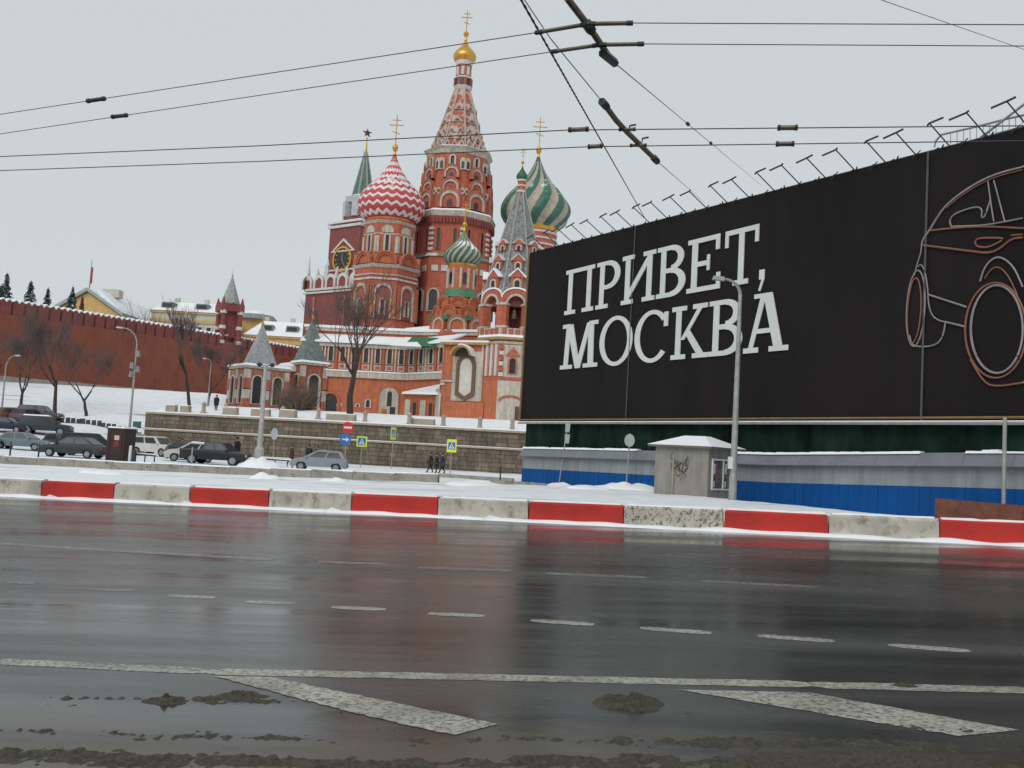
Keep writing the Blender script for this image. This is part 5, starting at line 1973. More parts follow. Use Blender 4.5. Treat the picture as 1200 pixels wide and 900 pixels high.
# letters: slab serif strokes in a unit box
T_, S_, H_ = .145, .075, .088
def box_(x0, y0, x1, y1): return rect(x0, y0, x1, y1)
def bowl(cx, cy, rx, ry, a0, a1, tx, ty, n_=14):
    o, i = [], []
    for q in range(n_ + 1):
        a = math.radians(a0 + (a1 - a0) * q / n_)
        o.append((cx + rx * math.cos(a), cy + ry * math.sin(a)))
        i.append((cx + (rx - tx) * math.cos(a), cy + (ry - ty) * math.sin(a)))
    return ('ring', o, i)
def glyph(ch):
    t, h = T_, H_
    if ch == 'П':
        return [box_(.10, h, .10 + t, 1 - h), box_(.90 - t, h, .90, 1 - h), box_(0, 1 - h, 1, 1), box_(0, 0, .38, h), box_(.62, 0, 1, h)]
    if ch == 'Р':
        return [box_(.14, h, .14 + t * 1.3, 1 - h), box_(0, 0, .52, h), box_(0, 1 - h, .5, 1), box_(.14 + t * 1.3, .40, .5, .49),
                bowl(.5, .70, .50, .30, -90, 90, .22, .10)]
    if ch == 'И':
        return [box_(.10, h, .10 + t, 1 - h), box_(.90 - t, h, .90, 1 - h), box_(0, 0, .36, h), box_(.64, 0, 1, h), box_(0, 1 - h, .36, 1), box_(.64, 1 - h, 1, 1),
                [(.10 + t, h + .02), (.10 + t, h + .2), (.90 - t, 1 - h - .02), (.90 - t, 1 - h - .2)][::-1]]
    if ch == 'В':
        return [box_(.13, h, .13 + t * 1.2, 1 - h), box_(0, 0, .5, h), box_(0, 1 - h, .5, 1), box_(.13 + t * 1.2, .47, .5, .56),
                bowl(.5, .755, .42, .245, -90, 90, .2, .10), bowl(.5, .28, .50, .28, -90, 90, .22, .10)]
    if ch == 'Е':
        return [box_(.13, h, .13 + t * 1.2, 1 - h), box_(0, 0, 1, h), box_(0, 1 - h, .96, 1), box_(.13 + t * 1.2, .47, .66, .56),
                box_(.89, h, 1, .30), box_(.85, .72, .96, 1 - h), box_(.60, .37, .68, .66)]
    if ch == 'Т':
        return [box_(.5 - t * .55, h, .5 + t * .55, 1 - h), box_(.27, 0, .73, h), box_(0, 1 - h, 1, 1), box_(0, .70, .10, 1 - h), box_(.90, .70, 1, 1 - h)]
    if ch == ',':
        return [box_(.15, .55, .85, 1), [(.5, .55), (.85, .55), (.35, 0), (.1, .05)]]
    if ch == 'М':
        return [[(.09, h), (.21, h), (.25, 1 - h), (.13, 1 - h)], [(.75, h), (.89, h), (.87, 1 - h), (.73, 1 - h)], box_(0, 0, .33, h), box_(.63, 0, 1, h),
                box_(.03, 1 - h, .25, 1), box_(.75, 1 - h, .98, 1),
                [(.17, 1 - h - .01), (.42, .0), (.55, .0), (.31, 1 - h + .08)], [(.42, .002), (.55, .002), (.80, 1 - h + .06), (.70, 1 - h + .06)]]
    if ch == 'О':
        return [bowl(.5, .5, .5, .5, 0, 360, .15, .08, 32)]
    if ch == 'С':
        return [bowl(.5, .5, .5, .5, 40, 320, .15, .08, 28), box_(.82, .66, .93, .93)]
    if ch == 'К':
        return [box_(.12, h, .12 + t * 1.05, 1 - h), box_(0, 0, .42, h), box_(0, 1 - h, .42, 1), box_(.62, 0, 1.04, h), box_(.60, 1 - h, 1, 1),
                [(.27, .36), (.38, .36), (.85, 1 - h), (.73, 1 - h)], [(.40, .47), (.73, h), (.92, h), (.50, .56)]]
    if ch == 'А':
        return [box_(0, 0, .34, h), box_(.58, 0, 1, h), [(.12, h), (.22, h), (.50, 1), (.38, 1)], [(.68, h), (.87, h), (.62, 1), (.42, 1)], box_(.24, .32, .68, .40),
                box_(.22, .925, .62, 1.0)]
def letter(ch, a0, a1, z0, z1):
    s = MB()
    sc = lambda p: (a0 + (a1 - a0) * p[0], z0 + (z1 - z0) * p[1])
    for q, g_ in enumerate(glyph(ch)):
        d1 = .075 + .003 * q
        if isinstance(g_, tuple):
            closed = ch == 'О'
            o, i = [sc(p) for p in g_[1]], [sc(p) for p in g_[2]]
            s.ring(BF, o, i, .03, d1, 0, closed=False)
        else:
            s.slab(BF, [sc(p) for p in g_], .03, d1, 0)
    return s.build('letter', [LETTER], banner)
Z1a, Z1b, Z2a, Z2b = 10.98, 13.95, 7.36, 10.32
for ch, a0, a1 in (('П', 4.92, 8.15), ('Р', 8.42, 10.85), ('И', 11.05, 14.2), ('В', 14.36, 16.85), ('Е', 16.98, 19.6), ('Т', 19.9, 22.3)):
    letter(ch, a0, a1, Z1a, Z1b)
letter(',', 22.35, 22.85, 10.45, 11.55)
for ch, a0, a1 in (('М', 4.75, 8.9), ('О', 9.05, 12.35), ('С', 12.55, 15.75), ('К', 15.88, 18.75), ('В', 18.9, 21.4), ('А', 21.5, 24.5)):
    letter(ch, a0, a1, Z2a if ch not in 'ОС' else Z2a - .06, Z2b if ch not in 'ОС' else Z2b + .06)
# outlined car, drawn as pale and copper lines; the part beyond the frame is carried on to a whole car
def cpx(x, y): return bb(1040 + x / 3.0, 180 + y / 3.0)
def stroke(pts, mtl, w=.06, closed=False, pix=True):
    P2 = [cpx(*p) for p in pts] if pix else list(pts)
    # smooth the polyline
    for _ in range(2):
        n_ = []
        m_ = len(P2)
        rng_ = range(m_) if closed else range(m_ - 1)
        if not closed: n_.append(P2[0])
        for i in rng_:
            a, b = P2[i], P2[(i + 1) % m_]
            n_ += [(a[0] * .75 + b[0] * .25, a[1] * .75 + b[1] * .25), (a[0] * .25 + b[0] * .75, a[1] * .25 + b[1] * .75)]
        if not closed: n_.append(P2[-1])
        P2 = n_
    if closed: P2.append(P2[0])
    s = MB()
    s.tube([BF.p(a, z, .08) for a, z in P2], w / 2, 5)
    return s.build('outline_stroke', [mtl], banner)
def ell(cx, cy, rx, ry, tilt=0, n_=20):
    o = []
    for q in range(n_):
        a = 2 * math.pi * q / n_
        x, y = rx * math.cos(a), ry * math.sin(a)
        o.append((cx + x * math.cos(tilt) - y * math.sin(tilt), cy + x * math.sin(tilt) + y * math.cos(tilt)))
    return o
stroke([(480, 48), (400, 68), (330, 97), (255, 145), (205, 188), (175, 232), (152, 272), (130, 300), (124, 322)], LGREY, 0.086)
stroke([(480, 58), (405, 76), (335, 104), (262, 150), (212, 192)], COPPER, 0.043)
stroke([(124, 322), (122, 350), (110, 385), (98, 430)], LGREY)
stroke([(152, 272), (220, 264), (340, 256), (480, 264)], COPPER, 0.072)
stroke([(126, 323), (200, 332), (290, 343), (362, 352), (400, 335), (440, 300), (480, 296)], COPPER, 0.086)
stroke([(228, 256), (222, 236), (236, 215), (280, 197), (322, 187), (338, 198), (334, 226), (346, 226), (366, 165)], LGREY, 0.065)
stroke([(228, 258), (300, 255), (340, 254), (420, 240), (480, 228)], LGREY, 0.065)
stroke([(358, 100), (366, 165), (378, 240)], LGREY)
stroke([(378, 95), (398, 170), (416, 238)], LGREY)
stroke([(312, 298), (386, 297), (420, 300), (360, 332), (314, 328)], COPPER, 0.079, True)
stroke([(440, 288), (480, 285)], COPPER)
stroke(ell(104, 545, 32, 135, .06), LGREY, 0.065, True)
stroke(ell(98, 552, 24, 115, .06), COPPER, 0.065, True)
stroke([(110, 400), (122, 388), (136, 412), (146, 470), (148, 530), (160, 570), (185, 588), (206, 592)], LGREY)
stroke([(150, 497), (215, 518), (282, 540)], LGREY, 0.079)
stroke([(206, 592), (240, 600), (276, 609)], LGREY, 0.079)
stroke([(82, 640), (90, 672), (112, 680), (160, 678), (190, 662), (203, 628), (208, 594)], LGREY, 0.065)
stroke(ell(385, 622, 108, 168, .0, 26), COPPER, 0.079, True)
stroke(ell(389, 618, 92, 155, .0, 26), LGREY, 0.094, True)
stroke([(330, 450), (345, 400), (378, 366), (410, 366), (450, 400), (480, 470)], LGREY, 0.072)
stroke([(346, 440), (372, 402), (400, 400), (430, 430), (462, 500)], COPPER, 0.058)
stroke([(296, 725), (345, 808), (390, 820), (480, 806)], COPPER, 0.072)
a_e, z_e = cpx(480, 160)
stroke([cpx(480, 48), (a_e + 2.5, 14.3), (a_e + 6, 14.2), (a_e + 9, 13.2), (a_e + 11, 11.5), (a_e + 11.6, 9), (a_e + 11, 7.4), (a_e + 8.5, 6.8)], LGREY, 0.086, False, False)
stroke([cpx(480, 264), (a_e + 3, 11.0), (a_e + 7, 11.1), (a_e + 10.6, 11.4)], COPPER, 0.072, False, False)
stroke([cpx(480, 806), (a_e + 2.5, 6.6), (a_e + 5.5, 6.7)], LGREY, 0.072, False, False)
stroke([(a_e + 7.2 + 1.3 * math.cos(q * .3), 7.4 + 1.8 * math.sin(q * .3)) for q in range(21)], LGREY, 0.086, True, False)
# edging ropes, seams, rails
s = MB()
s.tube([BF.p(-.05, BZ0, .05), BF.p(-.05, 15.9, .05)], .09, 6)
s.tube([BF.p(.0, BZ0 + .1, .1), BF.p(BLEN, BZ0 + .1, .1)], .055, 6)
s.build('edging', [mat('brown_edging', (0.20, 0.12, 0.05), .8, .2, 2)], banner)
for xa, ya in ((740, 380), (1085, 330), (1420, 330)):
    a, z_ = bb(xa, ya)
    s = MB()
    s.tube([BF.p(a, BZ0, .10), BF.p(a, btop(a), .06)], .03 if xa < 1000 else .045, 5)
    s.build('seam_cable', [mat('seam_cord', (0.075, 0.085, 0.08), .8, .2, 2)], banner)
s = MB()
s.tube([BF.p(-.2, BZ0 - .12, .05), BF.p(BLEN, BZ0 - .12, .05)], .075, 6)
lr = s.build('lower_rail', [STEEL], board)
s = MB()
s.slab(BF, rect(-.1, BZ0 - .06, BLEN, BZ0 - .015), -.07, .12)
s.build('snow_layer', [SNOW], lr)
# scaffold behind the banner
for j in range(19):
    a = j * 3.0
    for d in (-.6, -3.4):
        s = MB()
        s.tube([BF.p(a, -1.0, d), BF.p(a, btop(a) - .15, d)], .06, 6)
        s.build('scaffold_post', [STEEL], board)
for z_ in (2.0, 4.2, 7, 10, 13, 15.2):
    for d in (-.6, -3.4):
        s = MB()
        s.tube([BF.p(0, z_, d), BF.p(BLEN, z_, d)], .05, 5)
        s.build('scaffold_ledger', [STEEL], board)
s = MB()
k = 120
for j in range(k):
    a, b = BLEN * j / k, BLEN * (j + 1) / k
    d0, d1 = -.45 + .18 * n3(j * .45, 3.3) + .07 * n3(j * 1.7, 1), -.45 + .18 * n3((j + 1) * .45, 3.3) + .07 * n3((j + 1) * 1.7, 1)
    s.face([BF.p(a, -1.2, d0 - .05), BF.p(b, -1.2, d1 - .05), BF.p(b, BZ0 + .4, d1), BF.p(a, BZ0 + .4, d0)])
for j in range(8):
    s.face([BF.p(0, -1.2, -.5 - j * .4), BF.p(0, -1.2, -.9 - j * .4), BF.p(0, 15.6, -.9 - j * .4), BF.p(0, 15.6, -.5 - j * .4)])
s.build('green_netting', [NET], board)
s = MB()
s.slab(BF, rect(0, -1.2, BLEN, 15.4), -3.7, -3.5, 0, back=True)
s.build('back_sheeting', [mat('dark_sheeting', (0.02, 0.025, 0.024), .9, .3, .5)], board)
# ragged top truss
s = MB()
k = 150
for j in range(k):
    a = BLEN * j / k
    s.tube([BF.p(a, btop(a) - .12, -.05 - .3 * (j % 2)), BF.p(a + BLEN / k * 1.6, btop(a) + .10 + .08 * n3(j, 6), -.25 + .2 * (j % 3))], .035, 4)
s.tube([BF.p(0, btop(0) + .06, -.1), BF.p(BLEN, btop(BLEN) + .06, -.1)], .05, 5)
s.tube([BF.p(0, btop(0) + .16, -.55), BF.p(BLEN, btop(BLEN) + .16, -.55)], .05, 5)
s.build('top_truss', [DSTEEL], board, kind='stuff')
# floodlight arms, standing out from the top and leaning forward
fl = [2.0 + 1.62 * q + .25 * n3(q * 3.1, 2) for q in range(31)]
for j, a in enumerate(fl):
    base_ = BF.p(a, btop(a) + .02, -.1)
    tip = BF.p(a - .15, btop(a) + .80, 1.1)
    s = MB()
    s.tube([base_, tip], .03, 5)
    arm = s.build('floodlight', [DSTEEL], board)
    s = MB()
    T0 = tip + BF.u * (-.1 if j % 2 else -.75)
    T1 = tip + BF.u * (.62 if j % 2 else .1)
    if j % 3 == 0: T0, T1 = tip - BF.u * .62, tip + BF.u * .35
    s.tube([T0 + Vector((0, 0, -.08)), tip, T1 + Vector((0, 0, .06))], .042, 6)
    s.build('lamp_head', [DSTEEL], arm)
# curved guard rail and raking pole at the near end of the top
def bbp(x, y, d=-.8):
    a, z_ = bb(x, y)
    return BF.p(a, z_, d)
s = MB()
rail_px = [(1081, 168), (1083, 160), (1089, 153), (1110, 148), (1135, 142), (1165, 134), (1200, 126), (1260, 112)]
s.tube([bbp(*q) for q in rail_px], .045, 6)
low_px = [(1100, 166), (1130, 158), (1165, 148), (1200, 139), (1260, 124)]
s.tube([bbp(*q) for q in low_px], .03, 5)
for q in range(22):
    t_ = q / 21
    x = 1100 + 160 * t_
    y0 = lerp([(1089, 153), (1110, 148), (1135, 142), (1165, 134), (1200, 126), (1260, 112)], x)
    y1 = lerp(low_px, x)
    s.tube([bbp(x, y0), bbp(x, y1 + (9 if q % 4 == 0 else 0))], .018, 4)
s.build('guard_rail', [STEEL], board)
s = MB()
s.tube([bbp(1138, 160, -.5), bbp(1290, 42, -.5)], .05, 6)
s.build('raking_pole', [STEEL], board)

# ================================================================== SITE FENCE
FA, FB = Vector((1.05, 64.2)), Vector((18.8, 36.0))
FDIR = (FB - FA).normalized()
FANG = math.atan2(-FDIR.x, FDIR.y)
fence = thing('site_fence', (FA.x, FA.y, -.5), 'grey and blue sheet metal site fence with snow along its visor', 'fence')
def fence_run(p0, dirv, n_, w=2.0):
    ang = math.atan2(dirv.y, dirv.x) - math.pi / 2
    for j in range(n_):
        a = p0 + dirv * (w * j)
        zb = lerp([(1, -.6), (7.2, -.44), (12.7, -.35), (15.3, -.18), (18.8, .06), (32, .5)], a.x)
        zb1 = lerp([(1, -.6), (7.2, -.44), (12.7, -.35), (15.3, -.18), (18.8, .06), (32, .5)], (a + dirv * w).x)
        f = Fr((a.x, a.y, 0), ang)
        e = .006
        s = MB()
        s.slab(f, [(e, zb + 1.3), (w - e, zb1 + 1.3), (w - e, zb1 + 2.66), (e, zb + 2.66)], -.03, rnd.uniform(.0, .02), 0, back=True)
        pn = s.build('panel', [FGREY], fence)
        s = MB()
        d_ = .022 + rnd.uniform(0, .012)
        nr = 8
        for q in range(nr):
            x0_, x1_ = e + (w - 2 * e) * q / nr, e + (w - 2 * e) * (q + 1) / nr
            zz0, zz1 = zb + (zb1 - zb) * q / nr, zb + (zb1 - zb) * (q + 1) / nr
            dd = d_ + (.012 if q % 2 else 0)
            s.slab(f, [(x0_, zz0 - .3), (x1_, zz1 - .3), (x1_, zz1 + 1.3), (x0_, zz0 + 1.3)], -.03, dd, 0)
        s.build('blue_band', [FBLUE], pn)
        s = MB()
        s.hexa([f.p(e, zb + 2.12, .38), f.p(w - e, zb1 + 2.12, .38), f.p(w - e, zb1 + 2.64, .0), f.p(e, zb + 2.64, .0)],
               [f.p(e, zb + 2.15, .38), f.p(w - e, zb1 + 2.15, .38), f.p(w - e, zb1 + 2.68, .0), f.p(e, zb + 2.68, .0)])
        s.build('visor', [FGREY2], pn)
        if n3(a.x * .5, a.y * .4, 5) > -.28:
            s = MB()
            kk = 6
            for q in range(kk):
                x0_, x1_ = w * q / kk, w * (q + 1) / kk
                h0 = .11 + .07 * n3(a.x * 2 + q * .5, 3.1)
                zz0, zz1 = zb + (zb1 - zb) * q / kk + 2.64, zb + (zb1 - zb) * (q + 1) / kk + 2.64
                s.hexa([f.p(x0_, zz0, .12), f.p(x1_, zz1, .12), f.p(x1_, zz1 + .02, -.25), f.p(x0_, zz0 + .02, -.25)],
                       [f.p(x0_, zz0 + h0, .06), f.p(x1_, zz1 + h0, .06), f.p(x1_, zz1 + h0, -.22), f.p(x0_, zz0 + h0, -.22)])
            s.build('snow_cap', [SNOW], pn)
        s = MB()
        s.tube([f.p(0, zb - .4, -.02), f.p(0, zb + 2.6, -.02)], .03, 5)
        s.build('joint_post', [FGREY], pn)
fence_run(FA, FDIR, 24)
fence_run(FA + Vector((FDIR.y * -0.0, 0)) + Vector((2.2, 13.6)), Vector((-2.2, -13.6)).normalized(), 6, 2.29)
p = at(1148, 596, 35.0)
pb = at(1300, 596, 30)
s = MB()
f, w = face_fr((at(1097, 596, 36.3).x, 36.3), (at(1300, 610, 29.5).x, 29.5), -.02)
for q in range(4):
    s.slab(f, rect(0, -.25 + q * .28, w, .02 + q * .28), 0, .05, 0, back=True)
o = s.build('rusty_boarding', [RUST], origin=tuple(f.o))
tag(o, 'low rusty brown boarding leaning along the blue fence', 'boarding')
p = at(1176, 590, 34.6)
s = MB()
g_ = hgt(p.x, p.y)
s.tube([(p.x, p.y, g_ - .2), (p.x, p.y, zat(p.x, p.y, 489))], .075, 8)
o = s.build('pipe_post', [STEEL], origin=(p.x, p.y, g_))
tag(o, 'plain grey pipe post standing before the fence under the outlined car', 'post')

# ================================================================== KIOSK
kp = at(812, 588, 42.6)
kz = -.1
KR = math.radians(-41)
kio = local_thing('kiosk', (kp.x + .3, kp.y + 1.1, kz), 'small grey kiosk with snowy hipped roof and glazed display window', 'kiosk', None, KR)
KW_, KD_, KHt = 2.75, 2.7, 2.45
s = MB()
s.box((0, 0, 0), (KW_, KD_, KHt))
s.build('wall', [KIOSKM], kio)
s = MB()
s.box((0, 0, KHt), (KW_ + .55, KD_ + .55, .09))
rf = s.build('roof', [mat('kiosk_roof', (0.12, 0.115, 0.11), .7, .2, 2)], kio)
s = MB()
s.hexa([(-KW_ / 2 - .3, -KD_ / 2 - .3, KHt + .09), (KW_ / 2 + .3, -KD_ / 2 - .3, KHt + .09), (KW_ / 2 + .3, KD_ / 2 + .3, KHt + .09), (-KW_ / 2 - .3, KD_ / 2 + .3, KHt + .09)],
       [(-.55, -.25, KHt + .58), (.55, -.25, KHt + .58), (.55, .25, KHt + .58), (-.55, .25, KHt + .58)])
s.build('roof_snow', [SNOW], rf)
fK = Fr((0, -KD_ / 2, 0), -math.pi / 2)
fS = Fr((KW_ / 2, 0, 0), 0)
s = MB()
s.slab(fK, rect(-KW_ / 2, 0, KW_ / 2, .2), 0, .02)
s.slab(fK, rect(-.42, .1, -.36, 1.9), 0, .05, 1)
s.build('rail', [mat('kiosk_plinth', (0.14, 0.13, 0.115), .8, .3, 3), mat('kiosk_pipe', (0.30, 0.27, 0.20), .7, .2, 3)], kio)
s = MB()                                  # scrawl of dark paint
for q in range(26):
    a0, z0_ = rnd.uniform(-.45, .35), rnd.uniform(1.25, 1.95)
    pts = [(a0, z0_)]
    for j in range(3): pts.append((pts[-1][0] + rnd.uniform(-.22, .22), pts[-1][1] + rnd.uniform(-.25, .25)))
    s.tube([fK.p(a, z_, .012) for a, z_ in pts], .011, 4)
s.build('paint_scrawl', [mat('scrawl_paint', (0.05, 0.048, 0.045), .8, .3, 3)], kio)
win = MB()
win.ring(fS, rect(-1.05, .62, 1.0, 2.02), rect(-.98, .69, .93, 1.95), 0, .07)
win.slab(fS, rect(-.06, .69, .0, 1.95), 0, .07)
wi = win.build('display_window', [PAINTW], kio)
s = MB()
s.slab(fS, rect(-.98, .69, .93, 1.95), 0, .02)
s.build('pane', [mat('shop_glass', (0.06, 0.075, 0.08), .1, .4, 3, spec=.8)], wi)
cols = [(.45, .5, .5), (.3, .05, .06), (.05, .12, .2), (.4, .33, .1), (.5, .48, .44), (.1, .16, .1), (.22, .08, .14)]
for q in range(14):
    s = MB()
    a, z_ = -.9 + (q % 7) * .26, .74 + (q // 7) * .6
    s.slab(fS, rect(a, z_, a + rnd.uniform(.1, .2), z_ + rnd.uniform(.2, .5)), .02, .03)
    s.build('magazine', [mat('cover_%d' % (q % 7), cols[q % 7], .5, .6, 9)], wi)

# ================================================================== STREET LAMPS
def lamp_post(px, py, D, ytop, label, r=.09, arm=(-1.0, .6), base_r=.16, base_h=.6, m=STEEL, head=.5, curved=True):
    p = at(px, py, D)
    z = TZ(p.x, p.y) if (p.x > -39.5 and p.y > wall_y(p.x) and p.x < 18) else hgt(p.x, p.y)
    o = thing('street_lamp', (p.x, p.y, z), label, 'street lamp')
    zt_ = zat(p.x, p.y, ytop)
    s = MB()
    s.lathe(p.x, p.y, [(z - .3, base_r), (z + base_h, base_r), (z + base_h + .1, r * 1.1), (zt_, r * .62)], 12)
    s.build('post', [m], o)
    s = MB()
    pts = []
    for q in range(7):
        t_ = q / 6
        a = t_ * math.pi / 2
        pts.append((p.x + arm[0] * (1 - math.cos(a)), p.y - .15 * t_, zt_ - .05 + arm[1] * math.sin(a)))
    s.tube(pts, r * .6, 6, 0, r * .4)
    ar = s.build('arm', [m], o)
    e = Vector(pts[-1])
    sg = 1 if arm[0] > 0 else -1
    s = MB()
    s.hexa([(e.x, e.y - .1, e.z - .1), (e.x + sg * head, e.y - .12, e.z - .06), (e.x + sg * head, e.y + .12, e.z - .06), (e.x, e.y + .1, e.z - .1)],
           [(e.x, e.y - .07, e.z + .08), (e.x + sg * head * .9, e.y - .06, e.z + .10), (e.x + sg * head * .9, e.y + .06, e.z + .10), (e.x, e.y + .07, e.z + .08)])
    s.build('lamp_head', [STEEL], ar)
    return o, p, z, zt_
o, p, z, zt_ = lamp_post(858, 590, 39.5, 345, 'tall grey street lamp standing beside the kiosk before the banner', .13, (-.75, .65), .17, 1.0)
s = MB()
s.box((p.x - .16, p.y - .05, z + 1.3), (.18, .14, .5))
s.build('switch_box', [PAINTW], o)
o, p, z, zt_ = lamp_post(152, 500, 95, 403, 'curved street lamp with lanterns on the snow slope beyond the booth', .12, (-1.5, 1.6), .2, .8, STEEL, .7)
for q, (dx, zz_) in enumerate(((.25, 418), (-.3, 432), (.3, 436), (-.25, 442))):
    s = MB()
    h_ = zat(p.x, p.y, zz_)
    s.box((p.x + dx, p.y - .1, h_), (.4, .4, .6), .3 * q, 0, .7)
    s.build('lantern_box', [mat('lantern_grey', (0.22, 0.23, 0.23), .7, .2, 3)], o)
lamp_post(2, 480, 100, 432, 'street lamp with bent arm on the snow slope before the fortress wall', .1, (1.0, 1.5), .18, .6)
# concrete lamp column with heavy foot
p = at(303, 540, 70)
z = hgt(p.x, p.y)
o = thing('street_lamp', (p.x, p.y, z), 'pale concrete lamp column with thick foot before the stone wall', 'street lamp')
zt_ = zat(p.x, p.y, 428)
s = MB()
s.lathe(p.x, p.y, [(z - .3, .36), (z + 1.3, .34), (z + 1.42, .27), (z + 1.5, .20), (zt_, .12)], 14)
s.build('column', [mat('pale_concrete', (0.38, 0.38, 0.36), .9, .15, 3, .3, 20)], o)
for sg in (-1, 1):
    s = MB()
    s.tube([(p.x, p.y, zt_ - .1), (p.x + sg * .35, p.y, zt_ + .02)], .04, 6)
    ar = s.build('bracket', [DSTEEL], o)
    s = MB()
    s.lathe(p.x + sg * .48, p.y, [(zt_ - .12, .10), (zt_ + .05, .24), (zt_ + .14, .14), (zt_ + .2, .03)], 10)
    s.build('lamp_head', [DSTEEL], ar)
# thin mast with bent lamp before the thin tree
lamp_post(243, 480, 113, 425, 'slim street lamp among the bare trees beside the tented porch', .07, (-.6, .5), .12, .5, STEEL, .4)

# ================================================================== ROAD SIGNS
def sign_post(px, py, D, ytop, lean=0.0, r=.04):
    p = at(px, py, D)
    z = hgt(p.x, p.y)
    zt_ = zat(p.x, p.y, ytop)
    s = MB()
    s.tube([(p.x, p.y, z - .2), (p.x + lean, p.y, zt_)], r, 6)
    return p, z, zt_, s
def disc(fr, r, cx, cz, n_=24): return [(cx + r * math.cos(2 * math.pi * q / n_), cz + r * math.sin(2 * math.pi * q / n_)) for q in range(n_)]
def sign_thing(px, py, D, ytop, label, lean=0.0):
    p, z, zt_, s = sign_post(px, py, D, ytop, lean)
    o = thing('road_sign', (p.x, p.y, z), label, 'road sign')
    s.build('post', [STEEL], o)
    return o, p, z, zt_
o, p, z, zt_ = sign_thing(403, 552, 84, 493, 'red no entry sign mounted above a round blue arrow sign')
f = Fr((p.x, p.y - .06, 0), -math.pi / 2)
k = 84 / F
zc = zat(p.x, p.y, 501)
s = MB()
s.slab(f, disc(f, .5, .1, zc), 0, .03, 0, back=True)
s.slab(f, rect(-.25, zc - .09, .45, zc + .09), .03, .036, 1)
s.build('no_entry_disc', [SRED, PAINTW], o)
zc = zat(p.x, p.y, 515)
s = MB()
s.slab(f, disc(f, .5, -.05, zc), 0, .03, 0, back=True)
s.slab(f, [(-.35, zc - .06), (.02, zc - .06), (.02, zc - .2), (.3, zc), (.02, zc + .2), (.02, zc + .06), (-.35, zc + .06)], .03, .036, 1)
s.build('arrow_disc', [SBLUE, PAINTW], o)
def crossing(px, py, D, yc, w, h, label, ang=0.0):
    o, p, z, zt_ = sign_thing(px, py, D, yc - 8, label)
    f = Fr((p.x, p.y - .06, 0), -math.pi / 2 + ang)
    zc = zat(p.x, p.y, yc)
    s = MB()
    s.slab(f, rect(-w / 2, zc - h / 2, w / 2, zc + h / 2), 0, .03, 0, back=True)
    b = min(w, h) * .36
    s.slab(f, rect(-b, zc - b, b, zc + b), .03, .036, 1)
    s.slab(f, [(-b * .8, zc - b * .75), (b * .8, zc - b * .75), (0, zc + b * .85)], .036, .042, 2)
    # walking figure on stripes
    s.slab(f, disc(f, b * .10, .02, zc + b * .28, 10), .042, .046, 3)
    s.slab(f, [(-b * .10, zc - b * .15), (b * .12, zc - b * .15), (b * .08, zc + b * .2), (-b * .06, zc + b * .2)], .042, .047, 3)
    s.slab(f, [(-b * .28, zc - b * .6), (-b * .14, zc - b * .6), (b * .05, zc - b * .12), (-b * .08, zc - b * .12)], .042, .048, 3)
    s.slab(f, [(b * .16, zc - b * .6), (b * .30, zc - b * .6), (b * .12, zc - b * .12), (b * .0, zc - b * .12)], .042, .049, 3)
    s.build('crossing_plate', [YELLOWG, SBLUE, PAINTW, DSTEEL], o)
crossing(422, 550, 86, 517.5, .95, .95, 'square pedestrian crossing sign with yellow border beside the no entry sign')
crossing(458, 553, 88, 508, .95, 1.15, 'pedestrian crossing sign turned almost edge on before the stone wall', math.radians(68))
crossing(527, 563, 76, 522.5, .8, 1.05, 'tall yellow bordered crossing sign beside the walking pedestrians', math.radians(-12))
o, p, z, zt_ = sign_thing(319, 548, 80, 503, 'oval grey back of a road sign beside the concrete lamp column')
f = Fr((p.x, p.y - .06, 0), -math.pi / 2)
zc = zat(p.x, p.y, 508.5)
s = MB()
s.slab(f, [(a * .6 + 0, (b - zc) * 1.0 + zc) for a, b in disc(f, .5, 0, zc)], 0, .03, 0, back=True)
s.build('plate', [mat('sign_back', (0.36, 0.39, 0.39), .6, .1, 3)], o)
o, p, z, zt_ = sign_thing(654, 572, 60, 494, 'leaning post with two pale rectangular plates before the blue fence', .42)
f = Fr((p.x + .38, p.y - .06, 0), -math.pi / 2)
for yc in (501, 514):
    zc = zat(p.x, p.y, yc)
    s = MB()
    s.slab(f, [(-.15 + .03, zc - .28), (.15, zc - .28), (.19, zc + .30), (-.13, zc + .30)], 0, .03, 0, back=True)
    s.build('plate', [mat('sign_back', None or (0.36, 0.39, 0.39))], o)
o, p, z, zt_ = sign_thing(733, 578, 53, 508, 'single round grey sign back on thin post before the blue fence', .1)
f = Fr((p.x + .08, p.y - .06, 0), -math.pi / 2)
zc = zat(p.x, p.y, 516)
s = MB()
s.slab(f, [(a * .8, b) for a, b in disc(f, .36, 0, zc)], 0, .03, 0, back=True)
s.build('plate', [mat('sign_back', None or (0.36, 0.39, 0.39))], o)
p = at(163, 469, 112)
s = MB()
z = hgt(p.x, p.y)
s.box((p.x, p.y, z - .2), (.8, .5, .9))
s.box((p.x, p.y, z + .7), (.86, .56, .06), 0, 1)
o = s.build('cable_box', [mat('dark_green_paint', (0.02, 0.10, 0.07), .6, .2, 3), SNOW], origin=(p.x, p.y, z))
tag(o, 'small dark green cable box on the snow slope', 'cable box')

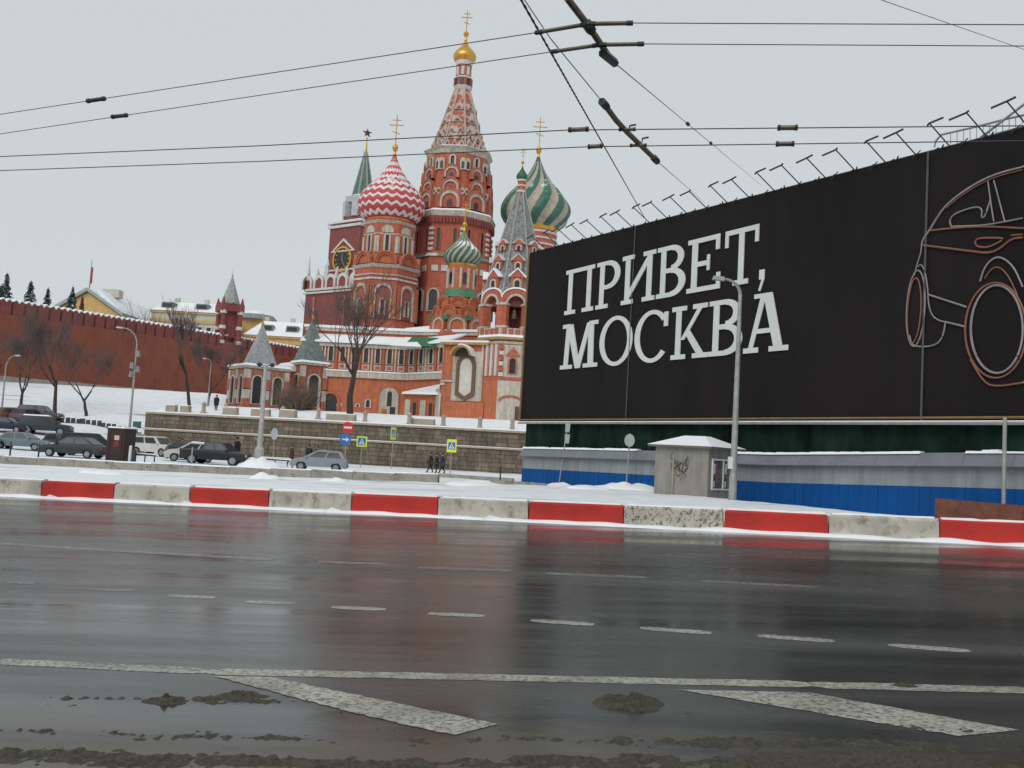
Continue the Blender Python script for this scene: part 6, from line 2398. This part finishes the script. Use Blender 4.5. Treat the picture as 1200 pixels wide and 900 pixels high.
# ================================================================== PARAPET BEHIND THE VERGE
PA, PB = Vector((-29.2, 54.6)), Vector((-3.6, 50.2))
pd = (PB - PA).normalized()
pn_ = 11
pl_ = (PB - PA).length / pn_
pang = math.atan2(pd.y, pd.x)
for j in range(-5, pn_):
    c = PA + pd * (pl_ * (j + .5))
    z = hgt(c.x, c.y)
    s = MB()
    q = .03
    L2 = pl_ / 2 - .01
    b = [(-L2, -.22, -.3), (L2, -.22, -.3), (L2, .22, -.3), (-L2, .22, -.3)]
    t1 = [(-L2, -.19, .36 + rnd.uniform(-.02, .02)), (L2, -.19, .36 + rnd.uniform(-.02, .02)), (L2, .19, .37), (-L2, .19, .37)]
    t2 = [(x * .995, y * .8, zz_ + .06) for x, y, zz_ in t1]
    s.hexa(b, t1)
    s.hexa(t1, t2)
    o = s.build('parapet_block', PARAP)
    o.location = (c.x, c.y, z)
    o.rotation_euler = (0, -math.atan(SLOPE) * .5, pang + rnd.uniform(-.008, .008))
    tag(o, ORD[pn_ - 1 - j] + ' low concrete parapet block, counted from the end beside the pedestrians', 'parapet block', 'parapet blocks')
    s = MB()
    s.hexa([(-L2, -.16, .40), (L2, -.16, .40), (L2, .18, .41), (-L2, .18, .41)], [(-L2, -.1, .46), (L2, -.1, .47), (L2, .15, .47), (-L2, .15, .46)])
    s.build('snow_cap', [SNOW], o)
for (a, b, ya, yb, D0, D1) in ((575, 640, 566, 572, 58, 57), (513, 602, 557, 560, 70, 68)):
    p0, p1 = at(a, ya, D0), at(b, yb, D1)
    c = (p0 + p1) / 2
    s = MB()
    z = hgt(c.x, c.y)
    w = (p1 - p0).length
    s.box((c.x, c.y, z - .1), (w, .3, .35), math.atan2(p1.y - p0.y, p1.x - p0.x), 0, .99)
    o = s.build('kerb_stone', PARAP, origin=(c.x, c.y, z - .1))
    tag(o, 'dark kerb stone lying in snow beside the fence corner' if a == 575 else 'long kerb stone at the foot of the stone wall by the pedestrians', 'kerb stone')
# snow heaps along the verge
for j, (px, py, w, h) in enumerate(((303, 541, 1.9, .65), (311, 562, .9, .28), (392, 566, .8, .2), (655, 573, 1.5, .3), (735, 580, 2.0, .35), (120, 552, 1.3, .18), (560, 566, 1.8, .2), (690, 584, 1.2, .15))):
    D = 69 if j == 0 else 58 if py in (573,) else 50 if py == 580 else 47
    p = at(px, py, D)
    z = hgt(p.x, p.y)
    s = MB()
    n_, k_ = 24, 7
    for a in range(k_ + 1):
        for b in range(n_):
            t_ = 2 * math.pi * b / n_
            rr = a / k_
            e = 1 + .3 * n3(math.cos(t_) + j * 3, math.sin(t_))
            x, y = math.cos(t_) * rr * w * e, math.sin(t_) * rr * w * .7 * e
            s.v.append((p.x + x, p.y + y, z + h * (1 - rr * rr) * (1 + .5 * n3(x * 2 + j, y * 2)) - (.12 if a == k_ else 0)))
    for a in range(k_):
        for b in range(n_):
            b2 = (b + 1) % n_
            s.f.append((a * n_ + b, (a + 1) * n_ + b, (a + 1) * n_ + b2, a * n_ + b2))
            s.m.append(0)
    tag(s.build('snow_heap', SNOW, smooth=True), kind='stuff')

# ================================================================== BOOTH AND BOLLARDS
p = at(140, 541, 62)
z = hgt(p.x, p.y)
o = local_thing('guard_booth', (p.x, p.y, z), 'narrow dark maroon booth with small pale notice beside parked cars', 'booth', None, math.radians(-14))
s = MB()
s.box((0, 0, -.1), (1.3, 1.2, 2.25), 0, 0, .99)
s.build('cabin', [MAROON], o)
s = MB()
s.box((0, 0, 2.15), (1.42, 1.32, .08), 0, 0)
s.box((0, 0, 2.23), (1.36, 1.26, .09), 0, 1, .9)
s.build('roof', [DSTEEL, SNOW], o)
f = Fr((0, -.6, 0), -math.pi / 2)
s = MB()
s.ring(f, rect(-.5, .1, .5, 2.0), rect(-.44, .16, .44, 1.94), 0, .03)
s.build('door_frame', [mat('maroon_trim', (0.035, 0.014, 0.014), .6, .3, 3)], o)
s = MB()
s.slab(f, rect(-.08, 1.45, .28, 1.75), 0, .02, 0)
s.slab(f, rect(-.1, 1.0, .3, 1.38), 0, .02, 1)
s.build('notice', [mat('paper', (0.5, 0.42, 0.33), .8, .2, 8), mat('red_notice', (0.16, 0.02, 0.025), .7, .3, 4)], o)
for px, D, hh, r_, m_, lab in ((127.5, 62, 1.2, .09, PAINTW, 'white barrier post standing left of the maroon booth'),
                               (151.5, 61, 1.1, .10, PAINTW, 'white barrier post standing right of the maroon booth'),
                               (156.5, 61, .85, .12, DSTEEL, 'short black bollard beside the white barrier post'),
                               (10.5, 59, 1.0, .05, DSTEEL, 'thin dark post in snow before the grey blue sedan'),
                               (44, 59, 1.0, .05, DSTEEL, 'thin dark post in snow before the dark grey sedan'),
                               (587, 66, 1.1, .05, DSTEEL, 'thin dark post in snow beside the fence corner'),
                               (224, 64, 1.2, .05, STEEL, 'thin steel post beside the white car and pickup')):
    p = at(px, 545, D)
    z = hgt(p.x, p.y)
    s = MB()
    s.lathe(p.x, p.y, [(z - .15, r_ * 1.1), (z + hh * .9, r_), (z + hh, r_ * .9), (z + hh + .05, r_ * .3)], 10)
    tag(s.build('bollard', m_, origin=(p.x, p.y, z)), lab, 'bollard')
    if m_ is PAINTW: pass
for j in range(16):
    px = 72 + j * 6.2 + rnd.uniform(-1, 1)
    p = at(px, 500, 104)
    z = hgt(p.x, p.y)
    s = MB()
    hh = rnd.uniform(.55, .8)
    s.box((p.x, p.y, z - .1), (.42, .3, hh), 0, 0, .85)
    s.box((p.x, p.y, z - .1 + hh), (.36, .26, .06), 0, 1)
    tag(s.build('kerb_bollard', [DSTEEL, SNOW], origin=(p.x, p.y, z)), ORD[15 - j] + ' squat dark bollard along the snow slope foot, counted from the curved lamp', 'bollard', 'bollards along the slope')

# barrier rails in the snow
for (x0_, y0_, D0, x1_, y1_, D1, lab) in ((300, 537, 72, 345, 546, 70, 'low snowy barrier rail right of the concrete lamp column'), (280, 535, 76, 340, 541, 74, 'snowy barrier rail behind the dark pickup'),
                                         (158, 534, 63, 182, 541, 61, 'low rail in the snow beside the black bollard')):
    a, b = at(x0_, y0_, D0), at(x1_, y1_, D1)
    za_, zb_ = hgt(a.x, a.y), hgt(b.x, b.y)
    o = thing('barrier_rail', ((a.x + b.x) / 2, (a.y + b.y) / 2, za_), lab, 'barrier')
    s = MB()
    s.tube([(a.x, a.y, za_ + .55), (b.x, b.y, zb_ + .55)], .06, 6)
    rl = s.build('rail', [mat('rust_steel', (0.10, 0.06, 0.045), .8, .3, 4)], o)
    s = MB()
    s.tube([(a.x, a.y, za_ + .62), (b.x, b.y, zb_ + .62)], .05, 5)
    s.build('snow_cap', [SNOW], rl)
    for t_ in (.05, .5, .95):
        c = a.lerp(b, t_)
        s = MB()
        s.tube([(c.x, c.y, hgt(c.x, c.y) - .15), (c.x, c.y, hgt(c.x, c.y) + .55)], .04, 6)
        s.build('leg', [DSTEEL], o)

# ================================================================== CARS
TYRE, CHROME = BLACKR, RIM
HEADL = mat('headlight_glass', (0.55, 0.56, 0.55), .15, .1, 5)
TAILL = mat('taillight_red', (0.35, 0.02, 0.02), .2, .1, 5)
SHAPES = {
    'sedan': dict(L=4.5, W=1.75, low=[(-2.25, .35), (-2.2, .72), (-2.1, .86), (-1.55, .95), (1.0, .93), (1.9, .80), (2.2, .68), (2.25, .40), (2.15, .24), (-2.15, .26)],
                  cab=[(-1.75, .93), (-1.0, 1.40), (.35, 1.42), (1.15, .92)], wh=(-1.35, 1.38), r=.31),
    'hatch': dict(L=4.0, W=1.7, low=[(-2.0, .35), (-2.0, .75), (-1.92, .95), (.95, .95), (1.65, .84), (1.95, .68), (2.0, .40), (1.92, .24), (-1.92, .26)],
                  cab=[(-1.9, .94), (-1.5, 1.42), (.2, 1.48), (1.15, .93)], wh=(-1.22, 1.25), r=.31),
    'suv': dict(L=4.7, W=1.85, low=[(-2.35, .45), (-2.35, .85), (-2.25, 1.08), (1.2, 1.06), (2.1, .98), (2.33, .82), (2.35, .5), (2.2, .36), (-2.25, .36)],
                cab=[(-2.25, 1.06), (-2.05, 1.70), (.45, 1.72), (1.25, 1.05)], wh=(-1.4, 1.45), r=.38),
    'pickup': dict(L=5.0, W=1.8, low=[(-2.5, .5), (-2.5, 1.02), (-2.4, 1.06), (1.2, 1.04), (2.2, .96), (2.45, .82), (2.5, .5), (2.35, .38), (-2.4, .38)],
                   cab=[(-.9, 1.04), (-.7, 1.64), (.65, 1.66), (1.3, 1.03)], wh=(-1.55, 1.55), r=.38),
}
def car(shape, px, py, D, heading, paint, label, roof_snow=0.0, snow_hood=False):
    S = SHAPES[shape]
    p = at(px, py, D)
    z = hgt(p.x, p.y)
    o = local_thing('parked_car', (p.x, p.y, z), label, 'car', None, heading)
    W = S['W'] / 2
    low, cab, r_ = S['low'], S['cab'], S['r']
    # lower body: side outline with wheel arches, swept across the width with rounded flanks
    outl = []
    n_ = len(low)
    for i, q in enumerate(low): outl.append(q)
    bot = []
    b0, b1 = low[-1], low[-2]
    for wx in S['wh']:
        pts = []
        for k in range(9):
            a = math.pi - math.pi * k / 8
            pts.append((wx + (r_ + .06) * math.cos(a), max(.25, r_ + (r_ + .06) * math.sin(a))))
        bot += pts
    ring_ = low[:-2] + [b1] + [q for q in reversed(bot)] + [b0]
    # ring_ runs over the top from tail to nose, then back along the bottom
    s = MB()
    lay = [(-1.0, .93, -.02), (-.985, .985, 0), (-.94, 1.0, 0.015), (.94, 1.0, .015), (.985, .985, 0), (1.0, .93, -.02)]
    cz = .62
    i0 = len(s.v)
    m_ = len(ring_)
    for yy, sc, dz in lay:
        for x, zz_ in ring_:
            top_ = zz_ > .6
            s.v.append((x * (sc * .3 + .7), yy * W, (zz_ - (1 - sc) * .35 if top_ else zz_) + (dz if top_ else 0)))
    for j in range(len(lay) - 1):
        for k in range(m_):
            k2 = (k + 1) % m_
            s.f.append((i0 + j * m_ + k, i0 + (j + 1) * m_ + k, i0 + (j + 1) * m_ + k2, i0 + j * m_ + k2))
            s.m.append(0)
    s.f.append(tuple(i0 + k for k in range(m_)))
    s.m.append(0)
    s.f.append(tuple(i0 + (len(lay) - 1) * m_ + k for k in reversed(range(m_))))
    s.m.append(0)
    # cabin shell
    c0, c1, c2, c3 = cab
    wb, wt = W * .95, W * .76
    s.hexa([(c0[0], -wb, c0[1] - .02), (c3[0], -wb, c3[1] - .02), (c3[0], wb, c3[1] - .02), (c0[0], wb, c0[1] - .02)],
           [(c1[0], -wt, c1[1]), (c2[0], -wt, c2[1]), (c2[0], wt, c2[1]), (c1[0], wt, c1[1])])
    s.hexa([(c1[0], -wt, c1[1]), (c2[0], -wt, c2[1]), (c2[0], wt, c2[1]), (c1[0], wt, c1[1])],
           [(c1[0] + .15, -wt * .86, c1[1] + .05), (c2[0] - .2, -wt * .86, c2[1] + .045), (c2[0] - .2, wt * .86, c2[1] + .045), (c1[0] + .15, wt * .86, c1[1] + .05)])
    body_ = s.build('body', [paint], o, smooth=True)
    body_.data.set_sharp_from_angle(angle=math.radians(38))
    # glazing
    def quad(a, b, c_, d, name):
        s = MB()
        s.face([a, b, c_, d])
        return s.build(name, [GLASS], o)
    def mix(a, b, t_): return a + (b - a) * t_
    for sg in (-1, 1):
        ins = .012
        def P3(t_x, t_z):
            xb, xt = mix(c0[0], c3[0], t_x), mix(c1[0], c2[0], t_x)
            zb_, zt_ = mix(c0[1], c3[1], t_x), mix(c1[1], c2[1], t_x)
            return (mix(xb, xt, t_z), sg * (mix(wb, wt, t_z) + ins), mix(zb_, zt_, t_z))
        for t0, t1 in ((.10, .47), (.52, .90)):
            q = [P3(t0, .12), P3(t1, .12), P3(t1, .88), P3(t0, .88)]
            quad(*(q if sg < 0 else q[::-1]), 'side_window')
    def E3(x0_, z0_, x1_, z1_, off, name):
        q = []
        for t_, sg in ((.1, -1), (.1, 1), (.9, 1), (.9, -1)):
            q.append((mix(x0_, x1_, t_) + off, sg * mix(wb, wt, t_) * .90, mix(z0_, z1_, t_) + .012))
        quad(*q, name)
    E3(c3[0], c3[1], c2[0], c2[1], .012, 'windscreen')
    E3(c0[0], c0[1], c1[0], c1[1], -.012, 'rear_window')
    for wx in S['wh']:
        for sg in (-1, 1):
            s = MB()
            c = (wx, sg * (W - .10), r_)
            def cyl(rr, y0_, y1_, n_=18):
                a = [(c[0] + rr * math.cos(2 * math.pi * k / n_), c[2] + rr * math.sin(2 * math.pi * k / n_)) for k in range(n_)]
                s.hexa([(x, y0_, zz_) for x, zz_ in a], [(x, y1_, zz_) for x, zz_ in a])
            cyl(r_, sg * (W - .20), sg * (W - .01))
            ty = s.build('wheel', [TYRE], o)
            s = MB()
            cyl(r_ * .62, sg * (W - .04), sg * (W + .004))
            s.build('rim', [CHROME], ty)
    hz = low[-4][1] - .02
    for sg in (-1, 1):
        s = MB()
        s.box((S['L'] / 2 - .12, sg * W * .70, hz - .12), (.22, .36, .16), sg * -.25)
        s.build('headlight', [HEADL], o)
        s = MB()
        s.box((-S['L'] / 2 + .07, sg * W * .78, low[1][1] - .12), (.16, .26, .2))
        s.build('taillight', [TAILL], o)
        s = MB()
        s.box((c3[0] - .25, sg * (W + .06), c3[1]), (.14, .16, .12))
        s.build('wing_mirror', [paint], o)
    for sx_ in (-1, 1):
        s = MB()
        s.box((sx_ * (S['L'] / 2 - .06), 0, .36), (.16, S['W'] * .9, .16))
        s.build('bumper', [mat('bumper_plastic', (0.03, 0.03, 0.032), .7, .2, 4)], o)
    if roof_snow:
        s = MB()
        s.hexa([(c1[0] + .08, -wt * .9, c1[1] + .03), (c2[0] - .1, -wt * .9, c2[1] + .03), (c2[0] - .1, wt * .9, c2[1] + .03), (c1[0] + .08, wt * .9, c1[1] + .03)],
               [(c1[0] + .2, -wt * .75, c1[1] + .05 + roof_snow), (c2[0] - .25, -wt * .75, c2[1] + .05 + roof_snow), (c2[0] - .25, wt * .75, c2[1] + .05 + roof_snow), (c1[0] + .2, wt * .75, c1[1] + .05 + roof_snow)])
        s.build('roof_snow', [SNOW], o)
    if snow_hood:
        s = MB()
        n0, n1 = low[-4], (c3[0] + .12, c3[1])
        s.hexa([(n1[0], -W * .8, n1[1]), (n0[0] - .12, -W * .75, n0[1]), (n0[0] - .12, W * .75, n0[1]), (n1[0], W * .8, n1[1])],
               [(n1[0] + .05, -W * .7, n1[1] + .05), (n0[0] - .25, -W * .6, n0[1] + .07), (n0[0] - .25, W * .6, n0[1] + .07), (n1[0] + .05, W * .7, n1[1] + .05)])
        s.build('hood_snow', [SNOW], o)
    return o
def paint(n_, c, rough=.35): return mat('paint_' + n_, c, rough, .12, 1.2, spec=.3)
PG, PB_, PK = paint('dark_grey', (.035, .04, .045)), paint('grey_blue', (.12, .17, .19)), paint('near_black', (.018, .022, .024))
PW, PS, PGR = paint('white', (.5, .5, .47)), paint('silver', (.23, .25, .27)), paint('black_green', (.02, .03, .025))
PBR, PR_ = paint('brown', (.16, .07, .05)), paint('plum', (.10, .06, .09))
R_ = math.radians
car('sedan', 87, 537, 66.5, R_(176), PG, 'dark grey sedan with snowy bonnet parked next to the maroon booth', 0, True)
car('suv', 108, 527, 73, R_(20), PK, 'dark estate car parked behind the snowy dark grey sedan')
car('sedan', 25, 527, 77, R_(4), PB_, 'grey blue sedan parked side on behind the thin dark posts')
car('hatch', 72, 524, 80, R_(-40), paint('charcoal', (.05, .045, .05)), 'charcoal hatchback parked at an angle between grey blue sedan and dark estate')
car('suv', 52, 517, 90, R_(15), paint('petrol', (.03, .045, .055)), 'dark petrol coloured car with snow on its roof behind the sedans', .1)
car('sedan', 3, 516, 89, R_(10), paint('navy', (.02, .025, .05)), 'navy sedan parked behind the grey blue one', 0)
car('hatch', 14, 509, 99, R_(60), PBR, 'brown hatchback in the back row of parked cars')
car('hatch', 33, 510, 99, R_(75), PR_, 'plum coloured hatchback in the back row beside the brown one')
car('suv', 45, 505, 104, R_(0), paint('graphite', (.06, .07, .075)), 'graphite off-road car in the last row before the snow slope')
car('sedan', -32, 528, 76, R_(5), paint('pale_blue', (.2, .25, .28)), 'pale blue sedan parked ahead of the grey blue one')
car('suv', 183, 524, 84, R_(-22), PW, 'dirty white off-road car parked beyond the maroon booth')
car('suv', 158, 521, 92, R_(80), paint('cream', (.42, .42, .37)), 'cream coloured van-like car just behind the maroon booth')
car('sedan', 210, 529, 79, R_(-62), PGR, 'black green sedan between white off-road car and white hatchback')
car('hatch', 224, 535, 73, R_(200), paint('dirty_white', (.48, .47, .44)), 'small white hatchback parked beside the dark pickup', .06)
car('pickup', 254, 540, 69.5, R_(-6), PK, 'black pickup parked left of the concrete lamp column')
car('hatch', 374, 551, 68, R_(186), PS, 'silver hatchback driving below the blue arrow sign')

# ================================================================== PEOPLE
def person(px, py, D, heading, pose, coat, trousers, label, hh=1.74, zoff=0.0, hat=True, terrace=False):
    p = at(px, py, D)
    z = TZ(p.x, p.y) if terrace else hgt(p.x, p.y)
    o = local_thing('person', (p.x, p.y, z + zoff), label, 'person', None, heading)
    k = hh / 1.74
    st = .28 if pose == 'walk' else .03
    # joints: x forward, y to the left
    V = [(0, 0, .95), (0, 0, 1.18), (0, 0, 1.40), (.01, 0, 1.50), (.03, 0, 1.62), (.03, 0, 1.72),
         (0, .10, .90), (st * .55, .10, .50), (st, .10, .09), (st + .14, .10, .04),
         (0, -.10, .90), (-st * .25, -.10, .49), (-st, -.10, .11), (-st + .14, -.10, .04),
         (0, .19, 1.40), (-.05 - st * .2, .24, 1.13), (.05 - st * .3, .23, .89), (.08 - st * .3, .22, .80),
         (0, -.19, 1.40), (-.03 + st * .1, -.24, 1.13), (.10 + st * .5, -.22, .90), (.14 + st * .5, -.21, .82)]
    E = [(0, 1), (1, 2), (2, 3), (3, 4), (4, 5), (0, 6), (6, 7), (7, 8), (8, 9), (0, 10), (10, 11), (11, 12), (12, 13),
         (2, 14), (14, 15), (15, 16), (16, 17), (2, 18), (18, 19), (19, 20), (20, 21)]
    Rd = [.17, .165, .165, .065, .095, .075, .10, .07, .05, .045, .10, .07, .05, .045, .085, .065, .05, .04, .085, .065, .05, .04]
    me = bpy.data.meshes.new('person_body')
    me.from_pydata([(a * k, b * k, c * k) for a, b, c in V], E, [])
    ob = bpy.data.objects.new('body', me)
    COL.objects.link(ob)
    md = ob.modifiers.new('skin', 'SKIN')
    if not me.skin_vertices: me.skin_vertices.new()
    for i, rr in enumerate(Rd):
        me.skin_vertices[0].data[i].radius = (rr * k * (1.2 if i not in (3, 4, 5) else 1), rr * k * (1.4 if i < 3 else 1.25 if i > 5 else 1))
    me.skin_vertices[0].data[0].use_root = True
    sb = ob.modifiers.new('sub', 'SUBSURF')
    sb.levels = sb.render_levels = 2
    dg = bpy.context.evaluated_depsgraph_get()
    nm = bpy.data.meshes.new_from_object(ob.evaluated_get(dg))
    ob.modifiers.clear()
    ob.data = nm
    bpy.data.meshes.remove(me)
    nm.materials.clear()
    for m_ in (mat('skin', (.42, .25, .18), .6, .1, 5), coat, trousers, BLACKR): nm.materials.append(m_)
    for pg in nm.polygons:
        c = pg.center / k
        pg.use_smooth = True
        pg.material_index = 0 if c.z > 1.52 else 3 if c.z < .10 else 2 if c.z < .86 and abs(c.y) < .19 else 0 if c.z < .88 and abs(c.y) > .18 else 1
    ob.parent = o
    # coat skirt
    s = MB()
    prof = [(.58, .26), (.75, .265), (.95, .25), (1.12, .24)]
    i0 = 0
    n_ = 18
    for zz_, rr in prof:
        for q in range(n_):
            a = 2 * math.pi * q / n_
            s.v.append((rr * .85 * math.cos(a) * k, rr * 1.05 * math.sin(a) * k, zz_ * k))
    for j in range(3):
        for q in range(n_):
            q2 = (q + 1) % n_
            s.f.append((j * n_ + q, j * n_ + q2, (j + 1) * n_ + q2, (j + 1) * n_ + q))
            s.m.append(0)
    s.build('coat_skirt', [coat], o, smooth=True)
    # head covering and face
    s = MB()
    s.lathe(.025 * k, 0, [(1.64 * k, .108 * k), (1.70 * k, .112 * k), (1.76 * k, .09 * k), (1.80 * k, .04 * k), (1.805 * k, .01 * k)], 14)
    s.build('hat' if hat else 'hair', [mat('dark_knit' if hat else 'dark_hair', (.02, .018, .018), .95, .3, 6)], o, smooth=True)
    s = MB()
    s.tube([(.115 * k, 0, 1.62 * k), (.145 * k, 0, 1.585 * k)], .018 * k, 5)
    s.tube([(.115 * k, -.03 * k, 1.55 * k), (.122 * k, 0, 1.548 * k), (.115 * k, .03 * k, 1.55 * k)], .008 * k, 4, 1)
    for sg in (-1, 1):
        s.tube([(.108 * k, sg * .035 * k, 1.635 * k), (.122 * k, sg * .036 * k, 1.635 * k)], .012 * k, 6, 1)
        s.tube([(.02 * k, sg * .10 * k, 1.60 * k), (.02 * k, sg * .118 * k, 1.63 * k)], .02 * k, 5)
    s.build('face', [mat('skin', None or (.42, .25, .18)), DSTEEL], o)
    return o
BLK, NVY, GRN = mat('black_coat', (.014, .014, .018), .85, .3, 4), mat('navy_coat', (.018, .02, .04), .85, .3, 4), mat('charcoal_trousers', (.02, .02, .022), .9, .3, 4)
MRN = mat('maroon_coat', (.06, .018, .025), .85, .3, 4)
PLC = mat('pale_coat', (.45, .43, .4), .85, .2, 4)
person(504, 554, 82, R_(200), 'walk', BLK, GRN, 'person in black coat striding along the stone wall, one of a close pair')
person(511, 554.5, 81.5, R_(195), 'stand', BLK, GRN, 'person in long black coat between two walkers by the stone wall', 1.70)
person(518, 554, 81, R_(200), 'walk', NVY, GRN, 'person in navy coat walking beside the tall yellow bordered crossing sign')
person(209, 525, 88, R_(-80), 'stand', BLK, GRN, 'person in black standing behind the black green sedan', 1.76)
person(213, 525, 88, R_(-100), 'stand', MRN, GRN, 'person in maroon coat standing behind the black green sedan', 1.68)
person(277, 538, 72, R_(150), 'stand', BLK, GRN, 'person in black standing at the tail of the black pickup', 1.8, .25)
person(361, 548, 82, R_(-90), 'stand', BLK, GRN, 'person in black standing behind the silver hatchback', 1.78)
person(371, 548, 82, R_(-70), 'stand', NVY, GRN, 'person in navy standing behind the silver hatchback', 1.72)
person(341, 546, 84, R_(180), 'walk', MRN, GRN, 'person in maroon coat walking between concrete lamp and silver hatchback', 1.66, 0, False)
person(253, 480, 108, R_(-90), 'stand', BLK, GRN, 'person in black standing on the terrace beside the small bare tree', 1.74, 0, True, True)

# ================================================================== OVERHEAD WIRES
WZ = 5.85
def wire(name, pts, label, r_=.008, m=WIREM, group=None, sag=0.0):
    s = MB()
    P3 = [Vector(q) for q in pts]
    s.tube(P3, r_, 5)
    o = s.build(name, m, origin=tuple(P3[0]))
    return tag(o, label, 'overhead wire', group)
def zray(x, y, z=WZ): return at_z(x, y, z)
def along(a, b, t_): return a + (b - a) * t_
def fitting(parent, px0, py0, px1, py1, r_=.028, m=INSUL, name='insulator', z=WZ + .012):
    s = MB()
    a, b = zray(px0, py0, z), zray(px1, py1, z)
    d = (b - a)
    s.tube([a, a + d * .12, a + d * .14, a + d * .86, a + d * .88, b], r_, 6)
    for t_ in (.08, .92):
        s.tube([a + d * (t_ - .07), a + d * (t_ + .07)], r_ * 1.18, 6, 1)
    s.build(name, [m, DSTEEL], parent)
# far pair, straight across the view
for (x0_, y0_, xm, ym, x1_, y1_, lab) in ((0, 183.5, 665, 152.5, 1200, 147.5, 'far contact wire of the lower pair, the higher one'), (0, 200, 690, 172, 1200, 165, 'far contact wire of the lower pair, the lower one')):
    a, b, c = zray(x0_, y0_), zray(xm, ym), zray(x1_, y1_)
    o = wire('contact_wire', [along(b, a, 3.2), a, along(a, b, .5) - Vector((0, 0, .02)), b, c, along(b, c, 3.2)], lab, .0078)
    if y0_ < 190:
        fitting(o, 666, 152.3, 690, 151.3, .03)
        fitting(o, 911, 149.8, 935, 149.6, .032)
        fitting(o, 725, 151.8, 745, 151.5, .022)
    else:
        fitting(o, 689, 172, 706, 171, .03)
        fitting(o, 909, 168.8, 931, 168.5, .032)
        fitting(o, 738, 170.5, 758, 170.2, .022)
# near pair, climbing to the crossing and on to the right
for (x0_, y0_, xs_, ys_, xc, yc, xe, ye, x1_, y1_, fx_, lab) in (
        (0, 134, 627, 38.5, 690, 28, 742, 27, 1200, 29, ((102, 118.5), (123, 115.5)), 'near contact wire of the upper pair, the higher one'),
        (0, 157, 645, 61, 703, 52.5, 755, 51.5, 1200, 54, ((131, 137), (149, 135)), 'near contact wire of the upper pair, the lower one')):
    a, b, c, d, e = [zray(*q) for q in ((x0_, y0_), (xs_, ys_), (xc, yc), (xe, ye), (x1_, y1_))]
    o = wire('contact_wire', [along(b, a, 3), a, b, c, d, e, along(d, e, 4)], lab, .0052)
    fitting(o, xs_, ys_, xc, yc, .02)
    fitting(o, xc, yc, xe, ye, .021)
    fitting(o, fx_[0][0], fx_[0][1], fx_[1][0], fx_[1][1], .026, DSTEEL)
# crossing pieces: heavy section insulators with guy wires up to the scaffold
a, b, c, d = zray(640, -40, 6.0), zray(664, -3, 6.0), zray(690, 31, 5.93), zray(717, 71, 5.93)
e = bbp(892, 217, 0)
o = wire('crossing_wire', [along(b, a, 3), a, b, c, d, along(d, e, .3), along(d, e, .6), e], 'crossing wire with long insulated bar, running up to the banner scaffold', .006)
s = MB()
s.tube([b, along(b, c, .5), c, along(c, d, .5), d], .035, 7)
s.tube([along(d, e, -.012), along(d, e, .004)], .05, 7, 1)
s.tube([along(c, b, .1), along(c, d, .1)], .055, 7, 1)
s.build('insulator_bar', [INSUL, DSTEEL], o)
for px_, py_ in ((806, 147), (833, 169)):
    t_ = (px_ - 717) / (892 - 717)
    lo, hi = 0.0, 1.0
    for _ in range(30):
        md_ = (lo + hi) / 2
        if proj(along(d, e, md_))[0] < px_: lo = md_
        else: hi = md_
    q = along(d, e, lo)
    s = MB()
    dd = (e - d).normalized()
    s.tube([q - dd * .09, q + dd * .09], .035, 6)
    s.build('clamp', [DSTEEL], o)
a, b, c, d, f_ = zray(612, -4, 6.4), zray(645, 45, 6.0), zray(708, 122, 5.9), zray(736, 156, 5.9), zray(768, 187, 5.9)
e = bbp(826, 238, 0)
o = wire('crossing_wire', [along(b, a, 4), a, b, c, d, f_, along(f_, e, .5), e], 'crossing wire whose bar hangs between the two lower contact wires', .006)
s = MB()
s.tube([c, along(c, d, .5) + Vector((0, 0, -.02)), d, along(d, f_, .5), f_], .036, 7)
for t_ in (0, 1): s.tube([along(c, f_, t_ - .04), along(c, f_, t_ + .04)], .05, 7, 1)
s.build('insulator_bar', [INSUL, DSTEEL], o)
s = MB()
for q in (d, along(d, f_, .45)):
    s.tube([q, q + Vector((.02, 0, .10)), q + Vector((.10, 0, .12))], .014, 5)
s.build('hanger', [DSTEEL], o)
# twisted black cable from overhead to the scaffold top
a, e = at(604, -12, 13), bbp(756, 256, 0)
N_ = 60
o = wire('twisted_cable', [along(a, e, -1.2), a] + [along(a, e, q / N_) for q in range(1, N_ + 1)], 'twisted black cable running down to the top of the banner', .016, BLACKR)
s = MB()
for ph in (0, math.pi):
    s.tube([along(a, e, q / 400) + Vector((math.cos(q * .9 + ph), 0, math.sin(q * .9 + ph))) * .013 for q in range(401)], .011, 4)
s.build('strand', [BLACKR], o)
a, e = at(1030, -1, 16), at(1200, 58, 24)
wire('guy_wire', [along(a, e, -1.5), a, e, along(a, e, 2)], 'thin guy wire high above the outlined car', .007)
a, e = at(598, -12, 12.5), zray(645, 45, 6.0)
